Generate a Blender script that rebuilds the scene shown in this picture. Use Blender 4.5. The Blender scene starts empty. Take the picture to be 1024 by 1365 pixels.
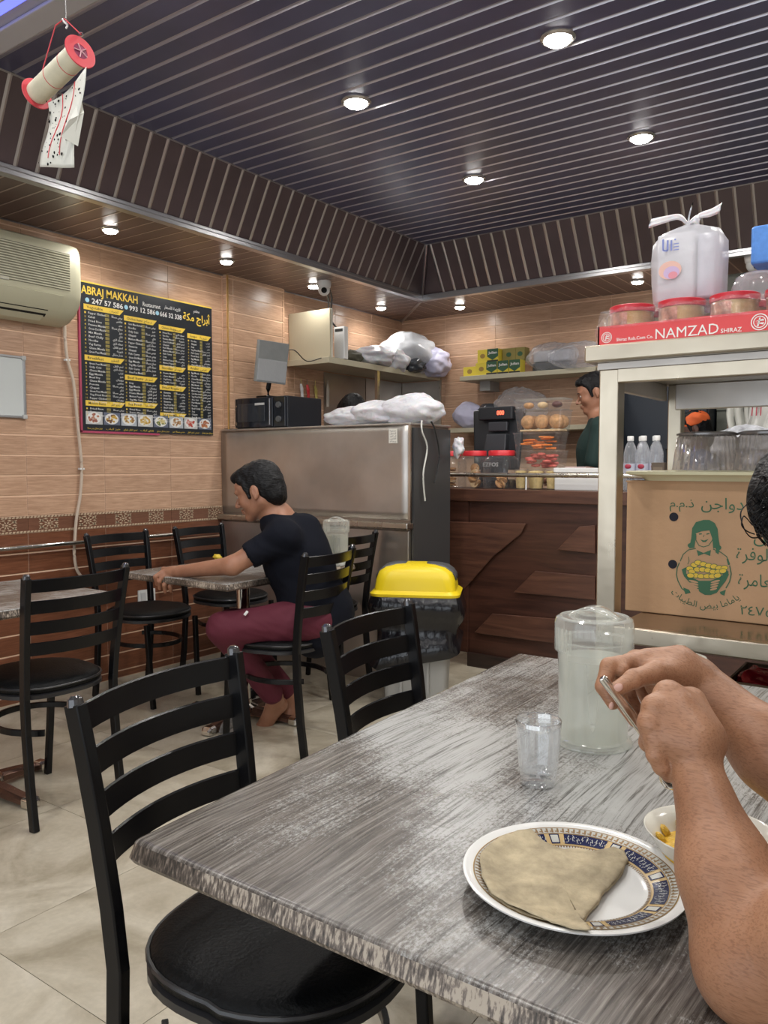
import bpy, math, random
import numpy as np
from mathutils import Vector, Matrix, noise as mnoise

SC = bpy.context.scene
COL = SC.collection
random.seed(7)
PI = math.pi

# ---------------------------------------------------------------- camera
FPX, CXP, CYP, EYE = 1073.0, 512.0, 682.5, 1.25
YAW, PIT = math.radians(35.6), math.atan(62 / 1073)
FW = Vector((-math.sin(YAW) * math.cos(PIT), math.cos(YAW) * math.cos(PIT), -math.sin(PIT)))
RT = Vector((math.cos(YAW), math.sin(YAW), 0))
UP = RT.cross(FW)
CAMLOC = Vector((0, 0, EYE))
cd = bpy.data.cameras.new('camera'); cam = bpy.data.objects.new('camera', cd); COL.objects.link(cam)
cd.sensor_fit = 'VERTICAL'; cd.sensor_height = 24; cd.lens = 24 * FPX / 1365; cd.clip_start = 0.05
m = Matrix((RT, UP, -FW)).transposed().to_4x4(); m.translation = CAMLOC; cam.matrix_world = m
SC.camera = cam

# ---------------------------------------------------------------- world, exposure
w = bpy.data.worlds.new('world'); SC.world = w; w.use_nodes = True
bg = w.node_tree.nodes['Background']; bg.inputs[0].default_value = (0.86, 0.93, 1.0, 1); bg.inputs[1].default_value = 1.1
SC.view_settings.view_transform = 'Standard'; SC.view_settings.look = 'None'
SC.view_settings.gamma = 1; SC.view_settings.use_curve_mapping = False
SC.view_settings.exposure = 0.16
SPOT_W, FILL_W = 30.0, 17.0

def ray(x, y): return FW + RT * ((x - CXP) / FPX) + UP * ((CYP - y) / FPX)
def P(x, y, d): return CAMLOC + ray(x, y) * d
def on(ax, val, x, y):
    r = ray(x, y); i = 'xyz'.index(ax); return CAMLOC + r * ((val - CAMLOC[i]) / r[i])

# ---------------------------------------------------------------- materials
def nt(name):
    m = bpy.data.materials.new(name); m.use_nodes = True
    n = m.node_tree.nodes; l = m.node_tree.links
    return m, n, l, n['Principled BSDF']
def N(n, typ, **kw):
    o = n.new(typ)
    for k, v in kw.items():
        if k in ('i',):
            for a, b in v.items(): o.inputs[a].default_value = b
        else: setattr(o, k, v)
    return o
def ramp(n, stops, interp='LINEAR'):
    r = n.new('ShaderNodeValToRGB'); r.color_ramp.interpolation = interp
    e = r.color_ramp.elements
    while len(e) < len(stops): e.new(0.5)
    for s, (p, c) in zip(e, stops): s.position = p; s.color = (c[0], c[1], c[2], 1)
    return r
MATS = {}
def mat(name, c, rough=0.5, metal=0.0, var=0.0, scale=8.0, bump=0.0, bscale=None, stretch=(1, 1, 1), **kw):
    """plain principled material with optional mottling (var) and fine relief (bump)"""
    if name in MATS: return MATS[name]
    m, n, l, b = nt(name)
    b.inputs['Base Color'].default_value = (c[0], c[1], c[2], 1)
    b.inputs['Roughness'].default_value = rough; b.inputs['Metallic'].default_value = metal
    for k, v in kw.items():
        b.inputs[k.replace('_', ' ')].default_value = v
    if var or bump:
        tc = N(n, 'ShaderNodeTexCoord'); mp = N(n, 'ShaderNodeMapping'); mp.inputs['Scale'].default_value = stretch
        l.new(tc.outputs['Object'], mp.inputs[0])
        nz = N(n, 'ShaderNodeTexNoise', i={'Scale': scale, 'Detail': 6.0, 'Roughness': 0.6}); l.new(mp.outputs[0], nz.inputs['Vector'])
        if var:
            r = ramp(n, [(0.3, [x * (1 - var) for x in c]), (0.7, [min(1, x * (1 + var)) for x in c])])
            l.new(nz.outputs['Fac'], r.inputs[0]); l.new(r.outputs[0], b.inputs['Base Color'])
        if bump:
            nb = N(n, 'ShaderNodeTexNoise', i={'Scale': bscale or scale * 4, 'Detail': 4.0}); l.new(mp.outputs[0], nb.inputs['Vector'])
            bp = N(n, 'ShaderNodeBump', i={'Strength': bump, 'Distance': 0.01}); l.new(nb.outputs['Fac'], bp.inputs['Height']); l.new(bp.outputs[0], b.inputs['Normal'])
    MATS[name] = m
    return m
def glass(name, c=(1, 1, 1), rough=0.02, alpha=0.25, bump=0.0, spec=0.5, gl=0.75):
    """thin clear plastic or glass: transparent, a little milky haze, glossy towards the rim"""
    if name in MATS: return MATS[name]
    m, n, l, b = nt(name)
    b.inputs['Base Color'].default_value = (*c, 1); b.inputs['Roughness'].default_value = max(rough, .15)
    go = N(n, 'ShaderNodeBsdfGlossy', i={'Roughness': rough}); go.inputs[0].default_value = (1, 1, 1, 1)
    tr = N(n, 'ShaderNodeBsdfTransparent'); tr.inputs[0].default_value = tuple(1 - (1 - x) * .35 for x in c) + (1,)
    m1 = N(n, 'ShaderNodeMixShader'); m2 = N(n, 'ShaderNodeMixShader'); tl_ = N(n, 'ShaderNodeBsdfTranslucent'); tl_.inputs[0].default_value = (*c, 1); m3 = N(n, 'ShaderNodeMixShader', i={0: .45}); l.new(b.outputs[0], m3.inputs[1]); l.new(tl_.outputs[0], m3.inputs[2])
    lf = N(n, 'ShaderNodeLayerWeight', i={'Blend': 0.5}); pw = N(n, 'ShaderNodeMath', operation='POWER', i={1: 4.0}); l.new(lf.outputs['Facing'], pw.inputs[0]); fr = N(n, 'ShaderNodeMath', operation='MULTIPLY_ADD', i={1: gl, 2: 0.045 + max(0, gl - .75) * .2}); l.new(pw.outputs[0], fr.inputs[0]); lw = N(n, 'ShaderNodeLayerWeight', i={'Blend': 0.25})
    ma = N(n, 'ShaderNodeMath', operation='MULTIPLY_ADD', i={1: alpha * 1.6, 2: alpha * .5}); ma.use_clamp = True
    l.new(lw.outputs['Facing'], ma.inputs[0]); l.new(ma.outputs[0], m1.inputs[0]); l.new(tr.outputs[0], m1.inputs[1]); l.new(m3.outputs[0], m1.inputs[2])
    l.new(fr.outputs[0], m2.inputs[0]); l.new(m1.outputs[0], m2.inputs[1]); l.new(go.outputs[0], m2.inputs[2])
    l.new(m2.outputs[0], n['Material Output'].inputs[0])
    if bump:
        tc = N(n, 'ShaderNodeTexCoord'); nb = N(n, 'ShaderNodeTexNoise', i={'Scale': 30.0, 'Detail': 3.0}); l.new(tc.outputs['Object'], nb.inputs['Vector'])
        bp = N(n, 'ShaderNodeBump', i={'Strength': bump, 'Distance': 0.02}); l.new(nb.outputs['Fac'], bp.inputs['Height'])
        for t_ in (b, go, lf): l.new(bp.outputs[0], t_.inputs['Normal'])
    MATS[name] = m
    return m
def emit(name, c, s):
    if name in MATS: return MATS[name]
    m, n, l, b = nt(name)
    b.inputs['Base Color'].default_value = (0, 0, 0, 1)
    b.inputs['Emission Color'].default_value = (*c, 1); b.inputs['Emission Strength'].default_value = s
    MATS[name] = m
    return m
def tile_mat(name, c1, c2, rough=0.3, line=(0.75, 0.6, 0.45)):
    """glazed wall tile with fine horizontal wood-like streaks, tone per tile"""
    m, n, l, b = nt(name)
    tc = N(n, 'ShaderNodeTexCoord'); oi = N(n, 'ShaderNodeObjectInfo')
    mp = N(n, 'ShaderNodeMapping'); mp.inputs['Scale'].default_value = (9, 9, 130)
    ad = N(n, 'ShaderNodeVectorMath', operation='ADD'); ml = N(n, 'ShaderNodeMath', operation='MULTIPLY', i={1: 20.0})
    l.new(oi.outputs['Random'], ml.inputs[0]); l.new(tc.outputs['Object'], ad.inputs[0]); l.new(ml.outputs[0], ad.inputs[1])
    l.new(ad.outputs[0], mp.inputs[0])
    nz = N(n, 'ShaderNodeTexNoise', i={'Scale': 1.0, 'Detail': 5.0, 'Roughness': 0.65}); l.new(mp.outputs[0], nz.inputs['Vector'])
    r = ramp(n, [(0.32, c1), (0.68, c2)]); l.new(nz.outputs['Fac'], r.inputs[0])
    hs = N(n, 'ShaderNodeHueSaturation'); mr = N(n, 'ShaderNodeMapRange', i={3: 0.93, 4: 1.06})
    l.new(oi.outputs['Random'], mr.inputs[0]); l.new(mr.outputs[0], hs.inputs['Value']); l.new(r.outputs[0], hs.inputs['Color'])
    l.new(hs.outputs[0], b.inputs['Base Color'])
    bp = N(n, 'ShaderNodeBump', i={'Strength': 0.12, 'Distance': 0.002}); l.new(nz.outputs['Fac'], bp.inputs['Height']); l.new(bp.outputs[0], b.inputs['Normal'])
    b.inputs['Roughness'].default_value = rough
    return m
def tabletop_mat():
    m, n, l, b = nt('worn_grey_wood_laminate')
    tc = N(n, 'ShaderNodeTexCoord')
    # wobble so that the grain bends a little
    wn = N(n, 'ShaderNodeTexNoise', i={'Scale': 2.2, 'Detail': 2.0}); l.new(tc.outputs['Object'], wn.inputs['Vector'])
    sc_ = N(n, 'ShaderNodeVectorMath', operation='SCALE', i={'Scale': 0.05}); l.new(wn.outputs['Color'], sc_.inputs[0])
    ad = N(n, 'ShaderNodeVectorMath', operation='ADD'); l.new(tc.outputs['Object'], ad.inputs[0]); l.new(sc_.outputs[0], ad.inputs[1])
    mp = N(n, 'ShaderNodeMapping'); mp.inputs['Scale'].default_value = (210, 6.5, 3); l.new(ad.outputs[0], mp.inputs[0])
    g = N(n, 'ShaderNodeTexNoise', i={'Scale': 1.0, 'Detail': 7.0, 'Roughness': 0.7}); l.new(mp.outputs[0], g.inputs['Vector'])
    gr = ramp(n, [(0.30, (0.016, 0.013, 0.011)), (0.43, (0.060, 0.051, 0.044)), (0.55, (0.14, 0.125, 0.11)), (0.70, (0.29, 0.265, 0.24))]); l.new(g.outputs['Fac'], gr.inputs[0])
    # broad pale worn clouds broken by fine speckle
    mp2 = N(n, 'ShaderNodeMapping'); mp2.inputs['Scale'].default_value = (3.2, 1.7, 2); mp2.inputs['Location'].default_value = (0.4, 0.25, 0); l.new(tc.outputs['Object'], mp2.inputs[0])
    big = N(n, 'ShaderNodeTexNoise', i={'Scale': 1.5, 'Detail': 3.0, 'Roughness': 0.5}); l.new(mp2.outputs[0], big.inputs['Vector'])
    mp3 = N(n, 'ShaderNodeMapping'); mp3.inputs['Scale'].default_value = (260, 130, 60); l.new(tc.outputs['Object'], mp3.inputs[0])
    sp = N(n, 'ShaderNodeTexNoise', i={'Scale': 1.0, 'Detail': 6.0, 'Roughness': 0.8}); l.new(mp3.outputs[0], sp.inputs['Vector'])
    mid = N(n, 'ShaderNodeTexNoise', i={'Scale': 14.0, 'Detail': 4.0, 'Roughness': 0.7}); l.new(tc.outputs['Object'], mid.inputs['Vector'])
    # gradient in x so that the wear is strongest away from the left edge of the top
    sx = N(n, 'ShaderNodeSeparateXYZ'); l.new(tc.outputs['Object'], sx.inputs[0])
    gx = N(n, 'ShaderNodeMapRange', i={1: -0.95, 2: -0.5, 3: -0.11, 4: 0.05}); l.new(sx.outputs['X'], gx.inputs[0])
    gy = N(n, 'ShaderNodeMapRange', i={1: 0.65, 2: 1.20, 3: -0.31, 4: 0.07}); l.new(sx.outputs['Y'], gy.inputs[0])  # keeps the near end darker: its dimmer light is put into the colour
    a1 = N(n, 'ShaderNodeMath', operation='ADD'); l.new(big.outputs['Fac'], a1.inputs[0]); l.new(gx.outputs[0], a1.inputs[1])
    a1b = N(n, 'ShaderNodeMath', operation='ADD'); l.new(a1.outputs[0], a1b.inputs[0]); l.new(gy.outputs[0], a1b.inputs[1])
    s2 = N(n, 'ShaderNodeMath', operation='MULTIPLY_ADD', i={1: 1.15, 2: -0.575}); l.new(sp.outputs['Fac'], s2.inputs[0])
    s3 = N(n, 'ShaderNodeMath', operation='MULTIPLY_ADD', i={1: 0.55, 2: -0.275}); l.new(mid.outputs['Fac'], s3.inputs[0])
    a2 = N(n, 'ShaderNodeMath', operation='ADD'); l.new(a1b.outputs[0], a2.inputs[0]); l.new(s2.outputs[0], a2.inputs[1])
    a3 = N(n, 'ShaderNodeMath', operation='ADD'); l.new(a2.outputs[0], a3.inputs[0]); l.new(s3.outputs[0], a3.inputs[1])
    mk = ramp(n, [(0.40, (0, 0, 0)), (0.60, (1, 1, 1))]); l.new(a3.outputs[0], mk.inputs[0])
    # the white wear sits between the dark pores of the grain
    po = ramp(n, [(0.36, (0.22, 0.22, 0.22)), (0.50, (1, 1, 1))]); l.new(g.outputs['Fac'], po.inputs[0])
    pf = N(n, 'ShaderNodeMath', operation='MULTIPLY'); l.new(mk.outputs[0], pf.inputs[0]); l.new(po.outputs[0], pf.inputs[1])
    mf = N(n, 'ShaderNodeMath', operation='MULTIPLY', i={1: 0.85}); l.new(pf.outputs[0], mf.inputs[0])
    mx = N(n, 'ShaderNodeMixRGB'); mx.inputs[2].default_value = (0.42, 0.425, 0.415, 1)
    l.new(mf.outputs[0], mx.inputs[0]); l.new(gr.outputs[0], mx.inputs[1]); l.new(mx.outputs[0], b.inputs['Base Color'])
    bp = N(n, 'ShaderNodeBump', i={'Strength': 0.15, 'Distance': 0.002}); l.new(g.outputs['Fac'], bp.inputs['Height']); l.new(bp.outputs[0], b.inputs['Normal'])
    b.inputs['Roughness'].default_value = 0.26; b.inputs['Specular IOR Level'].default_value = 0.6
    return m
def edge_mat():
    m, n, l, b = nt('striped_edge_laminate')
    tc = N(n, 'ShaderNodeTexCoord'); mp = N(n, 'ShaderNodeMapping'); mp.inputs['Scale'].default_value = (230, 230, 1.5); l.new(tc.outputs['Object'], mp.inputs[0])
    g = N(n, 'ShaderNodeTexNoise', i={'Scale': 1.0, 'Detail': 4.0, 'Roughness': 0.6}); l.new(mp.outputs[0], g.inputs['Vector'])
    bn = N(n, 'ShaderNodeTexNoise', i={'Scale': 7.0, 'Detail': 2.0}); l.new(tc.outputs['Object'], bn.inputs['Vector'])
    ad = N(n, 'ShaderNodeMath', operation='MULTIPLY_ADD', i={1: 0.7}); l.new(bn.outputs['Fac'], ad.inputs[0]); l.new(g.outputs['Fac'], ad.inputs[2])
    gr = ramp(n, [(0.72, (0.018, 0.014, 0.011)), (0.85, (0.085, 0.066, 0.052)), (0.95, (0.21, 0.17, 0.14)), (1.0, (0.42, 0.36, 0.29))]); l.new(ad.outputs[0], gr.inputs[0])
    l.new(gr.outputs[0], b.inputs['Base Color']); b.inputs['Roughness'].default_value = 0.35
    return m
def floor_mat():
    m, n, l, b = nt('beige_stone_floor_tile')
    tc = N(n, 'ShaderNodeTexCoord'); oi = N(n, 'ShaderNodeObjectInfo'); ml = N(n, 'ShaderNodeMath', operation='MULTIPLY', i={1: 15.0}); l.new(oi.outputs['Random'], ml.inputs[0])
    ad = N(n, 'ShaderNodeVectorMath', operation='ADD'); l.new(tc.outputs['Object'], ad.inputs[0]); l.new(ml.outputs[0], ad.inputs[1])
    a = N(n, 'ShaderNodeTexNoise', i={'Scale': 3.0, 'Detail': 8.0, 'Roughness': 0.62, 'Distortion': 1.2}); l.new(ad.outputs[0], a.inputs['Vector'])
    r = ramp(n, [(0.30, (0.30, 0.26, 0.185)), (0.45, (0.44, 0.39, 0.30)), (0.60, (0.55, 0.50, 0.40)), (0.74, (0.62, 0.57, 0.47))]); l.new(a.outputs['Fac'], r.inputs[0])
    s = N(n, 'ShaderNodeTexNoise', i={'Scale': 60.0, 'Detail': 3.0}); l.new(ad.outputs[0], s.inputs['Vector'])
    mx = N(n, 'ShaderNodeMixRGB', blend_type='MULTIPLY', i={0: 0.35}); l.new(r.outputs[0], mx.inputs[1]); l.new(s.outputs['Fac'], mx.inputs[2])
    rr = ramp(n, [(0.35, (1, 1, 1)), (0.6, (0.8, 0.8, 0.8))]); l.new(s.outputs['Fac'], rr.inputs[0]); l.new(rr.outputs[0], mx.inputs[2])
    l.new(mx.outputs[0], b.inputs['Base Color']); b.inputs['Roughness'].default_value = 0.32
    return m
def brushed(name, c, rough=0.3, st=(2, 2, 60)):
    m, n, l, b = nt(name)
    tc = N(n, 'ShaderNodeTexCoord'); mp = N(n, 'ShaderNodeMapping'); mp.inputs['Scale'].default_value = st; l.new(tc.outputs['Object'], mp.inputs[0])
    g = N(n, 'ShaderNodeTexNoise', i={'Scale': 4.0, 'Detail': 5.0}); l.new(mp.outputs[0], g.inputs['Vector'])
    sm = N(n, 'ShaderNodeTexNoise', i={'Scale': 3.0, 'Detail': 4.0}); l.new(tc.outputs['Object'], sm.inputs['Vector'])
    r = ramp(n, [(0.3, [x * 0.8 for x in c]), (0.7, [min(1, x * 1.12) for x in c])]); l.new(sm.outputs['Fac'], r.inputs[0]); l.new(r.outputs[0], b.inputs['Base Color'])
    mr = N(n, 'ShaderNodeMapRange', i={3: rough * 0.75, 4: rough * 1.3}); l.new(g.outputs['Fac'], mr.inputs[0]); l.new(mr.outputs[0], b.inputs['Roughness'])
    b.inputs['Metallic'].default_value = 1.0
    bp = N(n, 'ShaderNodeBump', i={'Strength': 0.25, 'Distance': 0.02}); l.new(sm.outputs['Fac'], bp.inputs['Height']); l.new(bp.outputs[0], b.inputs['Normal'])
    MATS[name] = m
    return m
def wood(name, c1, c2, rough=0.35, st=(3, 3, 40), spec=0.5):
    m, n, l, b = nt(name)
    tc = N(n, 'ShaderNodeTexCoord'); mp = N(n, 'ShaderNodeMapping'); mp.inputs['Scale'].default_value = st; l.new(tc.outputs['Object'], mp.inputs[0])
    g = N(n, 'ShaderNodeTexNoise', i={'Scale': 1.0, 'Detail': 7.0, 'Roughness': 0.65, 'Distortion': 0.6}); l.new(mp.outputs[0], g.inputs['Vector'])
    r = ramp(n, [(0.35, c1), (0.65, c2)]); l.new(g.outputs['Fac'], r.inputs[0]); l.new(r.outputs[0], b.inputs['Base Color'])
    b.inputs['Roughness'].default_value = rough
    return m
def skin_mat(name, c, hairy=0.0):
    m, n, l, b = nt(name)
    tc = N(n, 'ShaderNodeTexCoord')
    a = N(n, 'ShaderNodeTexNoise', i={'Scale': 14.0, 'Detail': 5.0, 'Roughness': 0.6}); l.new(tc.outputs['Object'], a.inputs['Vector'])
    r = ramp(n, [(0.3, (c[0] * 0.82, c[1] * 0.76, c[2] * 0.74)), (0.7, (min(1, c[0] * 1.1), c[1] * 1.1, c[2] * 1.12))]); l.new(a.outputs['Fac'], r.inputs[0])
    out = r.outputs[0]
    if hairy:
        mp = N(n, 'ShaderNodeMapping'); mp.inputs['Scale'].default_value = (90, 560, 560); mp.inputs['Rotation'].default_value = (0.1, 0.2, -0.5); l.new(tc.outputs['Object'], mp.inputs[0])
        h = N(n, 'ShaderNodeTexNoise', i={'Scale': 1.0, 'Detail': 3.0, 'Distortion': 0.5}); l.new(mp.outputs[0], h.inputs['Vector'])
        hr = ramp(n, [(0.34, (0.5, 0.42, 0.36)), (0.52, (1, 1, 1))]); l.new(h.outputs['Fac'], hr.inputs[0])
        mx = N(n, 'ShaderNodeMixRGB', blend_type='MULTIPLY', i={0: hairy}); l.new(out, mx.inputs[1]); l.new(hr.outputs[0], mx.inputs[2]); out = mx.outputs[0]
    l.new(out, b.inputs['Base Color'])
    nb = N(n, 'ShaderNodeTexNoise', i={'Scale': 180.0, 'Detail': 3.0}); l.new(tc.outputs['Object'], nb.inputs['Vector'])
    bp = N(n, 'ShaderNodeBump', i={'Strength': 0.25, 'Distance': 0.002}); l.new(nb.outputs['Fac'], bp.inputs['Height']); l.new(bp.outputs[0], b.inputs['Normal'])
    b.inputs['Roughness'].default_value = 0.48
    b.inputs['Subsurface Weight'].default_value = 0.12; b.inputs['Subsurface Radius'].default_value = (0.012, 0.005, 0.003); b.inputs['Subsurface Scale'].default_value = 1.0
    return m

# ---------------------------------------------------------------- mesh building
def frame_from(d, up=Vector((0, 0, 1))):
    d = d.normalized()
    if abs(d.dot(up)) > 0.999: up = Vector((1, 0, 0))
    s = d.cross(up).normalized(); u = s.cross(d).normalized()
    return s, u
class MB:
    """collects shapes into ONE mesh"""
    def __init__(s): s.v = []; s.f = []; s.mi = []; s.cur = 0; s.X = None
    def mat(s, i): s.cur = i; return s
    def xf(s, M): s.X = M; return s
    def add(s, vs, fs):
        b = len(s.v)
        if s.X is not None: vs = [s.X @ Vector(v) for v in vs]
        s.v += [tuple(v) for v in vs]; s.f += [tuple(i + b for i in f) for f in fs]; s.mi += [s.cur] * len(fs)
        return s
    def box(s, c, d, rz=0.0, taper=1.0):
        x, y, z = d[0] / 2, d[1] / 2, d[2] / 2
        vs = []
        for k, (a, b_, e) in enumerate([(-1, -1, -1), (1, -1, -1), (1, 1, -1), (-1, 1, -1), (-1, -1, 1), (1, -1, 1), (1, 1, 1), (-1, 1, 1)]):
            t = taper if e < 0 else 1.0
            px, py = a * x * t, b_ * y * t
            vs.append((c[0] + px * math.cos(rz) - py * math.sin(rz), c[1] + px * math.sin(rz) + py * math.cos(rz), c[2] + e * z))
        return s.add(vs, [(3, 2, 1, 0), (4, 5, 6, 7), (0, 1, 5, 4), (1, 2, 6, 5), (2, 3, 7, 6), (3, 0, 4, 7)])
    def span(s, a, b):
        return s.box([(a[i] + b[i]) / 2 for i in range(3)], [abs(a[i] - b[i]) for i in range(3)])
    def rbox(s, c, d, r, seg=4, rz=0.0, top=0.0):
        """box with rounded vertical corners and softened rims"""
        def loop(sx, sy, rr, z):
            o = []
            for q, (ax, ay) in enumerate([(1, 1), (-1, 1), (-1, -1), (1, -1)]):
                for k in range(seg + 1):
                    t = q * PI / 2 + k * PI / 2 / seg
                    o.append((ax * (sx - rr) + rr * math.cos(t), ay * (sy - rr) + rr * math.sin(t), z))
            return o
        hx, hy, hz = d[0] / 2, d[1] / 2, d[2] / 2; e = min(r * 0.5, hz * 0.6) if top == 0 else top
        rings = [loop(hx - e, hy - e, max(r - e, .0005), -hz), loop(hx - e * .3, hy - e * .3, r, -hz + e * .3), loop(hx, hy, r, -hz + e), loop(hx, hy, r, hz - e), loop(hx - e * .3, hy - e * .3, r, hz - e * .3), loop(hx - e, hy - e, max(r - e, .0005), hz)]
        cs, sn = math.cos(rz), math.sin(rz)
        rings = [[(c[0] + p[0] * cs - p[1] * sn, c[1] + p[0] * sn + p[1] * cs, c[2] + p[2]) for p in rg] for rg in rings]
        return s.loft(rings)
    def loft(s, rings, caps=True, closed=True):
        n = len(rings[0]); vs = [p for r in rings for p in r]; fs = []
        for i in range(len(rings) - 1):
            for j in range(n if closed else n - 1):
                k = (j + 1) % n
                fs.append((i * n + j, i * n + k, (i + 1) * n + k, (i + 1) * n + j))
        if caps:
            fs.append(tuple(reversed(range(n)))); fs.append(tuple((len(rings) - 1) * n + j for j in range(n)))
        return s.add(vs, fs)
    def lathe(s, prof, c=(0, 0, 0), n=32, caps=True, ax=None, sx=1.0, sy=1.0, flute=0, fd=0.0):
        rings = []
        if ax is None: S, U, A = Vector((1, 0, 0)), Vector((0, 1, 0)), Vector((0, 0, 1))
        else:
            A = Vector(ax).normalized(); S, U = frame_from(A)
        for r, z in prof:
            rg = []
            for k in range(n):
                t = 2 * PI * k / n
                q = r * (1 + (fd * math.cos(flute * t) if flute else 0))
                rg.append(tuple(Vector(c) + S * (q * math.cos(t) * sx) + U * (q * math.sin(t) * sy) + A * z))
            rings.append(rg)
        return s.loft(rings, caps)
    def cyl(s, a, b, r, r2=None, n=16):
        a, b = Vector(a), Vector(b)
        return s.lathe([(r, 0), (r if r2 is None else r2, (b - a).length)], a, n, True, b - a)
    def tube(s, pts, r, n=8, ry=None, up=Vector((0, 0, 1)), square=False, caps=True):
        """sweep of a round (or rectangular) section along points; r may be a list"""
        pts = [Vector(p) for p in pts]; rings = []
        for i, p in enumerate(pts):
            d = (pts[min(i + 1, len(pts) - 1)] - pts[max(i - 1, 0)])
            S, U = frame_from(d, up)
            rr = r[i] if isinstance(r, (list, tuple)) else r; r2 = rr if ry is None else ry
            if square: rg = [tuple(p + S * (a * rr) + U * (b * r2)) for a, b in ((-1, -.8), (-.8, -1), (.8, -1), (1, -.8), (1, .8), (.8, 1), (-.8, 1), (-1, .8))]
            else: rg = [tuple(p + S * (rr * math.cos(2 * PI * k / n)) + U * (r2 * math.sin(2 * PI * k / n))) for k in range(n)]
            rings.append(rg)
        return s.loft(rings, caps)
    def ell(s, c, r, nu=16, nv=10, rot=None, fn=None):
        vs, fs = [], []
        for i in range(nv + 1):
            ph = PI * i / nv
            for j in range(nu):
                th = 2 * PI * j / nu
                d = Vector((math.sin(ph) * math.cos(th), math.sin(ph) * math.sin(th), math.cos(ph)))
                k = fn(d) if fn else 1.0
                q = Vector((d.x * r[0] * k, d.y * r[1] * k, d.z * r[2] * k))
                if rot is not None: q = rot @ q
                vs.append(tuple(Vector(c) + q))
        for i in range(nv):
            for j in range(nu):
                k = (j + 1) % nu; fs.append((i * nu + j, (i + 1) * nu + j, (i + 1) * nu + k, i * nu + k))
        return s.add(vs, fs)
    def poly(s, pts, off):
        """extruded polygon; off is the extrusion vector"""
        pts = [Vector(p) for p in pts]; off = Vector(off); n = len(pts)
        vs = pts + [p + off for p in pts]
        fs = [tuple(reversed(range(n))), tuple(range(n, 2 * n))] + [(i, (i + 1) % n, n + (i + 1) % n, n + i) for i in range(n)]
        return s.add(vs, fs)
    def mesh(s, name):
        me = bpy.data.meshes.new(name); me.from_pydata(s.v, [], s.f); me.update()
        if max(s.mi, default=0): me.polygons.foreach_set('material_index', s.mi)
        return me
    def build(s, name, mats, parent=None, smooth=False, bevel=0.0, seg=2, loc=None, sub=0, solid=0.0):
        me = s.mesh(name)
        for mm in (mats if isinstance(mats, (list, tuple)) else [mats]): me.materials.append(mm)
        return place(name, me, parent, smooth, bevel, seg, loc, sub, solid)
def fix_normals(me):
    import bmesh
    bm = bmesh.new(); bm.from_mesh(me); bmesh.ops.recalc_face_normals(bm, faces=bm.faces); bm.to_mesh(me); bm.free()
def place(name, me, parent=None, smooth=False, bevel=0.0, seg=2, loc=None, sub=0, solid=0.0):
    if len(me.polygons) < 60000: fix_normals(me)
    o = bpy.data.objects.new(name, me); COL.objects.link(o)
    if parent is not None: o.parent = parent
    if loc is not None: o.location = loc
    if smooth:
        me.polygons.foreach_set('use_smooth', [True] * len(me.polygons))
        if smooth != 'all':
            me.set_sharp_from_angle(angle=math.radians(38))
    if solid:
        md = o.modifiers.new('solid', 'SOLIDIFY'); md.thickness = solid
    if bevel:
        md = o.modifiers.new('bevel', 'BEVEL'); md.width = bevel; md.segments = seg; md.limit_method = 'ANGLE'; md.angle_limit = math.radians(35)
    if sub:
        md = o.modifiers.new('sub', 'SUBSURF'); md.levels = sub; md.render_levels = sub
    return o
def tag(o, label=None, cat=None, group=None, kind=None):
    if label: o['label'] = label
    if cat: o['category'] = cat
    if group: o['group'] = group
    if kind: o['kind'] = kind
    return o
def thing(name, label, cat, loc=(0, 0, 0), rz=0.0, group=None):
    o = bpy.data.objects.new(name, None); COL.objects.link(o); o.empty_display_size = 0.05
    o.location = loc; o.rotation_euler = (0, 0, rz)
    return tag(o, label, cat, group)
KIDS = {}
def dup(root, loc, rz, label, group=None):
    r = root.copy(); COL.objects.link(r); r.location = loc; r.rotation_euler = (0, 0, rz); r['label'] = label
    if group: r['group'] = group
    for ch in list(root.children):
        c = ch.copy(); COL.objects.link(c); c.parent = r
        for g in list(ch.children):
            d = g.copy(); COL.objects.link(d); d.parent = c
    return r

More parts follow.
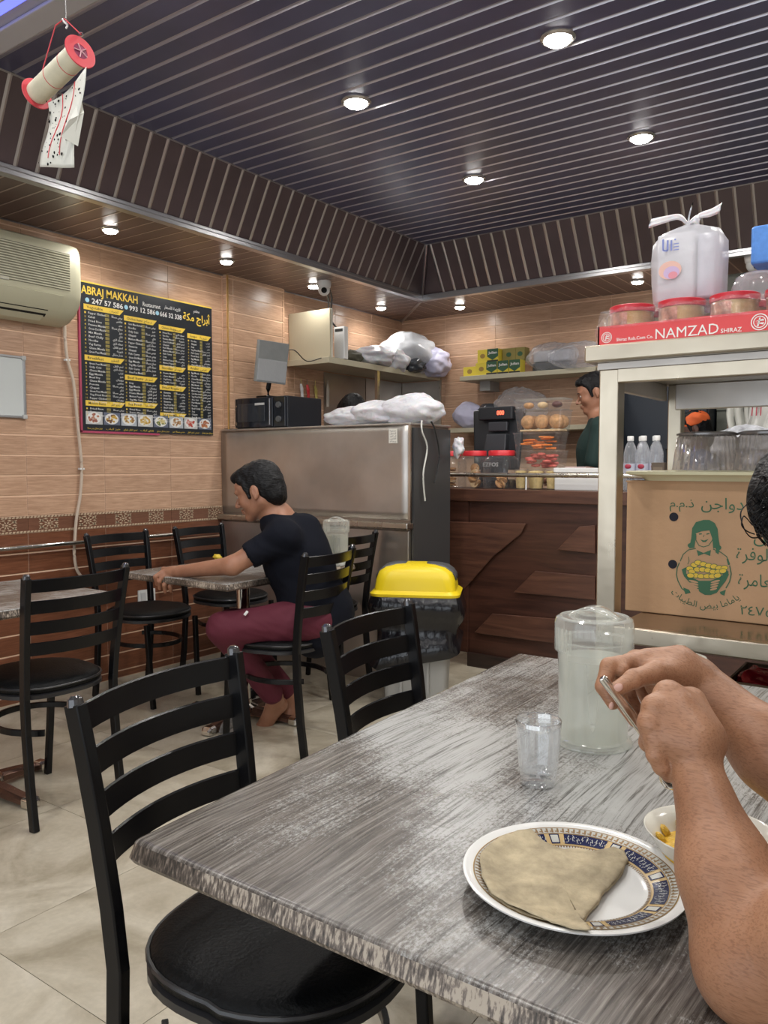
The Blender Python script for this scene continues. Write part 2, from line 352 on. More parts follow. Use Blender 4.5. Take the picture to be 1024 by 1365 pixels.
# ---------------------------------------------------------------- smooth bodies: signed distance + surface nets
def sdf_mesh(name, prims, h, disp=None):
    """prims: ('c', a, b, ra, rb, k) tapered capsule; ('e', centre, radii, rot3x3 or None, k) ellipsoid; k<0 carves"""
    lo = np.full(3, 1e9); hi = np.full(3, -1e9)
    for p in prims:
        if p[-1] < 0: continue
        if p[0] == 'c':
            for q, r in ((p[1], p[3]), (p[2], p[4])): q = np.array(q); lo = np.minimum(lo, q - r); hi = np.maximum(hi, q + r)
        else:
            q = np.array(p[1]); r = max(p[2]); lo = np.minimum(lo, q - r); hi = np.maximum(hi, q + r)
    pad = 4 * h + 0.004; lo -= pad; hi += pad
    n = np.ceil((hi - lo) / h).astype(int) + 1
    D = np.full(n, 1.0, dtype=np.float32)
    for p in prims:
        k = abs(p[-1]); ext = k + 4 * h
        if p[0] == 'c':
            a, b, ra, rb = np.array(p[1], float), np.array(p[2], float), p[3], p[4]
            l0 = np.minimum(a - ra, b - rb) - ext; h0 = np.maximum(a + ra, b + rb) + ext
        else:
            c = np.array(p[1], float); rad = np.array(p[2], float); mr = max(rad); l0 = c - mr - ext; h0 = c + mr + ext
        i0 = np.maximum(((l0 - lo) / h).astype(int), 0); i1 = np.minimum(np.ceil((h0 - lo) / h).astype(int) + 1, n)
        if np.any(i1 <= i0): continue
        g = np.meshgrid(*[lo[i] + h * np.arange(i0[i], i1[i]) for i in range(3)], indexing='ij')
        Q = np.stack(g, -1)
        if p[0] == 'c':
            ab = b - a; L = max(ab @ ab, 1e-12); t = np.clip(((Q - a) @ ab) / L, 0, 1)
            d = np.linalg.norm(Q - a - t[..., None] * ab, axis=-1) - (ra + (rb - ra) * t)
        else:
            q = Q - c
            if p[3] is not None: q = q @ np.array(p[3])      # rot columns = local axes
            k0 = np.linalg.norm(q / rad, axis=-1); k1 = np.linalg.norm(q / (rad * rad), axis=-1) + 1e-9
            d = k0 * (k0 - 1) / k1
        sl = tuple(slice(i0[i], i1[i]) for i in range(3)); E = D[sl]
        kk = max(k, 1e-5)
        if p[-1] >= 0:
            t = np.clip(0.5 + 0.5 * (E - d) / kk, 0, 1); D[sl] = E * (1 - t) + d * t - kk * t * (1 - t)
        else:
            t = np.clip(0.5 - 0.5 * (E + d) / kk, 0, 1); D[sl] = E * (1 - t) - d * t + kk * t * (1 - t)
    S = D < 0
    c8 = [S[a:n[0] - 1 + a, b:n[1] - 1 + b, c:n[2] - 1 + c] for a in (0, 1) for b in (0, 1) for c in (0, 1)]
    cnt = sum(x.astype(np.int8) for x in c8); act = (cnt > 0) & (cnt < 8)
    idx = np.full(act.shape, -1, dtype=np.int64); cells = np.argwhere(act); idx[act] = np.arange(len(cells))
    acc = np.zeros((len(cells), 3)); wt = np.zeros(len(cells))
    offs = [(0, 0, 0), (1, 0, 0), (0, 1, 0), (0, 0, 1), (1, 1, 0), (1, 0, 1), (0, 1, 1), (1, 1, 1)]
    for a in offs:
        for ax in range(3):
            if a[ax]: continue
            b = list(a); b[ax] = 1
            da = D[cells[:, 0] + a[0], cells[:, 1] + a[1], cells[:, 2] + a[2]]; db = D[cells[:, 0] + b[0], cells[:, 1] + b[1], cells[:, 2] + b[2]]
            cr = (da < 0) != (db < 0); t = np.where(cr, da / np.where(cr, da - db, 1), 0)
            pt = np.array(a, float)[None, :].repeat(len(cells), 0); pt[:, ax] += t
            acc[cr] += pt[cr]; wt[cr] += 1
    V = lo + h * (cells + acc / np.maximum(wt, 1)[:, None])
    quads = []
    for ax in range(3):
        u, v = (ax + 1) % 3, (ax + 2) % 3
        s0 = [slice(0, None)] * 3; s1 = [slice(0, None)] * 3; s0[ax] = slice(0, n[ax] - 1); s1[ax] = slice(1, n[ax])
        ed = np.argwhere(S[tuple(s0)] != S[tuple(s1)]); ins = S[tuple(s0)][ed[:, 0], ed[:, 1], ed[:, 2]]
        ok = (ed[:, u] > 0) & (ed[:, v] > 0); ed = ed[ok]; ins = ins[ok]
        def cell(du, dv):
            e = ed.copy(); e[:, u] -= du; e[:, v] -= dv; return idx[e[:, 0], e[:, 1], e[:, 2]]
        q = np.stack([cell(1, 1), cell(0, 1), cell(0, 0), cell(1, 0)], 1)
        q[~ins] = q[~ins][:, ::-1]; quads.append(q)
    F = np.concatenate(quads); F = F[(F >= 0).all(1)]
    if disp is not None: V = disp(V)
    me = bpy.data.meshes.new(name); me.vertices.add(len(V)); me.vertices.foreach_set('co', V.astype(np.float32).ravel())
    me.loops.add(len(F) * 4); me.loops.foreach_set('vertex_index', F.astype(np.int32).ravel())
    me.polygons.add(len(F)); me.polygons.foreach_set('loop_start', np.arange(0, len(F) * 4, 4, dtype=np.int32)); me.polygons.foreach_set('loop_total', np.full(len(F), 4, dtype=np.int32))
    me.polygons.foreach_set('use_smooth', [True] * len(F)); me.update(); me.validate()
    return me
def sdf(name, prims, h, m, parent=None, disp=None, rel=None, smooth_it=2):
    me = sdf_mesh(name, prims, h, disp); me.materials.append(m)
    o = bpy.data.objects.new(name, me); COL.objects.link(o)
    if smooth_it:
        md = o.modifiers.new('smooth', 'SMOOTH'); md.factor = 0.5; md.iterations = smooth_it
    if parent is not None:
        o.parent = parent; o.location = -Vector(parent.location)      # geometry is written in world coordinates
    return o
def C(a, b, ra, rb=None, k=0.02): return ('c', tuple(a), tuple(b), ra, ra if rb is None else rb, k)
def E(c, r, rot=None, k=0.02): return ('e', tuple(c), tuple(r), rot, k)

# ---------------------------------------------------------------- lettering
FORMS = {  # isolated, final, initial, medial
 'ا': ('\uFE8D', '\uFE8E', None, None), 'أ': ('\uFE83', '\uFE84', None, None), 'ب': ('\uFE8F', '\uFE90', '\uFE91', '\uFE92'), 'ة': ('\uFE93', '\uFE94', None, None),
 'ت': ('\uFE95', '\uFE96', '\uFE97', '\uFE98'), 'ج': ('\uFE9D', '\uFE9E', '\uFE9F', '\uFEA0'), 'ح': ('\uFEA1', '\uFEA2', '\uFEA3', '\uFEA4'), 'خ': ('\uFEA5', '\uFEA6', '\uFEA7', '\uFEA8'),
 'د': ('\uFEA9', '\uFEAA', None, None), 'ذ': ('\uFEAB', '\uFEAC', None, None), 'ر': ('\uFEAD', '\uFEAE', None, None), 'ز': ('\uFEAF', '\uFEB0', None, None), 'س': ('\uFEB1', '\uFEB2', '\uFEB3', '\uFEB4'),
 'ش': ('\uFEB5', '\uFEB6', '\uFEB7', '\uFEB8'), 'ص': ('\uFEB9', '\uFEBA', '\uFEBB', '\uFEBC'), 'ض': ('\uFEBD', '\uFEBE', '\uFEBF', '\uFEC0'), 'ط': ('\uFEC1', '\uFEC2', '\uFEC3', '\uFEC4'),
 'ع': ('\uFEC9', '\uFECA', '\uFECB', '\uFECC'), 'ف': ('\uFED1', '\uFED2', '\uFED3', '\uFED4'), 'ق': ('\uFED5', '\uFED6', '\uFED7', '\uFED8'), 'ك': ('\uFED9', '\uFEDA', '\uFEDB', '\uFEDC'),
 'ل': ('\uFEDD', '\uFEDE', '\uFEDF', '\uFEE0'), 'م': ('\uFEE1', '\uFEE2', '\uFEE3', '\uFEE4'), 'ن': ('\uFEE5', '\uFEE6', '\uFEE7', '\uFEE8'), 'ه': ('\uFEE9', '\uFEEA', '\uFEEB', '\uFEEC'),
 'و': ('\uFEED', '\uFEEE', None, None), 'ي': ('\uFEF1', '\uFEF2', '\uFEF3', '\uFEF4')}
def arabic(s):
    out = []
    for i, ch in enumerate(s):
        f = FORMS.get(ch)
        if not f: out.append(ch); continue
        pj = i > 0 and s[i - 1] in FORMS and FORMS[s[i - 1]][2] is not None
        nj = f[2] is not None and i + 1 < len(s) and s[i + 1] in FORMS
        out.append(f[3] if pj and nj else f[1] if pj else f[2] if nj else f[0])
    return ''.join(reversed(out))
_TC = {}
def glyphs(s, bold=0.0, res=2):
    """flat outline mesh of a string: (verts 2D, faces, width) at size 1"""
    key = (s, bold, res)
    if key in _TC: return _TC[key]
    c = bpy.data.curves.new('t', 'FONT'); c.body = s; c.size = 1; c.offset = bold; c.resolution_u = res; c.fill_mode = 'FRONT'
    o = bpy.data.objects.new('t', c); COL.objects.link(o); bpy.context.view_layer.update()
    me = bpy.data.meshes.new_from_object(o.evaluated_get(bpy.context.evaluated_depsgraph_get()))
    V = [(v.co.x, v.co.y) for v in me.vertices]; F = [tuple(p.vertices) for p in me.polygons]
    bpy.data.objects.remove(o); bpy.data.curves.remove(c); bpy.data.meshes.remove(me)
    x0 = min([v[0] for v in V], default=0); x1 = max([v[0] for v in V], default=1)
    _TC[key] = ([(x - x0, y) for x, y in V], F, max(x1 - x0, 1e-3)); return _TC[key]
def write(mb, s, o, ux, uy, size, width=None, align='L', bold=0.0, res=2, off=0.0, curve=None):
    """lays a string on the plane through o spanned by ux, uy"""
    V, F, W = glyphs(s, bold, res); sx = width / W if width else size
    a = {'L': 0, 'C': -W * sx / 2, 'R': -W * sx}[align]; o, ux, uy = Vector(o), Vector(ux), Vector(uy); nn = ux.cross(uy).normalized()
    pts = []
    for x, y in V:
        X, Y = x * sx + a, y * size
        if curve: X, Y = curve(X, Y)
        pts.append(o + ux * X + uy * Y + nn * off)
    mb.add(pts, F)
    return W * sx
# ================================================================ the room
X_L, Y_B, Z_S, Z_C = -4.0, 5.85, 2.50, 2.84
X_R, Y_F = 1.9, -2.2
M_GROUT = mat('tile_grout_cream', (0.75, 0.52, 0.36), 0.5)
M_TILE = tile_mat('tan_wood_tile', (0.41, 0.245, 0.155), (0.60, 0.385, 0.26), 0.28)
M_TILED = tile_mat('dark_brown_wood_tile', (0.125, 0.045, 0.022), (0.22, 0.085, 0.045), 0.28)
M_BORD = tile_mat('border_tile_brown', (0.14, 0.06, 0.035), (0.2, 0.09, 0.055), 0.3)
M_CREAM = mat('cream_relief', (0.50, 0.38, 0.26), 0.45, var=0.2, scale=60)
M_GOLD = mat('gold_trim', (0.75, 0.5, 0.2), 0.3, 0.8)
M_PLANK = mat('dark_aubergine_ceiling_panel', (0.100, 0.102, 0.185), 0.30, 0.1, var=0.12, scale=5)  # blue-grey lift in this colour paints in the haze over the ceiling
M_SLAT = mat('dark_brown_fascia_panel', (0.105, 0.075, 0.080), 0.35, 0.1, var=0.12, scale=5)  # made lighter so that the colour carries the haze too
M_SOFF = mat('brown_soffit_panel', (0.13, 0.085, 0.075), 0.3, 0.1, var=0.12, scale=5)
M_RIB = mat('silver_joint_strip', (0.55, 0.54, 0.60), 0.35, 0.7)
M_ALU = mat('aluminium_edge_trim', (0.5, 0.5, 0.52), 0.28, 0.9)
M_FLOOR = floor_mat()
M_WHITE = mat('white_plastic', (0.75, 0.75, 0.74), 0.4)
M_PAINT = mat('pale_wall_paint', (0.62, 0.58, 0.52), 0.7, var=0.05)

def structure(name, mb, mats, **k):
    return tag(mb.build(name, mats, **k), kind='structure')
PITCH, TW = 0.1065, 0.475
def wall_tiles(parent, axis, u0, u1, z0, z1, plane, nrm, zbase, m, ubase, skip=None, mesh_cache={}):
    """single tiles, shared meshes; plane is the wall face, nrm its outward sign"""
    k0, k1 = math.floor((u0 - ubase) / TW + 1e-6), math.ceil((u1 - ubase) / TW - 1e-6)
    r0, r1 = math.floor((z0 - zbase) / PITCH + 1e-6), math.ceil((z1 - zbase) / PITCH - 1e-6)
    for r in range(r0, r1):
        for k in range(k0, k1):
            a, b = max(u0, ubase + k * TW), min(u1, ubase + (k + 1) * TW); c, d = max(z0, zbase + r * PITCH), min(z1, zbase + (r + 1) * PITCH)
            if b - a < 0.01 or d - c < 0.01: continue
            if skip and skip((a + b) / 2, (c + d) / 2): continue
            key = (axis, nrm, round(b - a, 3), round(d - c, 3), m.name)
            if key not in mesh_cache:
                g = 0.0022; w_, h_ = b - a - g, d - c - 0.0075; t = 0.0065; e = 0.0015
                q = MB(); rings = []
                for (dx, hh) in ((0, 0), (0, t - e), (e, t)):
                    rr = [(-w_ / 2 + dx, -h_ / 2 + dx), (w_ / 2 - dx, -h_ / 2 + dx), (w_ / 2 - dx, h_ / 2 - dx), (-w_ / 2 + dx, h_ / 2 - dx)]
                    rings.append([((hh * nrm, p, s_) if axis == 'y' else (p, hh * nrm, s_)) for p, s_ in rr])
                q.loft(rings); me = q.mesh('tile'); me.materials.append(m); fix_normals(me); mesh_cache[key] = me
            o = bpy.data.objects.new('tile', mesh_cache[key]); COL.objects.link(o); o.parent = parent
            o.location = ((plane, (a + b) / 2, (c + d) / 2) if axis == 'y' else ((a + b) / 2, plane, (c + d) / 2))
ZD0, ZD1 = 0.895, 0.984       # decorative border
PIL0, PIL1, PILX = 3.745, 4.30, -3.945

def border(parent, u0, u1, plane, axis, nrm):
    """border tiles, each with two raised flower ornaments, rope mouldings above and below"""
    q = MB()
    def pt(u, z, h): return (plane + h * nrm, u, z) if axis == 'y' else (u, plane + h * nrm, z)
    u = u0
    k0 = math.floor((u0 - 2.35) / TW)
    for k in range(k0, math.ceil((u1 - 2.35) / TW)):
        a, b = max(u0, 2.35 + k * TW), min(u1, 2.35 + (k + 1) * TW)
        if b - a < 0.02: continue
        t = MB(); t.add([pt(x, z, h) for h in (0, 0.008) for x, z in ((a + .001, ZD0), (b - .001, ZD0), (b - .001, ZD1), (a + .001, ZD1))], [(3, 2, 1, 0), (4, 5, 6, 7), (0, 1, 5, 4), (1, 2, 6, 5), (2, 3, 7, 6), (3, 0, 4, 7)])
        tb = t.build('border_tile', M_BORD, parent)
        for s_ in (0.25, 0.75):
            cu = 2.35 + (k + s_) * TW; cz = (ZD0 + ZD1) / 2
            if cu - 0.05 < a or cu + 0.05 > b: continue
            o = MB()
            def blade(x0, z0, x1, z1, w_):
                dx, dz = x1 - x0, z1 - z0; L = math.hypot(dx, dz); nx, nz = -dz / L * w_, dx / L * w_
                ps = [(x0, z0), ((x0 + x1) / 2 + nx, (z0 + z1) / 2 + nz), (x1, z1), ((x0 + x1) / 2 - nx, (z0 + z1) / 2 - nz)]
                o.add([pt(cu + x, cz + z, h) for h in (0.008, 0.0105) for x, z in ps], [(3, 2, 1, 0), (4, 5, 6, 7), (0, 1, 5, 4), (1, 2, 6, 5), (2, 3, 7, 6), (3, 0, 4, 7)])
            for a_ in range(8):
                t_ = a_ * PI / 4 + PI / 8; blade(0.010 * math.cos(t_), 0.008 * math.sin(t_), 0.030 * math.cos(t_), 0.022 * math.sin(t_), 0.004)
            for sx in (-1, 1):
                for sz in (-1, 1):
                    blade(sx * .026, sz * .010, sx * .058, sz * .027, 0.006); blade(sx * .030, sz * .026, sx * .058, sz * .008, 0.0045); blade(sx * .004, sz * .027, sx * .030, sz * .024, .004)
                blade(sx * .034, 0, sx * .056, 0, 0.005)
            blade(-.009, 0, .009, 0, 0.006)
            o.build('flower_ornament', M_CREAM, tb)
    r = MB(); nst = int((u1 - u0) / 0.02)
    for zz in (ZD0 + 0.006, ZD1 - 0.006):
        for i in range(nst):
            uu = u0 + (i + .5) * (u1 - u0) / nst
            ps = [(uu - .009, zz - .005), (uu + .004, zz - .005), (uu + .009, zz + .005), (uu - .004, zz + .005)]
            r.add([pt(x, z, h) for h in (0.008, 0.0115) for x, z in ps], [(3, 2, 1, 0), (4, 5, 6, 7), (0, 1, 5, 4), (1, 2, 6, 5), (2, 3, 7, 6), (3, 0, 4, 7)])
    r.build('rope_moulding', M_CREAM, parent)

# left wall
wl = MB(); wl.span((X_L - 0.2, Y_F, 0), (X_L + .0035, Y_B + 0.2, 2.7)); wl.span((X_L, PIL0 + .008, 1.495), (PILX - .0045, PIL1 - .008, Z_S))
WL = structure('wall_left', wl, M_GROUT)
sk = lambda u, z: (z < 0.9 and u > 3.95) or (ZD0 < z < ZD1)
PW = X_L
wall_tiles(WL, 'y', 1.4, PIL0, ZD1, Z_S, PW, 1, ZD1, M_TILE, 2.35)
wall_tiles(WL, 'y', 1.4, 3.72, 0.0, ZD0, PW, 1, ZD0 - 9 * PITCH, M_TILED, 2.35)
wall_tiles(WL, 'y', PIL0, PIL1, 1.495, Z_S, PILX - 0.008, 1, ZD1, M_TILE, 3.80)
wall_tiles(WL, 'y', PIL1 + .008, Y_B, 1.45, Z_S, PW, 1, ZD1 + .05, M_TILE, 2.35 + 0.2)
# the narrow return of the pilaster (facing the room's front)
wall_tiles(WL, 'x', X_L + .009, PILX - .009, 1.495, Z_S, PIL0 + .008, -1, ZD1, M_TILE, X_L + .009 - TW * 3)
border(WL, 1.4, 3.72, X_L, 'y', 1)
g = MB(); g.box((PILX - .001, PIL0 + .004, 1.98), (.010, .010, 1.03)); g.build('corner_trim', M_GOLD, WL)

# back wall
wb = MB(); wb.span((X_L - .2, Y_B - .0035, 0), (X_R + .2, Y_B + .2, 2.7)); WB = structure('wall_back', wb, M_GROUT)
wall_tiles(WB, 'x', -4.0, 0.1, 1.30, Z_S, Y_B, -1, ZD1, M_TILE, -4.03)
# dim kitchen tiling farther right is green-grey
structure('wall_right', MB().span((X_R, Y_F, 0), (X_R + .2, Y_B, 2.7)), M_PAINT)
wf = MB(); wf.span((X_L, Y_F - .2, 0), (X_L + .5, Y_F, 2.9)); wf.span((X_R - .4, Y_F - .2, 0), (X_R, Y_F, 2.9)); wf.span((X_L + .5, Y_F - .2, 2.45), (X_R - .4, Y_F, 2.9)); wf.span((X_L + .5, Y_F - .2, 0), (X_R - .4, Y_F, .25))
structure('wall_front', wf, M_PAINT)
win = MB()
for k in range(5):
    x = X_L + .5 + k * (X_R - X_L - .9) / 4; win.box((x, Y_F - .1, 1.35), (.06, .08, 2.2))
win.box(((X_L + X_R + .1) / 2, Y_F - .1, .28), (X_R - X_L - .9, .08, .06)); win.box(((X_L + X_R + .1) / 2, Y_F - .1, 2.42), (X_R - X_L - .9, .08, .06))
structure('window_1', win, M_ALU)

# floor of single stone tiles
FL = structure('floor', MB().span((X_L - .2, Y_F - .2, -.12), (X_R + .2, Y_B + .2, -.008)), mat('floor_grout', (0.22, 0.2, 0.16), 0.8))
tl = MB().box((0, 0, -.004), (.598, .598, .008)).mesh('floor_tile'); tl.materials.append(M_FLOOR); fix_normals(tl)
fx0, fy0 = -2.05, 1.05
for i in range(-4, 7):
    for j in range(-6, 9):
        x, y = fx0 + (i + .5) * .6, fy0 + (j + .5) * .6
        if not (X_L - .3 < x < X_R + .3 and Y_F < y < Y_B + .3): continue
        o = bpy.data.objects.new('floor_tile', tl); COL.objects.link(o); o.parent = FL; o.location = (x, y, 0)

# ceiling: raised tray with sloping fascia and lower soffits, all of narrow metal panels
XT, YT, XB, YB_ = -3.19, 4.98, -3.365, 5.19       # tray top edge and bottom edge
CE = structure('ceiling', MB().span((X_L - .2, Y_F, Z_C + .03), (X_R, Y_B + .2, Z_C + .15)).span((X_L, Y_F, Z_S + .02), (XB - .02, Y_B, Z_S + .06)).span((X_L, YB_ + .02, Z_S + .02), (X_R, Y_B, Z_S + .06)), mat('dark_ceiling_void', (0.02, 0.017, 0.018), 0.6))
def strip(name, corners, thick, mm, parent):
    """flat panel from four corner points, thickened upwards/outwards"""
    c = [Vector(p) for p in corners]; nn = (c[1] - c[0]).cross(c[3] - c[0]).normalized() * thick
    q = MB(); e = 0.12
    q.add([*c, *[p + nn for p in c]], [(3, 2, 1, 0), (4, 5, 6, 7), (0, 1, 5, 4), (1, 2, 6, 5), (2, 3, 7, 6), (3, 0, 4, 7)])
    return q.build(name, mm, parent)
G = 0.101; RIB = 0.020
y = 4.98
ribs = MB()
while y > Y_F + .1:
    strip('ceiling_panel', [(XT, y - G + RIB, Z_C), (X_R, y - G + RIB, Z_C), (X_R, y, Z_C), (XT, y, Z_C)], 0.012, M_PLANK, CE)
    # the silver joint is a small hollow channel
    yy = y - G
    ribs.add([(XT, yy, Z_C), (X_R, yy, Z_C), (X_R, yy + .005, Z_C + .007), (XT, yy + .005, Z_C + .007), (X_R, yy + RIB - .003, Z_C + .007), (XT, yy + RIB - .003, Z_C + .007), (X_R, yy + RIB, Z_C), (XT, yy + RIB, Z_C)], [(0, 1, 2, 3), (3, 2, 4, 5), (5, 4, 6, 7)])
    y -= G
ribs.build('joint_strip', M_RIB, CE)
q = MB(); e_ = .012
q.add([(XB - e_, Y_F, Z_S), (XB - e_, YB_ + e_, Z_S), (XT - e_, YT + e_, Z_C), (XT - e_, Y_F, Z_C), (X_R, YB_ + e_, Z_S), (X_R, YT + e_, Z_C)], [(0, 1, 2, 3), (1, 4, 5, 2)]); q.build('fascia_backing', M_SLAT, CE)
# fascia, left: vertical-ish panels
y = YT + 0.0; n_ = 0; rb = MB(); offn = Vector((-(Z_C - Z_S), 0, (XB - XT))).normalized() * -1
ys = 2.254 - 14 * 0.1005
while ys < 4.98:
    a, b = ys + RIB * .5, min(ys + G - RIB * .5, 5.2)
    tb = min(b, YT); bb = b
    if ys > -1.0:
        strip('fascia_panel', [(XB, a, Z_S), (XB, bb if b < YT else YB_, Z_S), (XT, tb, Z_C), (XT, a, Z_C)], -.010, M_SLAT, CE)
        dx = 0.006
        rb.add([(XB + dx * .2, ys - RIB * .5, Z_S), (XB + dx * .2, ys + RIB * .5, Z_S), (XT + dx * .2, ys + RIB * .5, Z_C), (XT + dx * .2, ys - RIB * .5, Z_C), (XB + dx, ys, Z_S), (XT + dx, ys, Z_C)], [(0, 4, 5, 3), (4, 1, 2, 5)])
    ys += 0.1005
xs = -3.06 - .0975; G2 = 0.0975
while xs < X_R - .1:
    a, b = xs + RIB * .5, xs + G2 - RIB * .5
    ta = max(a, XT)
    if b > XT:
        strip('fascia_panel', [(a if a > XT else XB, YB_, Z_S), (b, YB_, Z_S), (b, YT, Z_C), (ta, YT, Z_C)], -.010, M_SLAT, CE)
        rb.add([(xs - RIB * .5, YB_ - .001, Z_S), (xs + RIB * .5, YB_ - .001, Z_S), (xs + RIB * .5, YT - .001, Z_C), (xs - RIB * .5, YT - .001, Z_C), (xs, YB_ - .007, Z_S), (xs, YT - .007, Z_C)], [(0, 4, 5, 3), (4, 1, 2, 5)])
    xs += G2
rb.build('joint_strip', mat('silver_fascia_strip', (0.5, 0.47, 0.46), 0.3, 0.8), CE)
# soffits
sb = MB()
ys = 2.338 - 34 * 0.1
while ys < Y_B:
    a, b = ys + .005, min(ys + .095, Y_B)
    if a > Y_B - .64:      # inside the mitre: shortened by the diagonal
        f0 = X_L + (Y_B - a); f1 = X_L + (Y_B - b)
        strip('soffit_panel', [(X_L, a, Z_S), (max(f0, X_L + .001), a, Z_S), (max(f1, X_L + .001), b, Z_S), (X_L, b, Z_S)], .012, M_SOFF, CE)
    else: strip('soffit_panel', [(X_L, a, Z_S), (XB, a, Z_S), (XB, b, Z_S), (X_L, b, Z_S)], .012, M_SOFF, CE)
    e_ = XB if a < Y_B - .64 else X_L + max(Y_B - ys, 0.01)
    sb.add([(X_L, ys - .005, Z_S - .001), (e_, ys - .005, Z_S - .001), (e_, ys + .005, Z_S - .001), (X_L, ys + .005, Z_S - .001)], [(0, 1, 2, 3)])
    ys += .1
xs = -4.0
while xs < X_R:
    a, b = xs + .005, xs + .095
    ya = max(Y_B - (a - X_L), YB_); yb = max(Y_B - (b - X_L), YB_)
    strip('soffit_panel', [(a, ya, Z_S), (b, yb, Z_S), (b, Y_B, Z_S), (a, Y_B, Z_S)], .012, M_SOFF, CE)
    yr = max(Y_B - (xs - X_L), YB_)
    sb.add([(xs - .005, yr, Z_S - .001), (xs + .005, yr, Z_S - .001), (xs + .005, Y_B, Z_S - .001), (xs - .005, Y_B, Z_S - .001)], [(0, 1, 2, 3)])
    xs += .1
sb.build('soffit_joint_strip', mat('pale_soffit_strip', (0.5, 0.42, 0.38), 0.35, 0.5), CE)
# aluminium trims
t = MB()
t.span((XB - .02, Y_F, Z_S - .012), (XB + .028, YB_ - .0, Z_S + .012)); t.span((XB - .02, YB_ - .028, Z_S - .012), (X_R, YB_ + .02, Z_S + .012))
t.span((XB + .012, Y_F, Z_S + .010), (XB + .030, YB_ - .03, Z_S + .03)); t.span((XB, YB_ - .030, Z_S + .010), (X_R, YB_ - .012, Z_S + .03))
t.tube([(X_L, Y_B, Z_S - .003), (XB, YB_, Z_S - .003)], .012, 6)
t.tube([(XB + .01, YB_ - .01, Z_S), (XT + .006, YT - .006, Z_C)], .013, 6)
structure('trim_1', t, M_ALU, bevel=.003)
t = MB(); t.tube([(XT, Y_F, Z_C), (XT, YT, Z_C)], .006, 5); t.tube([(XT, YT, Z_C), (X_R, YT, Z_C)], .006, 5); t.tube([(X_L + .008, Y_F, Z_S - .002), (X_L + .008, Y_B - .01, Z_S - .002)], .005, 5)
structure('trim_2', t, mat('dull_metal_bead', (0.3, 0.29, 0.3), 0.35, 0.7))

# downlights
M_LAMP = emit('lit_lamp', (1.0, 0.97, 0.92), 34)
M_BEZ = mat('pale_metal_bezel', (0.55, 0.53, 0.5), 0.25, 0.7)
def downlight(x, y, z, label, r=0.05, grp=None, power=None):
    t = thing('ceiling_light', label, 'ceiling light', (x, y, z), group=grp)
    MB().lathe([(r * 1.05, .012), (r * 1.32, .004), (r * 1.32, -.004), (r * 1.12, -.012), (r * 1.0, -.010), (r * .98, .004)], n=36).build('bezel', M_BEZ, t, smooth=True)
    MB().lathe([(r * .97, -.002), (r * .97, -.012), (r * .8, -.020), (r * .4, -.025), (.001, -.026)], n=28).build('diffuser', M_LAMP, t, smooth=True)
    ld = bpy.data.lights.new('lamp', 'SPOT'); ld.energy = power or SPOT_W; ld.spot_size = math.radians(172); ld.spot_blend = 0.6; ld.shadow_soft_size = 0.045; ld.color = (1.0, 0.965, 0.91)
    lo = bpy.data.objects.new('lamp', ld); COL.objects.link(lo); lo.parent = t; lo.location = (0, 0, -.035)
    return t
CL = [(-2.205, 2.871, 'recessed ceiling lamp in the raised ceiling, left one of its nearer pair'), (-1.274, 2.891, 'largest recessed lamp, right one of the nearer pair in the raised ceiling'),
      (-2.252, 4.004, 'recessed ceiling lamp in the raised ceiling, left one of its farther pair'), (-1.313, 3.974, 'recessed ceiling lamp in the raised ceiling, right one of the farther pair')]
for x, y, lb in CL: downlight(x, y, Z_C, lb, .05)
for x, y in [(-2.2, 1.7), (-1.2, 1.7), (-.2, 1.7), (-2.2, .6), (-.9, .5), (.4, .6), (-.3, 2.9), (.7, 2.9), (-.4, 4.0), (.7, 4.0), (-1.5, -.8), (.5, -.8)]:
    downlight(x, y, Z_C, 'recessed ceiling lamp outside the frame, in the raised ceiling near the viewer', .05, 'ceiling lamps beyond the frame')
for x, y, lb in [(-3.703, 2.684, 'soffit lamp above the wall air conditioner'), (-3.688, 3.5, 'soffit lamp above the middle of the menu board'), (-3.697, 4.324, 'soffit lamp beside the small dome camera'),
                 (-3.765, 5.219, 'soffit lamp above the white bags on the corner shelf'), (-3.245, 5.554, 'soffit lamp just right of the ceiling corner, with its reflection'), (-1.824, 5.497, 'soffit lamp on the back side, left of the white carrier bag')]:
    downlight(x, y, Z_S, lb, .038, power=SPOT_W * .22)
downlight(-.8, 5.5, Z_S, 'soffit lamp outside the frame over the kitchen', .038, power=5)
# daylight through the shop front
ld = bpy.data.lights.new('shopfront_daylight', 'AREA'); ld.shape = 'RECTANGLE'; ld.size = 4.6; ld.size_y = 1.9; ld.energy = FILL_W * 2; ld.color = (0.9, 0.95, 1.0)
lo = bpy.data.objects.new('shopfront_daylight', ld); COL.objects.link(lo); lo.location = (-.9, Y_F - .3, 1.4); lo.rotation_euler = (PI / 2, 0, 0)

# beam with the blue lit sign at the upper left
b_ = MB(); b_.span((X_L + .9, 1.20, 2.70), (-1.6, 1.600, 2.83)); b_.span((X_L + .9, 1.50, 2.688), (-1.6, 1.585, 2.70)); b_.span((X_L + .9, 1.05, 2.73), (-1.6, 1.2, 2.83))
t = thing('signboard_header', 'pale grey header beam with blue light at the upper left corner', 'header')
b_.build('beam', mat('pale_grey_plastic', (0.42, 0.42, 0.46), 0.4), t, bevel=.004)
MB().span((X_L + .92, 1.28, 2.686), (-2.3, 1.45, 2.699)).build('light_panel', emit('blue_led_panel', (0.12, 0.14, 1.0), 2.2), t)
for k in range(3): MB().span((X_L + .92, 1.31 + k * .045, 2.682), (-2.3, 1.318 + k * .045, 2.686)).build('panel_rib', mat('pale_grey_plastic', (0.5, 0.5, 0.55), 0.4), t)
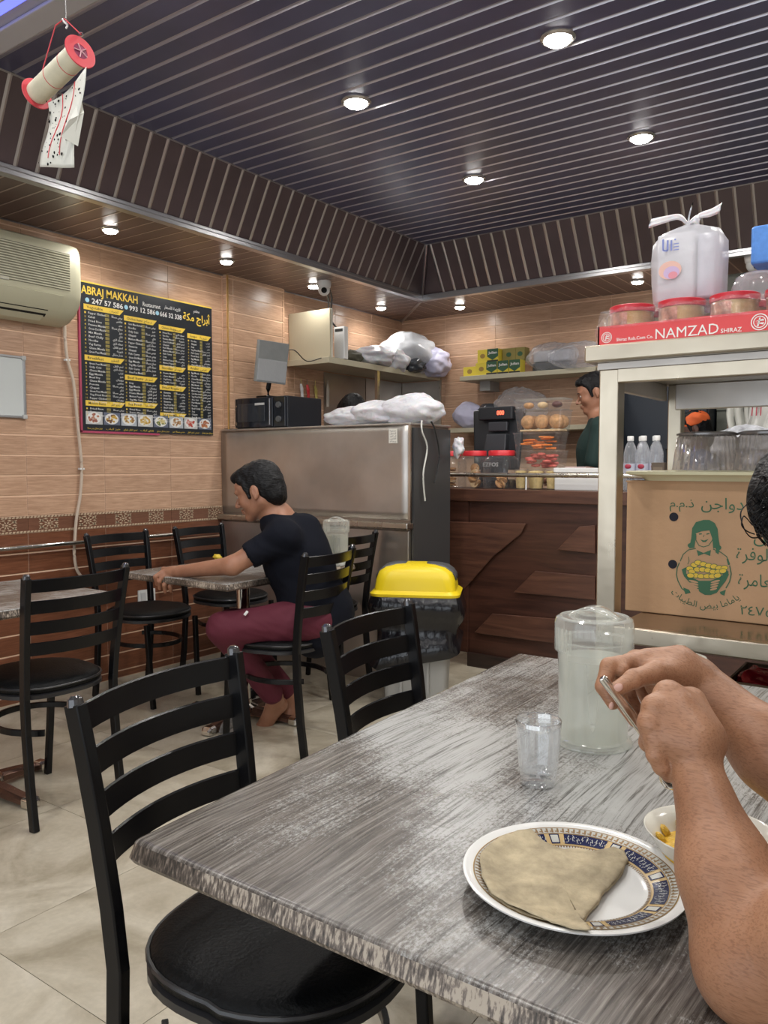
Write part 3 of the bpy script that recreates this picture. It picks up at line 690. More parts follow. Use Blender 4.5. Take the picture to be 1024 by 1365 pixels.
# ================================================================ tables and chairs
M_TOP = tabletop_mat(); M_EDGE = edge_mat()
M_CHR = mat('chrome', (0.72, 0.70, 0.66), 0.09, 1.0)
M_BLK = mat('black_lacquered_steel', (0.004, 0.004, 0.005), 0.27, 0.0, Specular_IOR_Level=0.28)
M_VIN = mat('black_vinyl', (0.003, 0.0035, 0.004), 0.45, Specular_IOR_Level=0.16, bump=0.25, bscale=160, scale=4)
M_PIPING = mat('black_piping', (0.02, 0.02, 0.022), 0.3)

def tabletop(name, parent, corners, z, th=0.034, bev=0.012):
    """top slab from 4 ground corners (world), wood grain on top, striped edge band"""
    cs = [Vector((x, y, 0)) for x, y in corners]; cen = sum(cs, Vector()) / 4
    def ring(ins, zz, r=0.010):
        out = []
        for i, c in enumerate(cs):
            p, n_ = cs[i - 1], cs[(i + 1) % 4]; a = (p - c).normalized(); b = (n_ - c).normalized(); cc = c + (a + b) * ins
            for k in range(5):
                t = k / 4; q = cc + a * r * (1 - t) ** 2 + b * r * t ** 2
                out.append((q.x, q.y, zz))
        return out
    q = MB()
    q.mat(1).loft([ring(.010, z - th), ring(.001, z - th + .003), ring(-.003, z - th + .010), ring(.001, z - .010), ring(.0025, z - .004)], caps=False)
    q.mat(0).loft([ring(.0025, z - .004), ring(.006, z - .0008), ring(.010, z)], caps=False)
    q.mat(0).add(ring(.010, z), [tuple(range(20))])
    q.mat(1).add(ring(.010, z - th), [tuple(reversed(range(20)))])
    me = q.mesh(name); me.materials.append(M_TOP); me.materials.append(M_EDGE)
    o = place(name, me, parent, smooth=True)
    if parent is not None: o.location = -Vector(parent.location)
    return o
def pedestal(t, ztop, r=0.038, spread=0.28, rot=0.0):
    MB().lathe([(r, .035), (r, ztop - .01)], n=28).build('pole', M_CHR, t, smooth=True)
    MB().lathe([(r + .04, .045), (r + .035, .062), (r + .006, .075), (r + .004, .095)], n=28, caps=False).build('collar', M_CHR, t, smooth=True)
    MB().lathe([(.11, ztop - .012), (.11, ztop - .002)], n=20).build('mounting_plate', M_BLK, t)
    for k in range(4):
        a = rot + k * PI / 2; d = Vector((math.cos(a), math.sin(a), 0))
        rg = []
        for s_, w_, z0, z1 in ((.02, .034, .03, .066), (spread * .5, .030, .022, .052), (spread * .86, .026, .012, .036)):
            n_ = Vector((-d.y, d.x, 0)); p = d * s_
            rg.append([tuple(p + n_ * a_ * w_ + Vector((0, 0, zz))) for a_, zz in ((-1, z0), (1, z0), (1, z1 * .8), (.6, z1), (-.6, z1), (-1, z1 * .8))])
        f = MB().loft(rg).build('foot', mat('brown_worn_metal', (0.16, 0.09, 0.07), 0.25, 0.8), t)
        rg = []
        for s_, w_, z0, z1 in ((spread * .84, .028, .004, .040), (spread * .95, .028, .004, .040), (spread, .020, .006, .026)):
            n_ = Vector((-d.y, d.x, 0)); p = d * s_
            rg.append([tuple(p + n_ * a_ * w_ + Vector((0, 0, zz))) for a_, zz in ((-1, z0), (1, z0), (1, z1 * .8), (.6, z1), (-.6, z1), (-1, z1 * .8))])
        MB().loft(rg).build('toe_cap', M_CHR, f, bevel=.002)
NT = [(-0.889, 0.656), (-0.125, 0.662), (-0.155, 1.966), (-0.947, 1.942)]
t = thing('dining_table', 'large grey wood-look table in the foreground with worn white top and plate on it', 'table', (-.53, 1.3, 0))
tabletop('tabletop', t, NT, .75)
pedestal(t, .715, rot=.785)
t = thing('dining_table', 'grey wood-look table with chrome pole that the man in black leans on', 'table', (-2.86, 2.80, 0))
tabletop('tabletop', t, [(-3.20, 2.355), (-2.50, 2.355), (-2.50, 3.24), (-3.20, 3.24)], .75)
pedestal(t, .715, r=.033, spread=.32, rot=.2)
t = thing('dining_table', 'grey wood-look table cut by the left edge of the picture', 'table', (-3.0, 1.55, 0))
tabletop('tabletop', t, [(-3.36, .80), (-2.67, .80), (-2.67, 1.955), (-3.36, 1.955)], .75)
pedestal(t, .715, r=.040, spread=.30, rot=.15)

def make_chair(label):
    t = thing('dining_chair', label, 'chair')
    def post(s):
        pts = [(-.235, s * .178, 0), (-.215, s * .178, .15), (-.200, s * .178, .33), (-.196, s * .178, .45), (-.205, s * .181, .55), (-.222, s * .187, .68), (-.240, s * .193, .79), (-.256, s * .198, .875)]
        q = MB(); q.tube(pts, .0115, ry=.0165, up=Vector((1, 0, 0)), square=True)
        return q.build('leg', M_BLK, t, bevel=.0015)
    for s in (-1, 1):
        p = post(s)
        q = MB(); q.tube([(-.2555, s * .198, .872), (-.2575, s * .198, .884), (-.258, s * .198, .889)], [.0135, .012, .006], ry=None, n=4 * 3)
        q.build('post_cap', mat('scuffed_black_cap', (.09, .09, .095), .12, .6), p, smooth=True)
        q = MB(); q.tube([(.205, s * .155, 0), (.190, s * .16, .2), (.175, s * .165, .432)], .012, ry=.012, up=Vector((1, 0, 0)), square=True)
        q.build('leg', M_BLK, t, bevel=.0015)
    for k, z in enumerate((.846, .772, .699, .626)):
        tz = (z - .45) / .425; x0 = -.2 - .056 * tz ** 1.25; hw = .178 + .02 * tz
        rings = []
        for j in range(13):
            u = j / 12 * 2 - 1; xx = x0 - .042 * (1 - u * u); yy = u * hw
            rings.append([(xx - .0035, yy, z - .022), (xx + .0035, yy, z - .022), (xx + .0035 - .006, yy, z + .021), (xx - .006, yy, z + .0235), (xx - .0035 - .006, yy, z + .021)])
        MB().loft(rings).build('back_slat', M_BLK, t, smooth=True)
    def dshape(k, n=44):
        o = []
        for j in range(n):
            a = 2 * PI * j / n; c, s = math.cos(a), math.sin(a)
            ex = 2.6 if c < 0 else 2.15
            r = (abs(c) ** ex + abs(s) ** ex) ** (-1 / ex)
            o.append((.005 + .212 * r * c * k, .212 * r * s * k * (1.0 if c > 0 else .96)))
        return o
    def lay(prof):
        return [[(x, y, z) for x, y in dshape(k)] for k, z in prof]
    MB().loft(lay([(.92, .432), (1.0, .437), (1.0, .450), (.95, .456)])).build('seat_frame', M_PIPING, t, smooth=True)
    st = MB().loft(lay([(.95, .453), (.985, .458), (.99, .468), (.965, .480), (.90, .489), (.75, .495), (.5, .4975), (.2, .4985), (.01, .499)])).build('seat', M_VIN, t, smooth='all')
    ring = [(x, y, .4725) for x, y in dshape(.99)]; ring.append(ring[0])
    MB().tube(ring, .0045, 6, caps=False).build('seat_piping', M_PIPING, st, smooth=True)
    rr = []
    for j in range(41):
        a = -PI * .80 + 2 * PI * .80 * j / 40
        rr.append((-.02 + .195 * math.cos(a), .165 * math.sin(a) * (1 if abs(a) < 2 else .98), .31))
    MB().tube(rr, .006, ry=.011, square=True, caps=True).build('stretcher_ring', M_BLK, t)
    return t
ch = make_chair('black ladder-back chair in the foreground left, its seat under the big table')
def put(ch, xp, yp, rz, lb):
    """(xp, yp) is the midpoint between the post tops"""
    off = Vector((-.256 * math.cos(rz), -.256 * math.sin(rz)))
    return (xp - off.x, yp - off.y, 0)
ch.location = put(ch, -1.15, .945, math.radians(4), ''); ch.rotation_euler = (0, 0, math.radians(8))
GRP = None
CH = [(-1.185, 1.60, 6, 'black ladder-back chair tucked to the big table in front of the yellow-lidded bin'),
      (-2.235, 2.715, 180 + 8, 'black ladder-back chair the man in the black shirt sits on'),
      (-2.67, 3.46, 180 + 2, 'black ladder-back chair behind the seated man, between him and the yellow-lidded bin'),
      (-2.515, 1.665, 180 + 1, 'black ladder-back chair at the left table, nearest the left edge of the picture'),
      (-3.80, 2.76, 2, 'black ladder-back chair against the tiled wall, left one of the two'),
      (-3.81, 3.36, 4, 'black ladder-back chair against the tiled wall beside the steel cabinet')]
for x, y, r, lb in CH:
    rz = math.radians(r); dup(ch, put(ch, x, y, rz, ''), rz, lb)
# bin ----------------------------------------------------------------
M_YEL = mat('yellow_plastic', (0.80, 0.60, 0.01), 0.35)
M_GRY = mat('grey_bin_plastic', (0.33, 0.33, 0.32), 0.5)
BX, BY, BR = -2.325, 3.55, math.radians(27)
t = thing('waste_bin', 'grey waste bin with yellow lid and black bin liner beside the brown counter', 'waste bin', (BX, BY, 0), BR)
q = MB()
def rr_loop(hx, hy, r, z, seg=6, wob=None):
    o = []
    for qd, (ax, ay) in enumerate([(1, 1), (-1, 1), (-1, -1), (1, -1)]):
        for k in range(seg + 1):
            a = qd * PI / 2 + k * PI / 2 / seg; o.append((ax * (hx - r) + r * math.cos(a), ay * (hy - r) + r * math.sin(a), z))
    return o
q.loft([rr_loop(.155, .11, .03, 0), rr_loop(.160, .115, .03, .03), rr_loop(.19, .138, .04, .56)]).build('bin_body', M_GRY, t, smooth=True)
for sx in (-.07, .07): MB().box((sx, -.128, .3), (.012, .012, .46)).build('body_rib', M_GRY, t)
q = MB(); q.loft([rr_loop(.222, .155, .05, .572), rr_loop(.232, .165, .055, .576), rr_loop(.235, .168, .055, .590), rr_loop(.222, .156, .05, .600), rr_loop(.212, .150, .05, .606), rr_loop(.205, .146, .06, .66), rr_loop(.192, .135, .07, .70), rr_loop(.165, .115, .07, .723), rr_loop(.12, .08, .06, .735), rr_loop(.05, .03, .02, .739)])
lid = q.build('lid', M_YEL, t, smooth=True)
M_DG = mat('dark_grey_plastic', (0.09, 0.095, 0.10), 0.4)
for sx in (-1, 1):      # dark grey swing flaps wrapping the shoulders of the lid
    q = MB(); rg = []
    for u in np.linspace(-.8, .8, 9):
        pr = []
        for k in range(7):
            s_ = k / 6
            x = sx * [.055, .092, .128, .164, .191, .207, .213][k]; z = [.7435, .7425, .7385, .728, .708, .686, .662][k]
            yy = u * [.055, .070, .090, .104, .104, .094, .080][k]
            pr.append((x, yy, z - abs(u) ** 3 * .012))
        rg.append(pr)
    n_ = 7; vs = [p for r_ in rg for p in r_]; fs = [(i * n_ + j, i * n_ + j + 1, (i + 1) * n_ + j + 1, (i + 1) * n_ + j) for i in range(8) for j in range(6)]
    q.add(vs, fs).build('lid_flap', M_DG, lid, smooth=True, solid=.006)
M_LINER = mat('black_bin_liner', (0.006, 0.006, 0.008), 0.16, bump=1.0, bscale=17, scale=6, stretch=(1, 1, .35))
rings = []; rn = random.Random(3)
for i, z in enumerate(np.linspace(.585, .26, 15)):
    lp = rr_loop(.222 + .02 * math.sin(i * .5), .158 + .018 * math.sin(i * .6), .06, z, 10); o = []
    for j, p in enumerate(lp):
        v = Vector(p); a = math.atan2(v.y, v.x)
        nn = mnoise.noise(Vector((math.cos(a) * 3, math.sin(a) * 3, z * 9))) * .035 + mnoise.noise(Vector((math.cos(a) * 9, math.sin(a) * 9, z * 22))) * .014
        k = 1 + (nn + (.045 if v.x > 0 else 0) * math.sin(PI * (i / 14))) / v.length
        o.append((v.x * k, v.y * k, z + (.09 * math.sin(a * 1.5 + 1.2) if i > 9 else 0) * (i - 9) / 5 * (1 if i > 9 else 0)))
    rings.append(o)
MB().loft(rings, caps=False).build('bin_liner', M_LINER, t, smooth='all')

# ================================================================ on and by the left wall
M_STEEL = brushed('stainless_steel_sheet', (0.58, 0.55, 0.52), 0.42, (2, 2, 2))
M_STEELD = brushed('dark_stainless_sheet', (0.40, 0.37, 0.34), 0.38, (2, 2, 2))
M_BRIGHT = brushed('bright_stainless_tube', (0.64, 0.60, 0.53), 0.28, (8, 8, 2))
# tall steel cabinet
t = thing('steel_cabinet', 'large stainless steel cabinet with flat dented front under the microwave', 'cabinet', (-3.24, 3.93, 0))
SO = Vector((3.24, -3.93, 0))
def W(mb, name, mm, **k): return mb.build(name, mm, t, loc=tuple(-Vector(t.location)), **k)
q = MB()    # slightly dented skin
rg = []
for i in range(25):
    u = i / 24; col_ = []
    for j in range(13):
        v = j / 12; x = -3.985 + u * 1.498; z = .945 + v * .535
        d = .006 * mnoise.noise(Vector((x * 2.2, z * 2.5, 3))) + .0035 * mnoise.noise(Vector((x * 7, z * 3, 8)))
        col_.append((x, 3.720 + d, z))
    rg.append(col_)
vs = [p for c in rg for p in c]; q.add(vs, [(i * 13 + j, (i + 1) * 13 + j, (i + 1) * 13 + j + 1, i * 13 + j + 1) for i in range(24) for j in range(12)])
W(q, 'front_panel', M_STEEL, smooth='all', solid=-.006)
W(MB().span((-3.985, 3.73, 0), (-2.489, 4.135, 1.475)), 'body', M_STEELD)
W(MB().span((-3.985, 3.712, 1.475), (-2.478, 4.145, 1.487)), 'top_panel', M_STEEL, bevel=.003)
W(MB().span((-2.492, 3.712, .945), (-2.480, 3.725, 1.477)), 'corner_trim', M_BRIGHT)
W(MB().span((-3.985, 3.675, .895), (-2.474, 3.74, .93)), 'ledge', M_BRIGHT, bevel=.006)
W(MB().span((-3.99, 3.712, .12), (-3.26, 3.73, .885)), 'lower_door', M_STEEL, bevel=.004)
W(MB().span((-3.25, 3.712, .12), (-2.49, 3.73, .885)), 'lower_door', M_STEEL, bevel=.004)
st = W(MB().span((-2.622, 3.7085, 1.375), (-2.565, 3.7135, 1.455)), 'notice_sticker', mat('paper_white', (.72, .70, .64), .6))
q = MB()
for k, s_ in enumerate(['ممنوع', 'الدخول', 'لغير', 'العاملين', 'رجاء']): write(q, arabic(s_), (-2.5935, 3.7083, 1.440 - k * .0145), (1, 0, 0), (0, 0, 1), .013, .042, 'C', res=1)
q.build('lettering', mat('ink_black', (.02, .02, .02), .6), st, loc=None)
W(MB().span((-2.487, 3.74, .12), (-2.472, 4.13, 1.46)), 'side_panel', mat('dark_cabinet_side', (.05, .05, .052), .35))
# cables down its side
for nm, cc, pts, lb in [('cable', (.6, .6, .56), [(-2.462, 3.80, 1.50), (-2.452, 3.79, 1.44), (-2.45, 3.84, 1.35), (-2.45, 3.80, 1.2), (-2.45, 3.82, 1.05)], 'white cable hanging down the dark side of the steel cabinet'),
                        ('cable', (.02, .02, .02), [(-2.462, 3.9, 1.50), (-2.45, 3.93, 1.44), (-2.45, 3.97, 1.3), (-2.45, 3.92, 1.15)], 'black cable hanging down the dark side of the steel cabinet')]:
    c = [Vector(p) for p in pts]; sm = []
    for i in range(len(c) - 1):
        p0, p1, p2, p3 = c[max(i - 1, 0)], c[i], c[i + 1], c[min(i + 2, len(c) - 1)]
        for s_ in range(8):
            u = s_ / 8; sm.append(.5 * ((2 * p1) + (p2 - p0) * u + (2 * p0 - 5 * p1 + 4 * p2 - p3) * u * u + (3 * p1 - p0 - 3 * p2 + p3) * u ** 3))
    sm.append(c[-1]); tag(MB().tube(sm, .005, 6).build(nm, mat('cable_%s' % ('white' if cc[0] > .3 else 'black'), cc, .4), smooth=True), lb, 'cable')
def spline(c, per=8):
    c = [Vector(p) for p in c]; sm = []
    for i in range(len(c) - 1):
        p0, p1, p2, p3 = c[max(i - 1, 0)], c[i], c[i + 1], c[min(i + 2, len(c) - 1)]
        for s_ in range(per):
            u = s_ / per; sm.append(.5 * ((2 * p1) + (p2 - p0) * u + (2 * p0 - 5 * p1 + 4 * p2 - p3) * u * u + (3 * p1 - p0 - 3 * p2 + p3) * u ** 3))
    sm.append(c[-1]); return sm

# microwave
t = thing('microwave_oven', 'black microwave oven on top of the steel cabinet', 'microwave', (-3.74, 3.98, 1.487))
MB().rbox((0, .02, .108), (.485, .34, .200), .010).build('casing', mat('black_enamel', (.015, .017, .022), .25), t)
dr = MB().rbox((-.055, -.158, .108), (.37, .022, .19), .006).build('door', mat('black_glossy_door', (.012, .014, .02), .12), t)
MB().rbox((-.06, -.1705, .108), (.25, .004, .12), .004).build('window', mat('smoked_glass', (.03, .033, .04), .06), dr)
MB().box((.02, -.1735, .162), (.085, .002, .014)).build('sticker', mat('silver_sticker', (.5, .5, .5), .4), dr)
MB().rbox((.117, -.178, .108), (.013, .02, .17), .004).build('door_handle', mat('dark_silver_handle', (.25, .25, .27), .2, .8), dr)
cp = MB().rbox((.187, -.158, .108), (.105, .022, .19), .006).build('control_panel', mat('black_glossy_door', (.012, .014, .02), .12), t)
for k in range(2): MB().lathe([(.020, 0), (.018, .014), (.001, .015)], (.187, -.169, .06 + .09 * k), 16, True, (0, -1, 0)).build('knob', M_DG, cp)
for sx in (-1, 1):
    for sy in (-.12, .15): MB().cyl((sx * .2, sy, 0), (sx * .2, sy, .01), .014).build('foot', M_BLK, t)
q = MB()
for dx in (-.22, -.195): 
    for dz in (.035, .155, .045): q.box((dx, -.1705, dz), (.006, .003, .010))
q.build('chrome_block', M_CHR, dr)  # small chrome blocks at the left of the door
# monitor seen from the side/back, in grey plastic
t = thing('flat_monitor', 'grey flat monitor in dusty plastic film, standing on the microwave', 'monitor', (-3.76, 3.93, 1.697))
def tilted(mb): return mb
q = MB(); q.xf(Matrix.Rotation(math.radians(8), 4, 'Y') @ Matrix.Rotation(math.radians(-12), 4, 'Z'))
q.rbox((0, 0, .235), (.030, .24, .27), .006)
sc_ = q.build('screen_body', mat('grey_dusty_plastic', (.22, .23, .23), .35, var=.12, scale=6, bump=.3, bscale=12), t)
q = MB(); q.xf(Matrix.Rotation(math.radians(8), 4, 'Y') @ Matrix.Rotation(math.radians(-12), 4, 'Z')); q.rbox((.017, .0, .18), (.004, .228, .14), .004); q.build('film_wrap', mat('grey_film', (.33, .34, .35), .25, bump=.4, bscale=14, scale=4), sc_)
MB().tube([(0, 0, .005), (.0, 0, .06), (.014, 0, .12)], .016, 10).build('stand', M_BLK, t)
MB().rbox((0, 0, .006), (.12, .13, .012), .02).build('stand_base', M_BLK, t)
q = MB(); q.tube(spline([(-3.72, 4.02, 2.0), (-3.70, 4.12, 2.03), (-3.70, 4.25, 1.97), (-3.66, 4.36, 2.0)]), .0035, 6)
tag(q.build('cable', mat('cable_black', (.02, .02, .02), .4), smooth=True), 'black wire looping from the grey monitor to the beige panel', 'cable')

# menu board -----------------------------------------------------------
MY0, MY1, MZ0, MZ1, MX = 2.68, 3.640, 1.445, 2.262, -3.978
t = thing('menu_board', 'black menu board with yellow headings and food photographs on the tiled wall', 'menu board', (MX, MY0, MZ0))
MB().span((-.012, 0, 0), (0, MY1 - MY0, MZ1 - MZ0)).build('panel', mat('menu_black', (.012, .016, .022), .35), t)
BWd, BH = MY1 - MY0, MZ1 - MZ0
q = MB(); q.span((-.014, -.010, -.008), (-.001, 0, BH)); q.span((-.014, -.010, -.012), (-.001, BWd * .55, 0)); q.build('red_backing_edge', mat('faded_red', (.42, .06, .12), .5), t)
q = MB(); q.span((-.014, .0, BH), (.0005, BWd, BH + .008)); q.build('yellow_backing_edge', mat('menu_yellow', (.80, .56, .07), .4), t)
yl, wh, dk, bx, gp = MB(), MB(), MB(), MB(), MB()
def wr(mb, s_, u, v, size, width=None, align='L', bold=0.0, ar=False, off=.0016, res=1):
    write(mb, arabic(s_) if ar else s_, (0, u * BWd, v * BH), (0, 1, 0), (0, 0, 1), size, width, align, bold, res, off)
wr(yl, 'ABRAJ MAKKAH', .005, .925, .062, .335 * BWd + .055, bold=.02, res=3)
wr(wh, 'Restaurant', .435, .918, .036, .135 * BWd, bold=.015)
wr(wh, '247 57 586', .075, .868, .040, .215 * BWd, bold=.02, res=2); wr(wh, '993 12 586', .335, .868, .040, .195 * BWd, bold=.02, res=2); wr(wh, '666 32 338', .565, .868, .040, .175 * BWd, bold=.02, res=2)
for u in (.045, .312, .545):
    gp.add([(.0018, u * BWd + .013 * math.cos(a * PI / 8), .885 * BH + .013 * math.sin(a * PI / 8)) for a in range(16)], [tuple(range(16))])
wr(yl, 'أبراج مكة', .985, .875, .062, .235 * BWd, 'R', .02, True, res=3); wr(wh, 'مطعم', .865, .945, .026, .05 * BWd, 'C', .01, True)
wr(wh, 'قائمة الاسعار', .665, .93, .026, .13 * BWd, 'C', .01, True)
XC = [(.02, .275), (.295, .245), (.555, .215), (.785, .205)]
rnd = random.Random(5)
EN = ['Only Gobi', 'Gobi Manchurian', 'Veg Mix Curry', 'Green Dal Masala', 'Green Peas Masala', 'Chana Masala', 'Aloo Gobi', 'Mix Masala', 'Veg Kurma', 'Egg Masala', 'Veg Fried Rice', 'Chapati', 'Porotta', 'Puri Masala', 'Mutton Masala', 'Mutton Pepper', 'Fish Curry', 'Beef Fry', 'Beef Chilly', 'Pepper Chicken', 'Prawns Masala', 'Tea', 'Soup', 'Noodles', 'Shawarma', 'Kabab', 'Fried Rice']
AR = ['دجاج مسالا', 'رز مقلي', 'لحم فلفل', 'سمك كاري', 'بيض مسالا', 'خبز', 'شاي', 'حمص', 'عدس مسالا', 'خضار مشكل', 'روبيان', 'بطاطس', 'شوربة', 'كباب']
def section(ci, v, title, art, rows, dv):
    u, wd = XC[ci]
    yl.add([(.0014, (u) * BWd, v * BH), (.0014, (u + wd - .03) * BWd, v * BH), (.0014, (u + wd) * BWd, (v + .037) * BH), (.0014, u * BWd, (v + .037) * BH)], [(0, 1, 2, 3)])
    wr(dk, title, u + .02, v + .010, .021, min(.115, .012 * len(title)) * BWd, off=.002, bold=.01); wr(dk, art, u + wd - .04, v + .010, .021, .06 * BWd, 'R', ar=True, off=.002)
    for r in range(rows):
        vv = v - .012 - dv * (r + .55)
        e = rnd.choice(EN); a = rnd.choice(AR); hh = dv * .80 * BH
        wr(wh, e, u + .030, vv, hh, min(.10, .0078 * len(e)) * BWd * (wd / .24), bold=.01); wr(wh, a, u + wd - .012, vv, hh, min(.075, .0085 * len(a)) * BWd, 'R', .01, True)
        wr(yl, str(r + 1), u + .004, vv, hh * .9, .010 * BWd)
        bx.add([(.0012, (u + wd * .52) * BWd, (vv - .002) * BH), (.0012, (u + wd * .62) * BWd, (vv - .002) * BH), (.0012, (u + wd * .62) * BWd, (vv + dv * .62) * BH), (.0012, (u + wd * .52) * BWd, (vv + dv * .62) * BH)], [(0, 1, 2, 3)])
        wr(dk, rnd.choice(['0.500', '1.000', '0.750', '1.250']), u + wd * .53, vv + .001, hh * .7, wd * .08 * BWd, off=.002)
section(0, .820, 'Vegetable', 'الخضروات', 11, .0262); section(0, .478, 'Breakfast', 'الفطور', 12, .0235); section(0, .170, 'Mutton Items', 'لحم غنم', 3, .0215)
section(1, .790, 'Chicken Items', 'دجاج', 14, .0262); section(1, .372, 'Beef Items', 'لحم بقر', 7, .0238); section(1, .182, 'Sea Food', 'ماكولات بحرية', 4, .0215)
section(2, .768, 'Chinese Items', 'صيني', 12, .0222); section(2, .470, 'Noodles', 'نودلز', 5, .0225); section(2, .325, 'Fried Rice', 'رز مقلي', 8, .0225); section(2, .120, 'Salt & Hot Milk', 'حليب', 2, .0125)
section(3, .740, 'Soups', 'شوربة', 9, .0228); section(3, .495, 'Arabic', 'عربي', 19, .0228)
for k in range(1):
    for u in np.linspace(.03, .9, 8): wr(yl, rnd.choice(AR) + ' ' + rnd.choice(AR), u, .012, .014, .10 * BWd, ar=True)
for mb, nm, mm in ((yl, 'yellow_lettering', mat('menu_yellow', (.80, .56, .07), .4)), (wh, 'white_lettering', mat('menu_white', (.72, .72, .70), .45)), (dk, 'dark_lettering', mat('ink_black', (.02, .02, .02), .6)), (bx, 'price_box', mat('price_ochre', (.33, .27, .07), .5)), (gp, 'phone_symbol', mat('sky_print', (.35, .6, .75), .5))):
    mb.build(nm, mm, t)
FP = [((.30, .10, .07), (.45, .2, .12)), ((.55, .34, .05), (.16, .07, .03)), ((.55, .36, .10), (.3, .16, .06)), ((.62, .45, .16), (.5, .3, .05)), ((.6, .5, .22), (.12, .16, .04)), ((.5, .32, .17), (.32, .16, .06)), ((.45, .06, .04), (.6, .3, .25)), ((.5, .2, .08), (.35, .1, .04))]
for k in range(8):
    u0 = .02 + k * .1215; cx_ = (u0 + .054) * BWd; cz_ = .088 * BH
    ph = MB().span((0, u0 * BWd, .045 * BH), (.0015, (u0 + .112) * BWd, .132 * BH)).build('food_photo', mat('photo_ground_%d' % (k % 3), [(.5, .5, .5), (.12, .14, .2), (.42, .45, .5)][k % 3], .5), t)
    MB().add([(.002, cx_ + .046 * math.cos(a * PI / 10), cz_ + .031 * math.sin(a * PI / 10)) for a in range(20)], [tuple(range(20))]).build('printed_plate', mat('menu_white', (.72, .72, .70), .45), ph)
    f = MB()
    rr_ = random.Random(k)
    for j in range(26):
        a, r_ = rr_.random() * 2 * PI, math.sqrt(rr_.random()) * .9
        yy, zz = cx_ + .038 * r_ * math.cos(a), cz_ + .025 * r_ * math.sin(a); s_ = .006 + .004 * rr_.random(); f.mat(j % 2)
        f.add([(.0022 + j * .00002, yy + s_ * math.cos(b * 1.05 + j), zz + s_ * .7 * math.sin(b * 1.05 + j)) for b in range(6)], [tuple(range(6))])
    f.build('printed_food', [mat('food_a%d' % k, FP[k][0], .5), mat('food_b%d' % k, FP[k][1], .5)], ph)

# air conditioner -------------------------------------------------------
M_AC = mat('yellowed_cream_plastic', (0.56, 0.54, 0.39), 0.35)
t = thing('air_conditioner', 'yellowed cream split air conditioner on the wall at the left edge', 'air conditioner', (-4.0, 2.1, 2.2))
prof = [(.008, -.19), (.012, .205), (.15, .205), (.185, .190), (.200, .155), (.205, .04), (.203, -.06), (.190, -.115), (.15, -.165), (.09, -.20), (.03, -.21)]
q = MB(); rgs = []
for yy, k in ((-.50, .9), (-.49, .985), (-.47, 1), (.43, 1), (.455, .985), (.468, .93), (.474, .84)):
    rgs.append([(.10 + (x - .10) * k, yy, z * k) for x, z in prof])
q.loft(rgs).build('casing', M_AC, t, smooth=True)
for k in range(15):
    z = .135 - k * .0125; MB().box((.2035 + .002, -.03, z), (.006, .86, .0055)).build('grille_slat', M_AC, t)
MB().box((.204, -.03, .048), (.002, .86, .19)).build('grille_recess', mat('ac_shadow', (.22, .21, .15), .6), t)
q = MB(); q.loft([[(.2, yy, -.075), (.208, yy, -.078), (.196, yy, -.118), (.150, yy, -.160), (.144, yy, -.155)] for yy in (-.45, .36)]).build('louvre_flap', M_AC, t, smooth=True)
q = MB(); q.loft([[(.150, yy, -.150), (.161, yy, -.153), (.125, yy, -.184), (.115, yy, -.176)] for yy in (-.45, .30)]).build('air_outlet', mat('black_slot', (.01, .01, .01), .5), t)
q = MB(); q.loft([[(.120, yy, -.172), (.131, yy, -.180), (.098, yy, -.203), (.092, yy, -.197)] for yy in (-.45, .29)]).build('lower_vane', M_AC, t)
MB().rbox((.2, .02, -.042), (.016, .10, .018), .006).build('maker_badge', mat('badge_grey', (.45, .44, .38), .3, .3), t)
# drain pipe
pts = [on('x', -3.972, x, y) for x, y in [(86, 425), (87, 455), (90, 480), (98, 510), (103, 560), (107, 600), (109, 625), (107, 660), (102, 690), (100, 715), (99, 738), (102, 758), (108, 768)]]
t = thing('drain_pipe', 'cream drain hose running down the tiled wall from the air conditioner', 'pipe', tuple(pts[0]))
q = MB(); q.tube(spline([p - pts[0] for p in pts], 5), .0085, 8); q.build('hose', mat('cream_hose', (.55, .45, .36), .45), t, smooth=True)
for k in (2, 6): MB().box(tuple(pts[k] - pts[0] + Vector((-.004, 0, 0))), (.022, .030, .010)).build('clip', M_WHITE, t, bevel=.002)
# whiteboard
t = thing('whiteboard', 'small aluminium-framed whiteboard on the wall at the left edge', 'whiteboard', (-3.99, 2.05, 1.655))
MB().span((0, -.29, -.15), (.008, .29, .15)).build('writing_surface', mat('whiteboard_white', (.60, .63, .62), .2), t)
q = MB()
for a, b in (((0, -.30, .148), (.014, .30, .16)), ((0, -.30, -.16), (.014, .30, -.148)), ((0, .288, -.16), (.014, .30, .16)), ((0, -.30, -.16), (.014, -.288, .16))): q.span(a, b)
q.build('frame', M_ALU, t, bevel=.002)
for sz in (-1, 1): MB().span((0, .278, sz * .152 - .011), (.017, .303, sz * .152 + .011)).build('corner_cap', mat('cap_grey', (.45, .45, .44), .4), t, bevel=.003)
# hand rail
t = thing('wall_rail', 'steel rail along the tiled wall below the patterned border', 'rail', (-3.94, 2.4, .826))
MB().cyl((0, -1.0, 0), (0, 1.27, 0), .012, n=14).build('bar', M_CHR, t, smooth=True)
for yy in (-.7, .22, .95): MB().cyl((-.06, yy, 0), (0, yy, 0), .009).build('bracket', M_CHR, t)
# wall socket
t = thing('wall_socket', 'white double wall socket behind the chairs, low on the dark tiles', 'socket', (-3.99, 3.10, .46))
MB().rbox((0, 0, 0), (.012, .125, .08), .004).build('plate', M_WHITE, t)
for sy in (-.03, .03): MB().box((.007, sy, 0), (.004, .035, .05)).build('socket_insert', mat('socket_grey', (.6, .6, .6), .4), t)

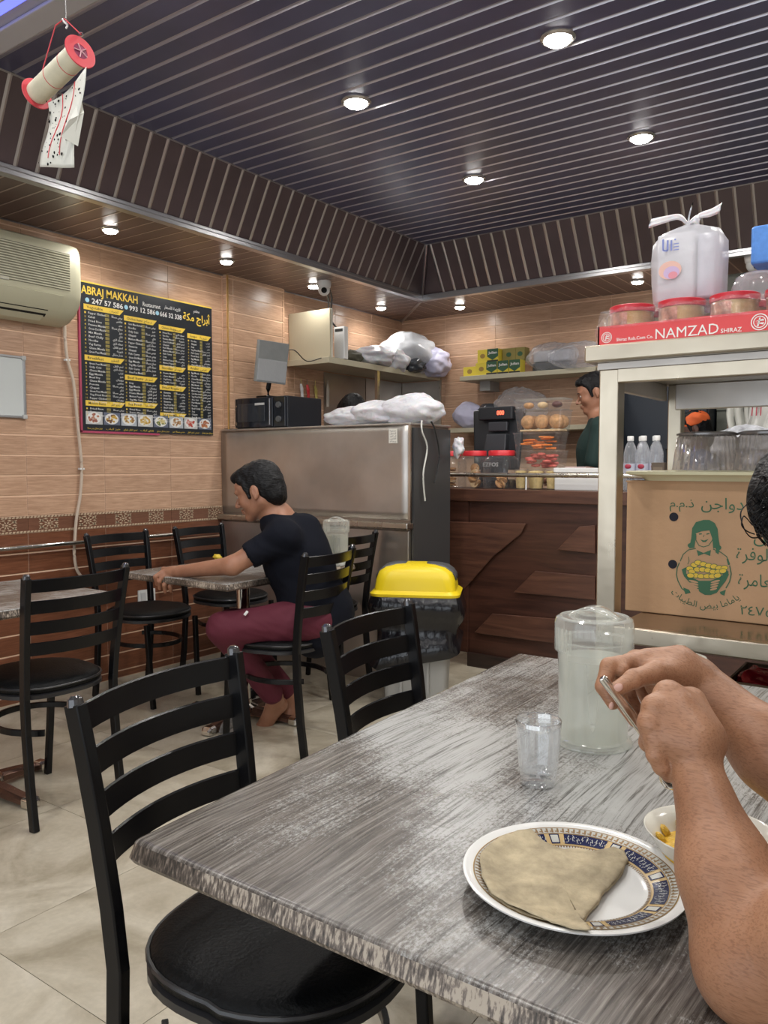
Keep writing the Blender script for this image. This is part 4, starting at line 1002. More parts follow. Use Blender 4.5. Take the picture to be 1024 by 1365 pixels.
# corner shelf ---------------------------------------------------------
M_SHELF = mat('cream_shelf_board', (0.50, 0.46, 0.34), 0.5, var=.06)
t = thing('corner_shelf', 'cream board shelf with steel posts in the far left corner', 'shelf', (-3.8, 4.45, 1.97))
def S(mb, name, mm, **k): return mb.build(name, mm, t, loc=(3.8, -4.45, -1.97), **k)
S(MB().span((-3.995, 4.38, 1.972), (-3.61, 5.84, 2.0)), 'shelf_board', M_SHELF, bevel=.002)
S(MB().span((-3.612, 4.37, 1.964), (-3.595, 5.84, 2.006)), 'front_lip', M_SHELF, bevel=.002)
S(MB().span((-3.995, 4.365, 1.964), (-3.597, 4.38, 2.006)), 'front_lip', M_SHELF, bevel=.002)
S(MB().span((-3.63, 4.95, 1.49), (-3.605, 4.98, 1.965)), 'support_post', M_BRIGHT)
pc = thing('beige_panel', 'beige upright board on the near end of the corner shelf', 'panel', (-3.8, 4.40, 2.007))
MB().span((-.19, -.012, 0), (.195, .012, .335)).build('board', mat('beige_laminate', (.52, .47, .34), .45), pc, bevel=.002)
MB().span((.19, .0, 0), (.20, .014, .335)).build('edge_band', mat('pale_edge', (.62, .6, .52), .4), pc)
pr = thing('wifi_router', 'white upright router box beside the beige board on the shelf', 'router', (-3.655, 4.55, 2.007))
MB().rbox((.02, 0, .115), (.095, .05, .23), .008).build('casing', M_WHITE, pr)
MB().box((.02, -.0258, .205), (.07, .002, .020)).build('status_window', mat('ink_black', (.02, .02, .02), .6), pr)
# stainless splash panels under the corner shelf and on the back wall corner
t = thing('steel_splashback', 'stainless splashback sheets in the far corner below the shelf', 'splashback', (-3.9, 5.4, 1.4))
def S2(mb, name, mm, **k): return mb.build(name, mm, t, loc=(3.9, -5.4, -1.4), **k)
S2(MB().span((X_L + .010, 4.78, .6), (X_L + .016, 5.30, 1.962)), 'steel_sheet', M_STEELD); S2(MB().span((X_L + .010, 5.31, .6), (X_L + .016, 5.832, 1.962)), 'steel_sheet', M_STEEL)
S2(MB().span((X_L + .02, Y_B - .018, .6), (-3.60, Y_B - .012, 1.962)), 'steel_sheet', M_STEEL); S2(MB().span((-3.60, Y_B - .022, .6), (-3.585, Y_B - .009, 1.97)), 'edge_strip', M_BRIGHT)
# utensils hanging below the shelf
for k, (y, cc, nm, lb) in enumerate([(4.50, (.65, .65, .66), 'vegetable_peeler', 'white handled peeler hanging on the tiles under the corner shelf'), (4.57, (.6, .04, .05), 'red_handled_knife', 'red handled knife hanging beside the white peeler'), (4.66, (.5, .42, .12), 'brass_skimmer', 'yellowish strip of a utensil hanging right of the red handle')]):
    tt = thing(nm, lb, 'utensil', (-3.975, y, 1.78))
    MB().tube([(0, 0, .07), (.006, .004, .03), (.006, .008, -.02), (0, .012, -.07)], [.008, .014, .012, .006], 8).build('handle', mat('handle_%d' % k, cc, .35), tt, smooth=True)
    MB().tube([(0, 0, .07), (0, 0, .11)], .003, 6).build('hook', M_CHR, tt)
# kitchen knife-like tool on the wall farther right
tt = thing('wall_utensil', 'pale blade-like utensil hanging near the steel sheet', 'utensil', (-3.97, 4.80, 1.80)); MB().poly([(0, -.012, -.1), (0, .012, -.1), (0, .02, .04), (0, .002, .1), (0, -.012, .05)], (.004, 0, 0)).build('blade', mat('pale_blade', (.5, .47, .42), .3), tt)
# dome camera
for (x, y, lb) in ((-3.565, 4.278, 'white dome security camera with cable under the left soffit'), (-1.05, 5.25, 'white dome camera by the aluminium trim beside the blue pack')):
    t = thing('security_camera', lb, 'camera', (x, y, Z_S))
    MB().lathe([(.048, 0), (.050, -.012), (.045, -.04), (.040, -.046)], n=24).build('base', M_WHITE, t, smooth=True)
    MB().ell((.0, -.0, -.055), (.040, .040, .042)).build('dome', M_WHITE, t, smooth='all'); MB().lathe([(.02, 0), (.018, .006), (.001, .007)], (.026, -.030, -.068), 16, True, (.6, -.65, -.4)).build('lens', M_BLK, t)
q = MB()
for dx in (0, .03): q.tube(spline([(-3.62 + dx, 4.36, 2.48), (-3.66 + dx, 4.44, 2.42), (-3.70 + dx * .3, 4.5, 2.30), (-3.68, 4.56, 2.235)]), .006, 6)
tag(q.build('cable', mat('cable_black', (.02, .02, .02), .4), smooth=True), 'pair of black cables from the dome camera to the white router', 'cable')
# ================================================================ brown counter
M_WOOD = wood('dark_red_brown_wood', (0.040, 0.016, 0.011), (0.085, 0.034, 0.022), 0.35, (2, 2, 26))
M_WOODL = wood('brown_wood_lighter', (0.060, 0.025, 0.017), (0.125, 0.055, 0.034), 0.35, (2.5, 2, 30))
CY, CZ = 4.345, 1.106
t = thing('service_counter', 'dark brown wooden counter with slanting raised panels on its front', 'counter', (-1.0, 4.7, 0))
def S3(mb, name, mm, **k): return mb.build(name, mm, t, loc=(1.0, -4.7, 0), **k)
S3(MB().span((-2.468, CY + .02, .08), (1.2, CY + .42, CZ - .03)), 'carcass', M_WOOD)
S3(MB().span((-2.862, CY + .02, .08), (-2.468, CY + .06, CZ - .03)).span((-2.862, CY + .02, .9), (-2.46, CY + .28, CZ - .03)) if False else MB().span((-2.468, CY - .005, .0), (1.2, CY + .05, .085)), 'plinth', wood('dark_plinth', (.02, .012, .01), (.045, .024, .018), .4))
S3(MB().span((-2.84, CY - .014, CZ - .075), (1.2, CY + .45, CZ)), 'worktop', M_WOODL, bevel=.004)
S3(MB().span((-2.84, CY + .0, .085), (-2.47, CY + .045, CZ - .076)), 'end_panel', M_WOOD)
S3(MB().span((-2.843, CY - .012, .085), (-2.78, CY + .02, CZ - .078)), 'stile', M_WOODL, bevel=.003)
def P2(pts, h, name='raised_panel', mm=None):     # pts in (X, Z) on the front
    S3(MB().poly([(x, CY + .004, z) for x, z in pts], (0, -h, 0)), name, mm or M_WOODL, bevel=.004)
def cpx(x, y):
    p = on('y', CY - .008, x, y); return (p.x, p.z)
P2([cpx(591, 695), cpx(701, 698), cpx(694, 712), cpx(657, 742), cpx(620, 784), cpx(591, 800)], .012)
P2([cpx(713, 761), cpx(793, 768), cpx(793, 800), cpx(684, 790)], .011)
P2([cpx(793, 700), cpx(772, 702), cpx(742, 733), cpx(793, 738)], .011)
P2([cpx(656, 818), cpx(740, 825), cpx(740, 858), cpx(640, 845), cpx(632, 843)], .011)
P2([cpx(565, 705), cpx(650, 708), cpx(650, 710), cpx(565, 707)], .008, 'groove_strip', M_CREAM)
P2([cpx(838, 705), cpx(835, 800), cpx(760 + 200, 815), cpx(960, 712)], .010)
# top rail
t = thing('counter_rail', 'steel guard rail along the front of the brown counter', 'rail', (-2.0, CY + .02, CZ))
MB().cyl((-.82, 0, .087), (3.0, 0, .087), .0135, n=14).build('bar', M_BRIGHT, t, smooth=True)
for x in (-.80, -.07 - .02, .62, 1.4, 2.3):
    MB().cyl((x, 0, 0), (x, 0, .087), .008).build('rail_post', M_CHR, t, smooth=True)
# ---------------- things on the counter
M_CLR = glass('clear_plastic', (.97, .98, 1.0), .05, .07)
M_CLRB = glass('clear_plastic_crinkled', (.92, .94, 1.0), .12, .16, bump=.6)
M_RED = mat('red_plastic_lid', (.62, .03, .04), .35)
M_BISC = mat('baked_biscuit', (.52, .28, .12), .8, var=.3, scale=60, bump=.4)
M_BISCL = mat('pale_biscuit', (.66, .47, .26), .8, var=.2, scale=60, bump=.4)
def cz_at(px_, Y): return on('y', Y, px_, 620).x
YJ = CY + .13
rnj = random.Random(11)
for i, (x0, x1, lb) in enumerate([(581, 616, 'square clear jar with red lid and flat biscuits, leftmost on the counter'), (616, 650, 'clear jar with red lid and round cookies, second on the counter'), (650, 688, 'clear jar with red lid and pale broken biscuits, beside the black till')]):
    xa, xb = cz_at(x0, YJ), cz_at(x1, YJ); xc, w_ = (xa + xb) / 2, (xb - xa) * .94
    t = thing('biscuit_jar', lb, 'jar', (xc, YJ, CZ), group=None); t.scale = (1, 1, 1.09)
    q = MB()
    q.loft([rr_loop(w_ * .46, w_ * .46, .03, .002), rr_loop(w_ * .5, w_ * .5, .035, .012), rr_loop(w_ * .5, w_ * .5, .035, .150), rr_loop(w_ * .47, w_ * .47, .05, .172), rr_loop(w_ * .40, w_ * .40, .06, .187), rr_loop(w_ * .40, w_ * .40, .06, .196)], caps=False)
    q.build('jar_body', M_CLR, t, smooth='all')
    MB().lathe([(w_ * .40, .186), (w_ * .44, .188), (w_ * .44, .212), (w_ * .42, .217), (.001, .218)], n=36, flute=0).build('lid', M_RED, t, smooth=True)
    for k in range([12, 16, 12][i]):
        r_ = .026 + .004 * rnj.random(); a = rnj.random() * 6.28; rad = rnj.random() * .026
        if i == 0: ax = Vector((rnj.uniform(-.1, .1), rnj.uniform(-.1, .1), 1)); z = .010 + .0095 * (k // 1); rad = .012; r_ = .038
        else: ax = Vector((rnj.uniform(-1, 1), rnj.uniform(-1, 1), rnj.uniform(.2, .8))); z = .028 + (k // 4) * (.030 if i == 1 else .018)
        th = .009
        MB().lathe([(.001, -th / 2), (r_ * .9, -th / 2), (r_, -th * .2), (r_, th * .2), (r_ * .9, th / 2), (.001, th * .6)], (rad * math.cos(a), rad * math.sin(a), z), 12, True, ax).build('biscuit', M_BISC if (k + i) % 3 else M_BISCL, t, smooth='all')
# stacked clear food boxes
def food_box(name, lb, x0, x1, z0, z1, Y, content, dep=.16, taper=.88):
    xa, xb = cz_at(x0, Y), cz_at(x1, Y); xc, w_ = (xa + xb) / 2, (xb - xa)
    t = thing(name, lb, 'food box', (xc, Y, z0)); h = z1 - z0
    q = MB(); q.loft([rr_loop(w_ / 2 * taper, dep / 2 * taper, .012, .001), rr_loop(w_ / 2 * .97, dep / 2 * .97, .015, h - .012), rr_loop(w_ / 2, dep / 2, .018, h - .011), rr_loop(w_ / 2, dep / 2, .018, h - .006)], caps=False)
    q.add(rr_loop(w_ / 2 * taper, dep / 2 * taper, .012, .001), [tuple(range(28))]); q.build('tub', M_CLR, t, smooth=True)
    q = MB(); q.loft([rr_loop(w_ / 2, dep / 2, .018, h - .006), rr_loop(w_ / 2 + .002, dep / 2 + .002, .018, h - .003), rr_loop(w_ / 2 * .93, dep / 2 * .9, .014, h - .001)]); q.build('lid', M_CLR, t, smooth=True)
    content(t, w_, dep, h); return t
def muffins(t, w_, d, h):
    for k in range(3):
        x = (k - 1) * w_ * .29; MB().ell((x, -.02, h * .45), (.043, .040, .043), fn=lambda v: 1 + .05 * mnoise.noise(v * 3)).build('bun', M_BISC, t, smooth='all')
        MB().ell((x + .01, .04, h * .45), (.042, .040, .042), 12, 8).build('bun', M_BISC, t, smooth='all')
    MB().span((-w_ * .4, -d * .35, .004), (w_ * .4, d * .35, .014)).build('liner', M_BISCL, t)
def strips(mm, n, pl):
    def f(t, w_, d, h):
        for k in range(n):
            a = rnj.uniform(-.4, .4); x = rnj.uniform(-.28, .28) * w_; y = rnj.uniform(-.28, .28) * d; z = .010 + (h - .032) * (k / n)
            if pl: MB().ell((x, y, z), (.030, .022, .010), 10, 6, fn=lambda v: 1 + .35 * mnoise.noise(v * 2.5 + Vector((k, 0, 0)))).build('sweet', mm, t, smooth='all')
            else: MB().box((x, y, z), (.062, .022, .010), a).build('sweet_slice', mm, t, bevel=.003)
    return f
M_ORG = mat('orange_sweet', (.80, .21, .02), .45, bump=.3); M_PNK = mat('red_pink_sweet', (.62, .13, .10), .5, var=.35, scale=70)
M_CHN = mat('chocolate_piece', (.10, .035, .03), .4)
def mixd(t, w_, d, h):
    for k in range(3): MB().ell(((k - 1) * w_ * .28, 0, h * .42), (.030, .04, h * .30), 12, 8).build('bun', [M_BISC, M_BISCL, M_CHN][k], t, smooth='all')
YB2 = CY + .16
food_box('food_box', 'clear box of cut orange sweets in the counter stack', 690, 752, 1.343, 1.450, YB2, strips(M_ORG, 20, False))
food_box('food_box', 'clear box of red and pink sweets under the orange ones', 693, 752, 1.234, 1.342, YB2, strips(M_PNK, 22, True))
food_box('food_box', 'clear box of round brown buns above the orange sweets', 692, 757, 1.451, 1.583, YB2, muffins)
food_box('food_box', 'shallow clear box of mixed buns, topmost of the counter stack', 690, 757, 1.584, 1.650, YB2, mixd)
M_CAKE = mat('yellow_cake', (.66, .50, .22), .8, var=.15, scale=70, bump=.4)
for i, (xa, xb, lb) in enumerate([(690, 706, 'small clear cup of yellow cake, leftmost under the food boxes'), (707, 729, 'largest clear cup of yellow cake under the food boxes'), (731, 746, 'clear cup of speckled yellow cake beside the white box')]):
    a, b = cz_at(xa, YB2), cz_at(xb, YB2); xc, w_ = (a + b) / 2, b - a
    t = thing('cake_cup', lb, 'cup', (xc, YB2 - .03, CZ), group=None)
    MB().lathe([(w_ * .38, .002), (w_ * .5, .095)], n=20, caps=False).build('cup', M_CLR, t, smooth=True)
    MB().lathe([(w_ * .5, .095), (w_ * .53, .0955), (w_ * .53, .0985), (.001, .0985)], n=20).build('lid', M_CLR, t, smooth=True)
    t.scale = (1, 1, 1.27); MB().lathe([(w_ * .35, .005), (w_ * .46, .080), (w_ * .40, .087), (.001, .09)], n=18).build('cake', M_CAKE, t, smooth=True)
# white box and clutter right of them
t = thing('white_box', 'white shallow box on the counter behind the steel post', 'box', (cz_at(788, CY + .2), CY + .20, CZ)); t.scale = (1, 1, 1.2)
MB().rbox((0, 0, .045), (.36, .22, .09), .006).build('box_body', M_WHITE, t); MB().rbox((0, -.003, .097), (.368, .232, .022), .006).build('lid', M_WHITE, t)
t = thing('paper_sheet', 'pink and white paper lying on the white box', 'paper', (cz_at(770, CY + .2), CY + .2, CZ + .131)); MB().box((0, 0, .003), (.12, .14, .005), .2).build('sheet', mat('pinkish_paper', (.66, .50, .50), .6), t)
t = thing('black_tray', 'small black tray behind the food boxes', 'tray', (cz_at(768, 4.70), 4.70, CZ))
MB().loft([rr_loop(.09, .07, .02, .09), rr_loop(.11, .08, .02, .13)]).build('tray', M_BLK, t, smooth=True); MB().cyl((0, 0, 0), (0, 0, .09), .02).build('stand', M_BLK, t)
# till
t = thing('cash_register', 'black touch till seen from behind with red digits and a printed name', 'till', (cz_at(662, 4.66), 4.66, CZ)); t.scale = (1.05, 1, 1.10)
q = MB(); q.loft([rr_loop(.115, .09, .02, 0), rr_loop(.115, .09, .02, .03), rr_loop(.10, .06, .02, .05)]).build('foot_plate', M_BLK, t, smooth=True)
M_TIL = mat('matt_black_plastic', (.014, .016, .02), .42)
q = MB(); q.poly([(-.155, -.01, .105), (.150, -.01, .105), (.170, .03, .46), (-.185, .03, .46)], (0, .035, 0)).build('screen_back', M_TIL, t, bevel=.012)
q = MB(); q.poly([(-.095, -.075, .0), (.085, -.075, .0), (.082, -.038, .315), (-.055, -.038, .315)], (0, .06, 0)); bk = q.build('printer_neck', mat('dark_grey_housing', (.035, .038, .045), .4), t, bevel=.008)
q = MB(); q.rbox((.0, .0, .435), (.235, .05, .075), .012); dp = q.build('customer_display', M_TIL, t)
MB().poly([(-.05, -.02, .33), (.08, -.02, .33), (.08, -.02, .385), (-.05, -.02, .385)], (0, .02, 0)).build('socket_cover', mat('dark_grey_housing', (.035, .038, .045), .4), t, bevel=.006)
q = MB(); write(q, '000', (.012, -.027, .425), (1, 0, 0), (0, 0, 1), .034, .05, 'L', .03); q.build('lit_digits', emit('red_digits', (1, .12, .06), 3), dp)
q = MB(); write(q, 'EZPOS', (-.052, -.0735, .125), (1, 0, .0), (0, .11, 1), .032, .105, 'L', .02, off=.009); q.build('lettering', mat('menu_white', (.7, .7, .7), .4), bk)
# crumpled receipt in front of the steel side
def lump(name, label, cat, c, r, m_, seed=1, nu=28, nv=18, amp=.3, fr=1.8, fold=.1, base=None, child='bag', parent=None, power=1.0):
    """soft crumpled bag shape with flat underside"""
    s = Vector((seed * 3.1, seed * 1.7, 0))
    t_ = thing(name, label, cat, (c[0], c[1], c[2] - r[2])) if parent is None else parent
    q = MB()
    def fn(v):
        a = mnoise.noise(v * fr + s) * amp + abs(mnoise.noise(v * fr * 2.7 + s)) * fold + abs(mnoise.noise(v * fr * 6 + s)) * fold * .5 - abs(mnoise.noise(v * fr * 13 + s)) * fold * .3
        return 1 + a
    q.ell((0, 0, r[2]) if parent is None else c, r, nu, nv, fn=fn)
    z0 = 0 if parent is None else c[2] - r[2]
    if base is not None: q.v = [(x, y, max(z, z0 + 0.0008)) for x, y, z in q.v]
    q.build(child, m_, t_, smooth='all', sub=1); return t_
M_BAG = mat('white_carrier_plastic', (.62, .62, .66), .32, bump=.9, bscale=26, scale=5, Transmission_Weight=.0, Subsurface_Weight=.25, Subsurface_Scale=.03)
M_BAGC = mat('translucent_white_plastic', (.58, .60, .64), .28, bump=.6, bscale=20, scale=5, Alpha=.80)
M_BAGT = glass('clear_bag_plastic', (.88, .90, .96), .14, .34, bump=.8)
M_BAGL = mat('lilac_white_plastic', (.56, .55, .72), .35, bump=.5, bscale=18, scale=5)
M_BAGK = mat('dark_filled_bag', (.05, .055, .065), .25, bump=.6, bscale=20)
lump('plastic_bag', 'crumpled small white paper by the steel cabinet corner above the first jar', 'paper', (-2.44, 4.17, 1.36), (.035, .03, .06), M_BAG, 4, amp=.5)
# white bag on the cabinet
t = thing('plastic_bag', 'long white plastic bag lying on the steel cabinet', 'bag', (-2.85, 3.93, 1.488))
for i, (c, r) in enumerate([((-.18, -.02, .055), (.20, .13, .062)), ((.02, -.02, .068), (.22, .14, .075)), ((.24, -.01, .080), (.20, .14, .095))]):
    lump('', '', '', c, r, M_BAG, 7 + i, 40, 26, .16, 2.2, .13, base=1, child='bag_fold', parent=t)
# bags on the corner shelf
ZS_ = 2.002
for i, (nm, lb, c, r, mm) in enumerate([
    ('cloth_bundle', 'dark olive cloth bundle next to the white router', (-3.72, 4.78, .05), (.07, .09, .05), mat('olive_cloth', (.10, .095, .07), .8, bump=.5)),
    ('plastic_bag', 'white crumpled bag left of the big lilac one on the corner shelf', (-3.68, 5.02, .07), (.14, .17, .075), M_BAG),
    ('plastic_bag', 'white bag hanging over the edge at the middle of the corner shelf', (-3.66, 5.24, .06), (.12, .12, .09), M_BAG),
    ('plastic_bag', 'big white and lilac bag on the far end of the corner shelf', (-3.72, 5.54, .15), (.22, .27, .165), M_BAGC),
    ('plastic_bag', 'lilac bag with dark contents at the far right end of the corner shelf', (-3.55, 5.66, .09), (.13, .14, .12), M_BAGL),
    ('plastic_bag', 'dark filled clear bag low on the corner shelf edge', (-3.60, 5.42, .04), (.10, .10, .055), M_BAGK)]):
    lump(nm, lb, 'bag' if nm != 'cloth_bundle' else 'cloth', (c[0], c[1], ZS_ + c[2] + .004), r, mm, 20 + i, 36, 24, .28, 2.0, .2, base=1)
# ---------------- back wall shelves
def board(name, lb, x0, x1, y0, y1, z, brackets):
    t = thing(name, lb, 'shelf', ((x0 + x1) / 2, (y0 + y1) / 2, z - .035)); hx, hy = (x1 - x0) / 2, (y1 - y0) / 2
    MB().span((-hx, -hy, 0), (hx, hy, .035)).build('board', M_SHELF, t, bevel=.002)
    for b in brackets: MB().span((b - .02, -.02, -.075), (b + .07, hy, -.0005)).build('bracket', mat('grey_bracket', (.35, .34, .32), .5), t)
    return t
board('wall_shelf', 'upper cream wall shelf with tea boxes and bags', -3.24, -2.13, 5.55, 5.83, 1.950, (-.42,))
board('wall_shelf', 'upper cream wall shelf continuing right behind the steel rack', -2.12, -.7, 5.55, 5.83, 1.950, (.3,))
board('wall_shelf', 'lower cream wall shelf behind the black till', -3.33, -1.90, 5.55, 5.83, 1.545, (-.5,))
M_GRN = mat('dark_green_print', (.03, .10, .05), .4); M_YP = mat('yellow_print', (.72, .58, .06), .4); M_OLV = mat('olive_print', (.25, .21, .06), .45)
bxs = [(-3.175, 5.63, 0, .115, 'y', 'yellow tea box lying at the left end of the upper shelf'), (-3.06, 5.61, 0, .10, 'y', 'yellow tea box standing second from the left, lower row'), (-2.965, 5.60, 0, .092, 'g', 'green and yellow tea box, left one of the lower row of three'), (-2.868, 5.60, 0, .092, 'g', 'green and yellow tea box, middle of the lower row of three'), (-2.770, 5.60, 0, .092, 'g', 'green and yellow tea box, right one of the lower row of three'),
       (-3.055, 5.62, 1, .09, 'y', 'yellow tea box on the upper row at the left'), (-2.962, 5.61, 1, .095, 'g', 'green and yellow tea box on the upper row beside the yellow one'), (-2.850, 5.66, 1, .11, 'o', 'olive brown box on the upper row in the middle'), (-2.755, 5.66, 1, .075, 'o', 'darker olive box on the upper row at the right')]
for (x, y, lv, w_, kd, lb) in bxs:
    h = .098 if kd != 'y' or lv else (.075 if x < -3.1 else .095); z = 1.951 + lv * .0985
    t = thing('tea_box', lb, 'box', (x, y, z)); mm = {'y': M_YP, 'g': M_YP, 'o': M_OLV}[kd]
    MB().span((-w_ / 2, -.035, 0), (w_ / 2, .05, h)).build('carton', mm, t, bevel=.001)
    if kd == 'g':
        MB().add([(-w_ / 2, -.0360, .040), (0, -.0360, .012), (w_ / 2, -.0360, .040), (w_ / 2, -.0360, h), (-w_ / 2, -.0360, h)], [(0, 1, 2, 3, 4)]).build('printed_label', M_GRN, t)
        q = MB(); write(q, 'tülon' if False else 'Julian', (0, -.0368, .060), (1, 0, 0), (0, 0, 1), .026, w_ * .8, 'C', .03); q.build('lettering', mat('menu_white', (.7, .7, .7), .4), t)
        MB().add([(-w_ / 2, -.0365, .0), (w_ / 2, -.0365, 0), (w_ / 2, -.0365, .012), (-w_ / 2, -.0365, .012)], [(0, 1, 2, 3)]).build('printed_band', mat('ink_black', (.02, .02, .02), .6), t)
    else:
        MB().add([(.022 * math.cos(a * PI / 8), -.036, h / 2 + .018 * math.sin(a * PI / 8)) for a in range(16)], [tuple(range(16))]).build('printed_label', mat('brown_print', (.35, .22, .05), .5) if kd == 'y' else M_GRN, t)
# bags on the upper shelf
t = thing('plastic_bag', 'clear bag with white and black containers on the upper shelf', 'bag', (-2.51, 5.68, 1.951))
lump('', '', '', (0, 0, .105), (.20, .12, .105), M_BAGT, 41, 36, 24, .15, 1.6, .15, base=1, child='bag', parent=t)
MB().rbox((0, .02, .035), (.30, .14, .065), .02).build('dark_tub', M_BAGK, t); MB().rbox((0, .02, .115), (.29, .13, .085), .02).build('white_tub', mat('cloudy_tub', (.5, .5, .52), .4), t)
lump('plastic_bag', 'large clear round bag hanging over the edge of the upper shelf', 'bag', (-2.27, 5.58, 2.045), (.22, .13, .094), M_BAGT, 43, 40, 26, .12, 1.5, .12)
lump('plastic_bag', 'lilac white bag at the left end of the lower shelf', 'bag', (-3.22, 5.66, 1.65), (.12, .10, .104), M_BAGL, 45, 32, 22, .12, 2, .15, base=1)
lump('plastic_bag', 'dark filled bag beside the lilac bag on the lower shelf', 'bag', (-3.04, 5.66, 1.64), (.10, .09, .094), M_BAGK, 46, 32, 22, .15, 2, .15, base=1)
lump('plastic_bag', 'clear puffed bag behind the black till on the lower shelf', 'bag', (-2.78, 5.68, 1.69), (.22, .11, .144), M_BAGT, 47, 32, 22, .2, 2, .2, base=1)
t = thing('white_tub', 'white round tub in plastic on the lower shelf right of the food boxes', 'tub', (-2.10, 5.68, 1.546))
MB().lathe([(.085, 0), (.095, .19), (.098, .192), (.098, .205), (.001, .207)], n=28).build('tub_body', mat('cloudy_white_tub', (.55, .55, .58), .4), t, smooth=True)
# paper napkins etc. on the upper shelf behind the rack
for i, (x, cc, lb) in enumerate([(-1.92, (.55, .45, .55), 'lilac pack on the upper shelf seen through the steel rack'), (-1.72, (.5, .5, .5), 'grey white pack on the upper shelf seen through the steel rack'), (-1.5, (.45, .42, .4), 'beige pack on the upper shelf behind the rack post')]):
    lump('paper_pack', lb, 'pack', (x, 5.68, 2.0), (.09, .09, .048), mat('pack_%d' % i, cc, .6), 60 + i, 20, 14, .15, 2, .1, base=1)

# ================================================================ kitchen beyond the counter
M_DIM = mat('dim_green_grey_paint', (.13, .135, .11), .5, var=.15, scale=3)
t = thing('dark_cabinet', 'tall dark blue cabinet behind the man in green', 'cabinet', (-1.52, 5.45, 0))
MB().span((-.30, -.20, .02), (.24, .36, 1.80)).build('carcass', mat('dark_navy_metal', (.012, .017, .026), .4), t, bevel=.006)
MB().span((-.29, -.215, .1), (.23, -.20, 1.78)).build('door', mat('dark_navy_metal', (.012, .017, .026), .4), t, bevel=.004)
MB().cyl((.2, -.235, .9), (.2, -.235, 1.2), .01).build('handle', M_CHR, t)
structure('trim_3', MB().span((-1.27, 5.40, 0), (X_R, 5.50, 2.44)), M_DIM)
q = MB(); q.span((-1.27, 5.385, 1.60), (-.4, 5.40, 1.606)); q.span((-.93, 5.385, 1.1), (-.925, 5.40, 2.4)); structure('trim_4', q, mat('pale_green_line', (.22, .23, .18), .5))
t = thing('kitchen_bench', 'low steel kitchen bench behind the counter carrying the pots', 'bench', (-.62, 5.25, 0))
MB().span((-.62, -.10, 1.185), (.7, .13, 1.21)).build('bench_top', M_STEELD, t); MB().span((-.60, -.09, .1), (.68, .12, 1.184)).build('bench_body', M_STEELD, t)
M_POT = brushed('pot_aluminium', (.42, .43, .42), .35, (3, 3, 3))
t = thing('cooking_pot', 'large dull aluminium pot in the dim kitchen left of the orange cap', 'pot', (-1.40, 5.26, 1.212))
MB().lathe([(.001, 0), (.125, 0), (.135, .01), (.135, .135), (.145, .14), (.145, .146)], n=32).build('pot_body', M_POT, t, smooth=True); MB().lathe([(.14, .147), (.10, .158), (.001, .165)], n=28).build('lid', M_POT, t, smooth=True)
t = thing('cooking_pot', 'smaller shiny pot stacked on the large dull pot', 'pot', (-1.40, 5.26, 1.378))
MB().lathe([(.001, 0), (.11, 0), (.12, .01), (.12, .05), (.128, .053), (.12, .058), (.12, .085), (.09, .095), (.001, .10)], n=32).build('pot_body', M_STEELD, t, smooth=True)
# hanging clothes
t = thing('clothes_rail', 'thin rail high in the kitchen carrying the hanging clothes', 'rail', (-.85, 4.9, 1.78)); MB().cyl((-.5, 0, 0), (.8, 0, 0), .009).build('bar', M_CHR, t)
for x_ in (-.45, .75): MB().cyl((x_, 0, 0), (x_, .5, 0), .007).build('bracket', M_CHR, t)
def cloth(name, lb, x0, x1, z0, z1, Y, mm, seed, rz=0, n=24):
    t = thing(name, lb, 'clothing', ((x0 + x1) / 2, Y, z1)); w_ = x1 - x0; q = MB(); vs = []
    for i in range(n + 1):
        for j in range(n + 1):
            u, v = i / n, j / n; x = (u - .5) * w_ * (1 + .12 * v) + .02 * math.sin(v * 5 + seed); 
            y = .022 * math.sin(u * 17 + seed + v * 2) * (.4 + v) + .02 * mnoise.noise(Vector((u * 3, v * 3, seed)))
            vs.append((x, y, -v * (z1 - z0) + .012 * math.sin(u * 9 + seed) * v))
    q.add(vs, [(i * (n + 1) + j, (i + 1) * (n + 1) + j, (i + 1) * (n + 1) + j + 1, i * (n + 1) + j + 1) for i in range(n) for j in range(n)])
    q.build('fabric', mm, t, smooth='all', solid=.006); return t
M_CLW = mat('white_cotton', (.50, .50, .46), .85, bump=.2)
cloth('hanging_cloth', 'grey white cloth hanging left of the red-striped shirt', -1.08, -.955, 1.40, 1.77, 4.93, M_CLW, 2)
sh = cloth('hanging_shirt', 'white collared shirt with red stripes hanging in the kitchen', -.985, -.78, 1.42, 1.775, 4.87, mat('white_cotton_b', (.60, .60, .57), .85, bump=.2), 5)
for k in range(3):
    q = MB()
    for a, b in (((.0 + k * .022 - .075, -.036, -.01), (-.07 + k * .022 + .0, -.036, -.25)),): q.tube([a, ((a[0] + b[0]) / 2 + .01, -.045, (a[2] + b[2]) / 2), b], .0035, 6)
    q.build('red_stripe', mat('red_stripe', (.45, .07, .10), .8), sh)
for k in range(4): MB().box((-.05, -.046, -.07 - k * .042), (.05, .004, .008), 0).build('red_band', mat('red_stripe', (.45, .07, .10), .8), sh)
lump('blue_bag', 'blue bag hanging above the orange cap', 'bag', (-1.115, 4.95, 1.69), (.062, .05, .085), mat('blue_fabric', (.02, .10, .42), .5, bump=.3), 71, 20, 16, .15, 2, .1)
lump('crumpled_cloth', 'patterned white cloth crumpled right of the orange cap', 'cloth', (-.96, 4.72, 1.36), (.16, .08, .10), mat('patterned_cloth', (.40, .41, .44), .8, var=.6, scale=14, bump=.4), 72, 32, 22, .25, 2.2, .2)
t = thing('kitchen_post', 'brown wooden post in the kitchen right of the orange cap', 'post', (-1.13, 5.24, 1.212)); MB().span((-.035, -.03, 0), (.035, .03, .42)).build('shaft', mat('brown_post_wood', (.20, .11, .065), .5, var=.2), t)
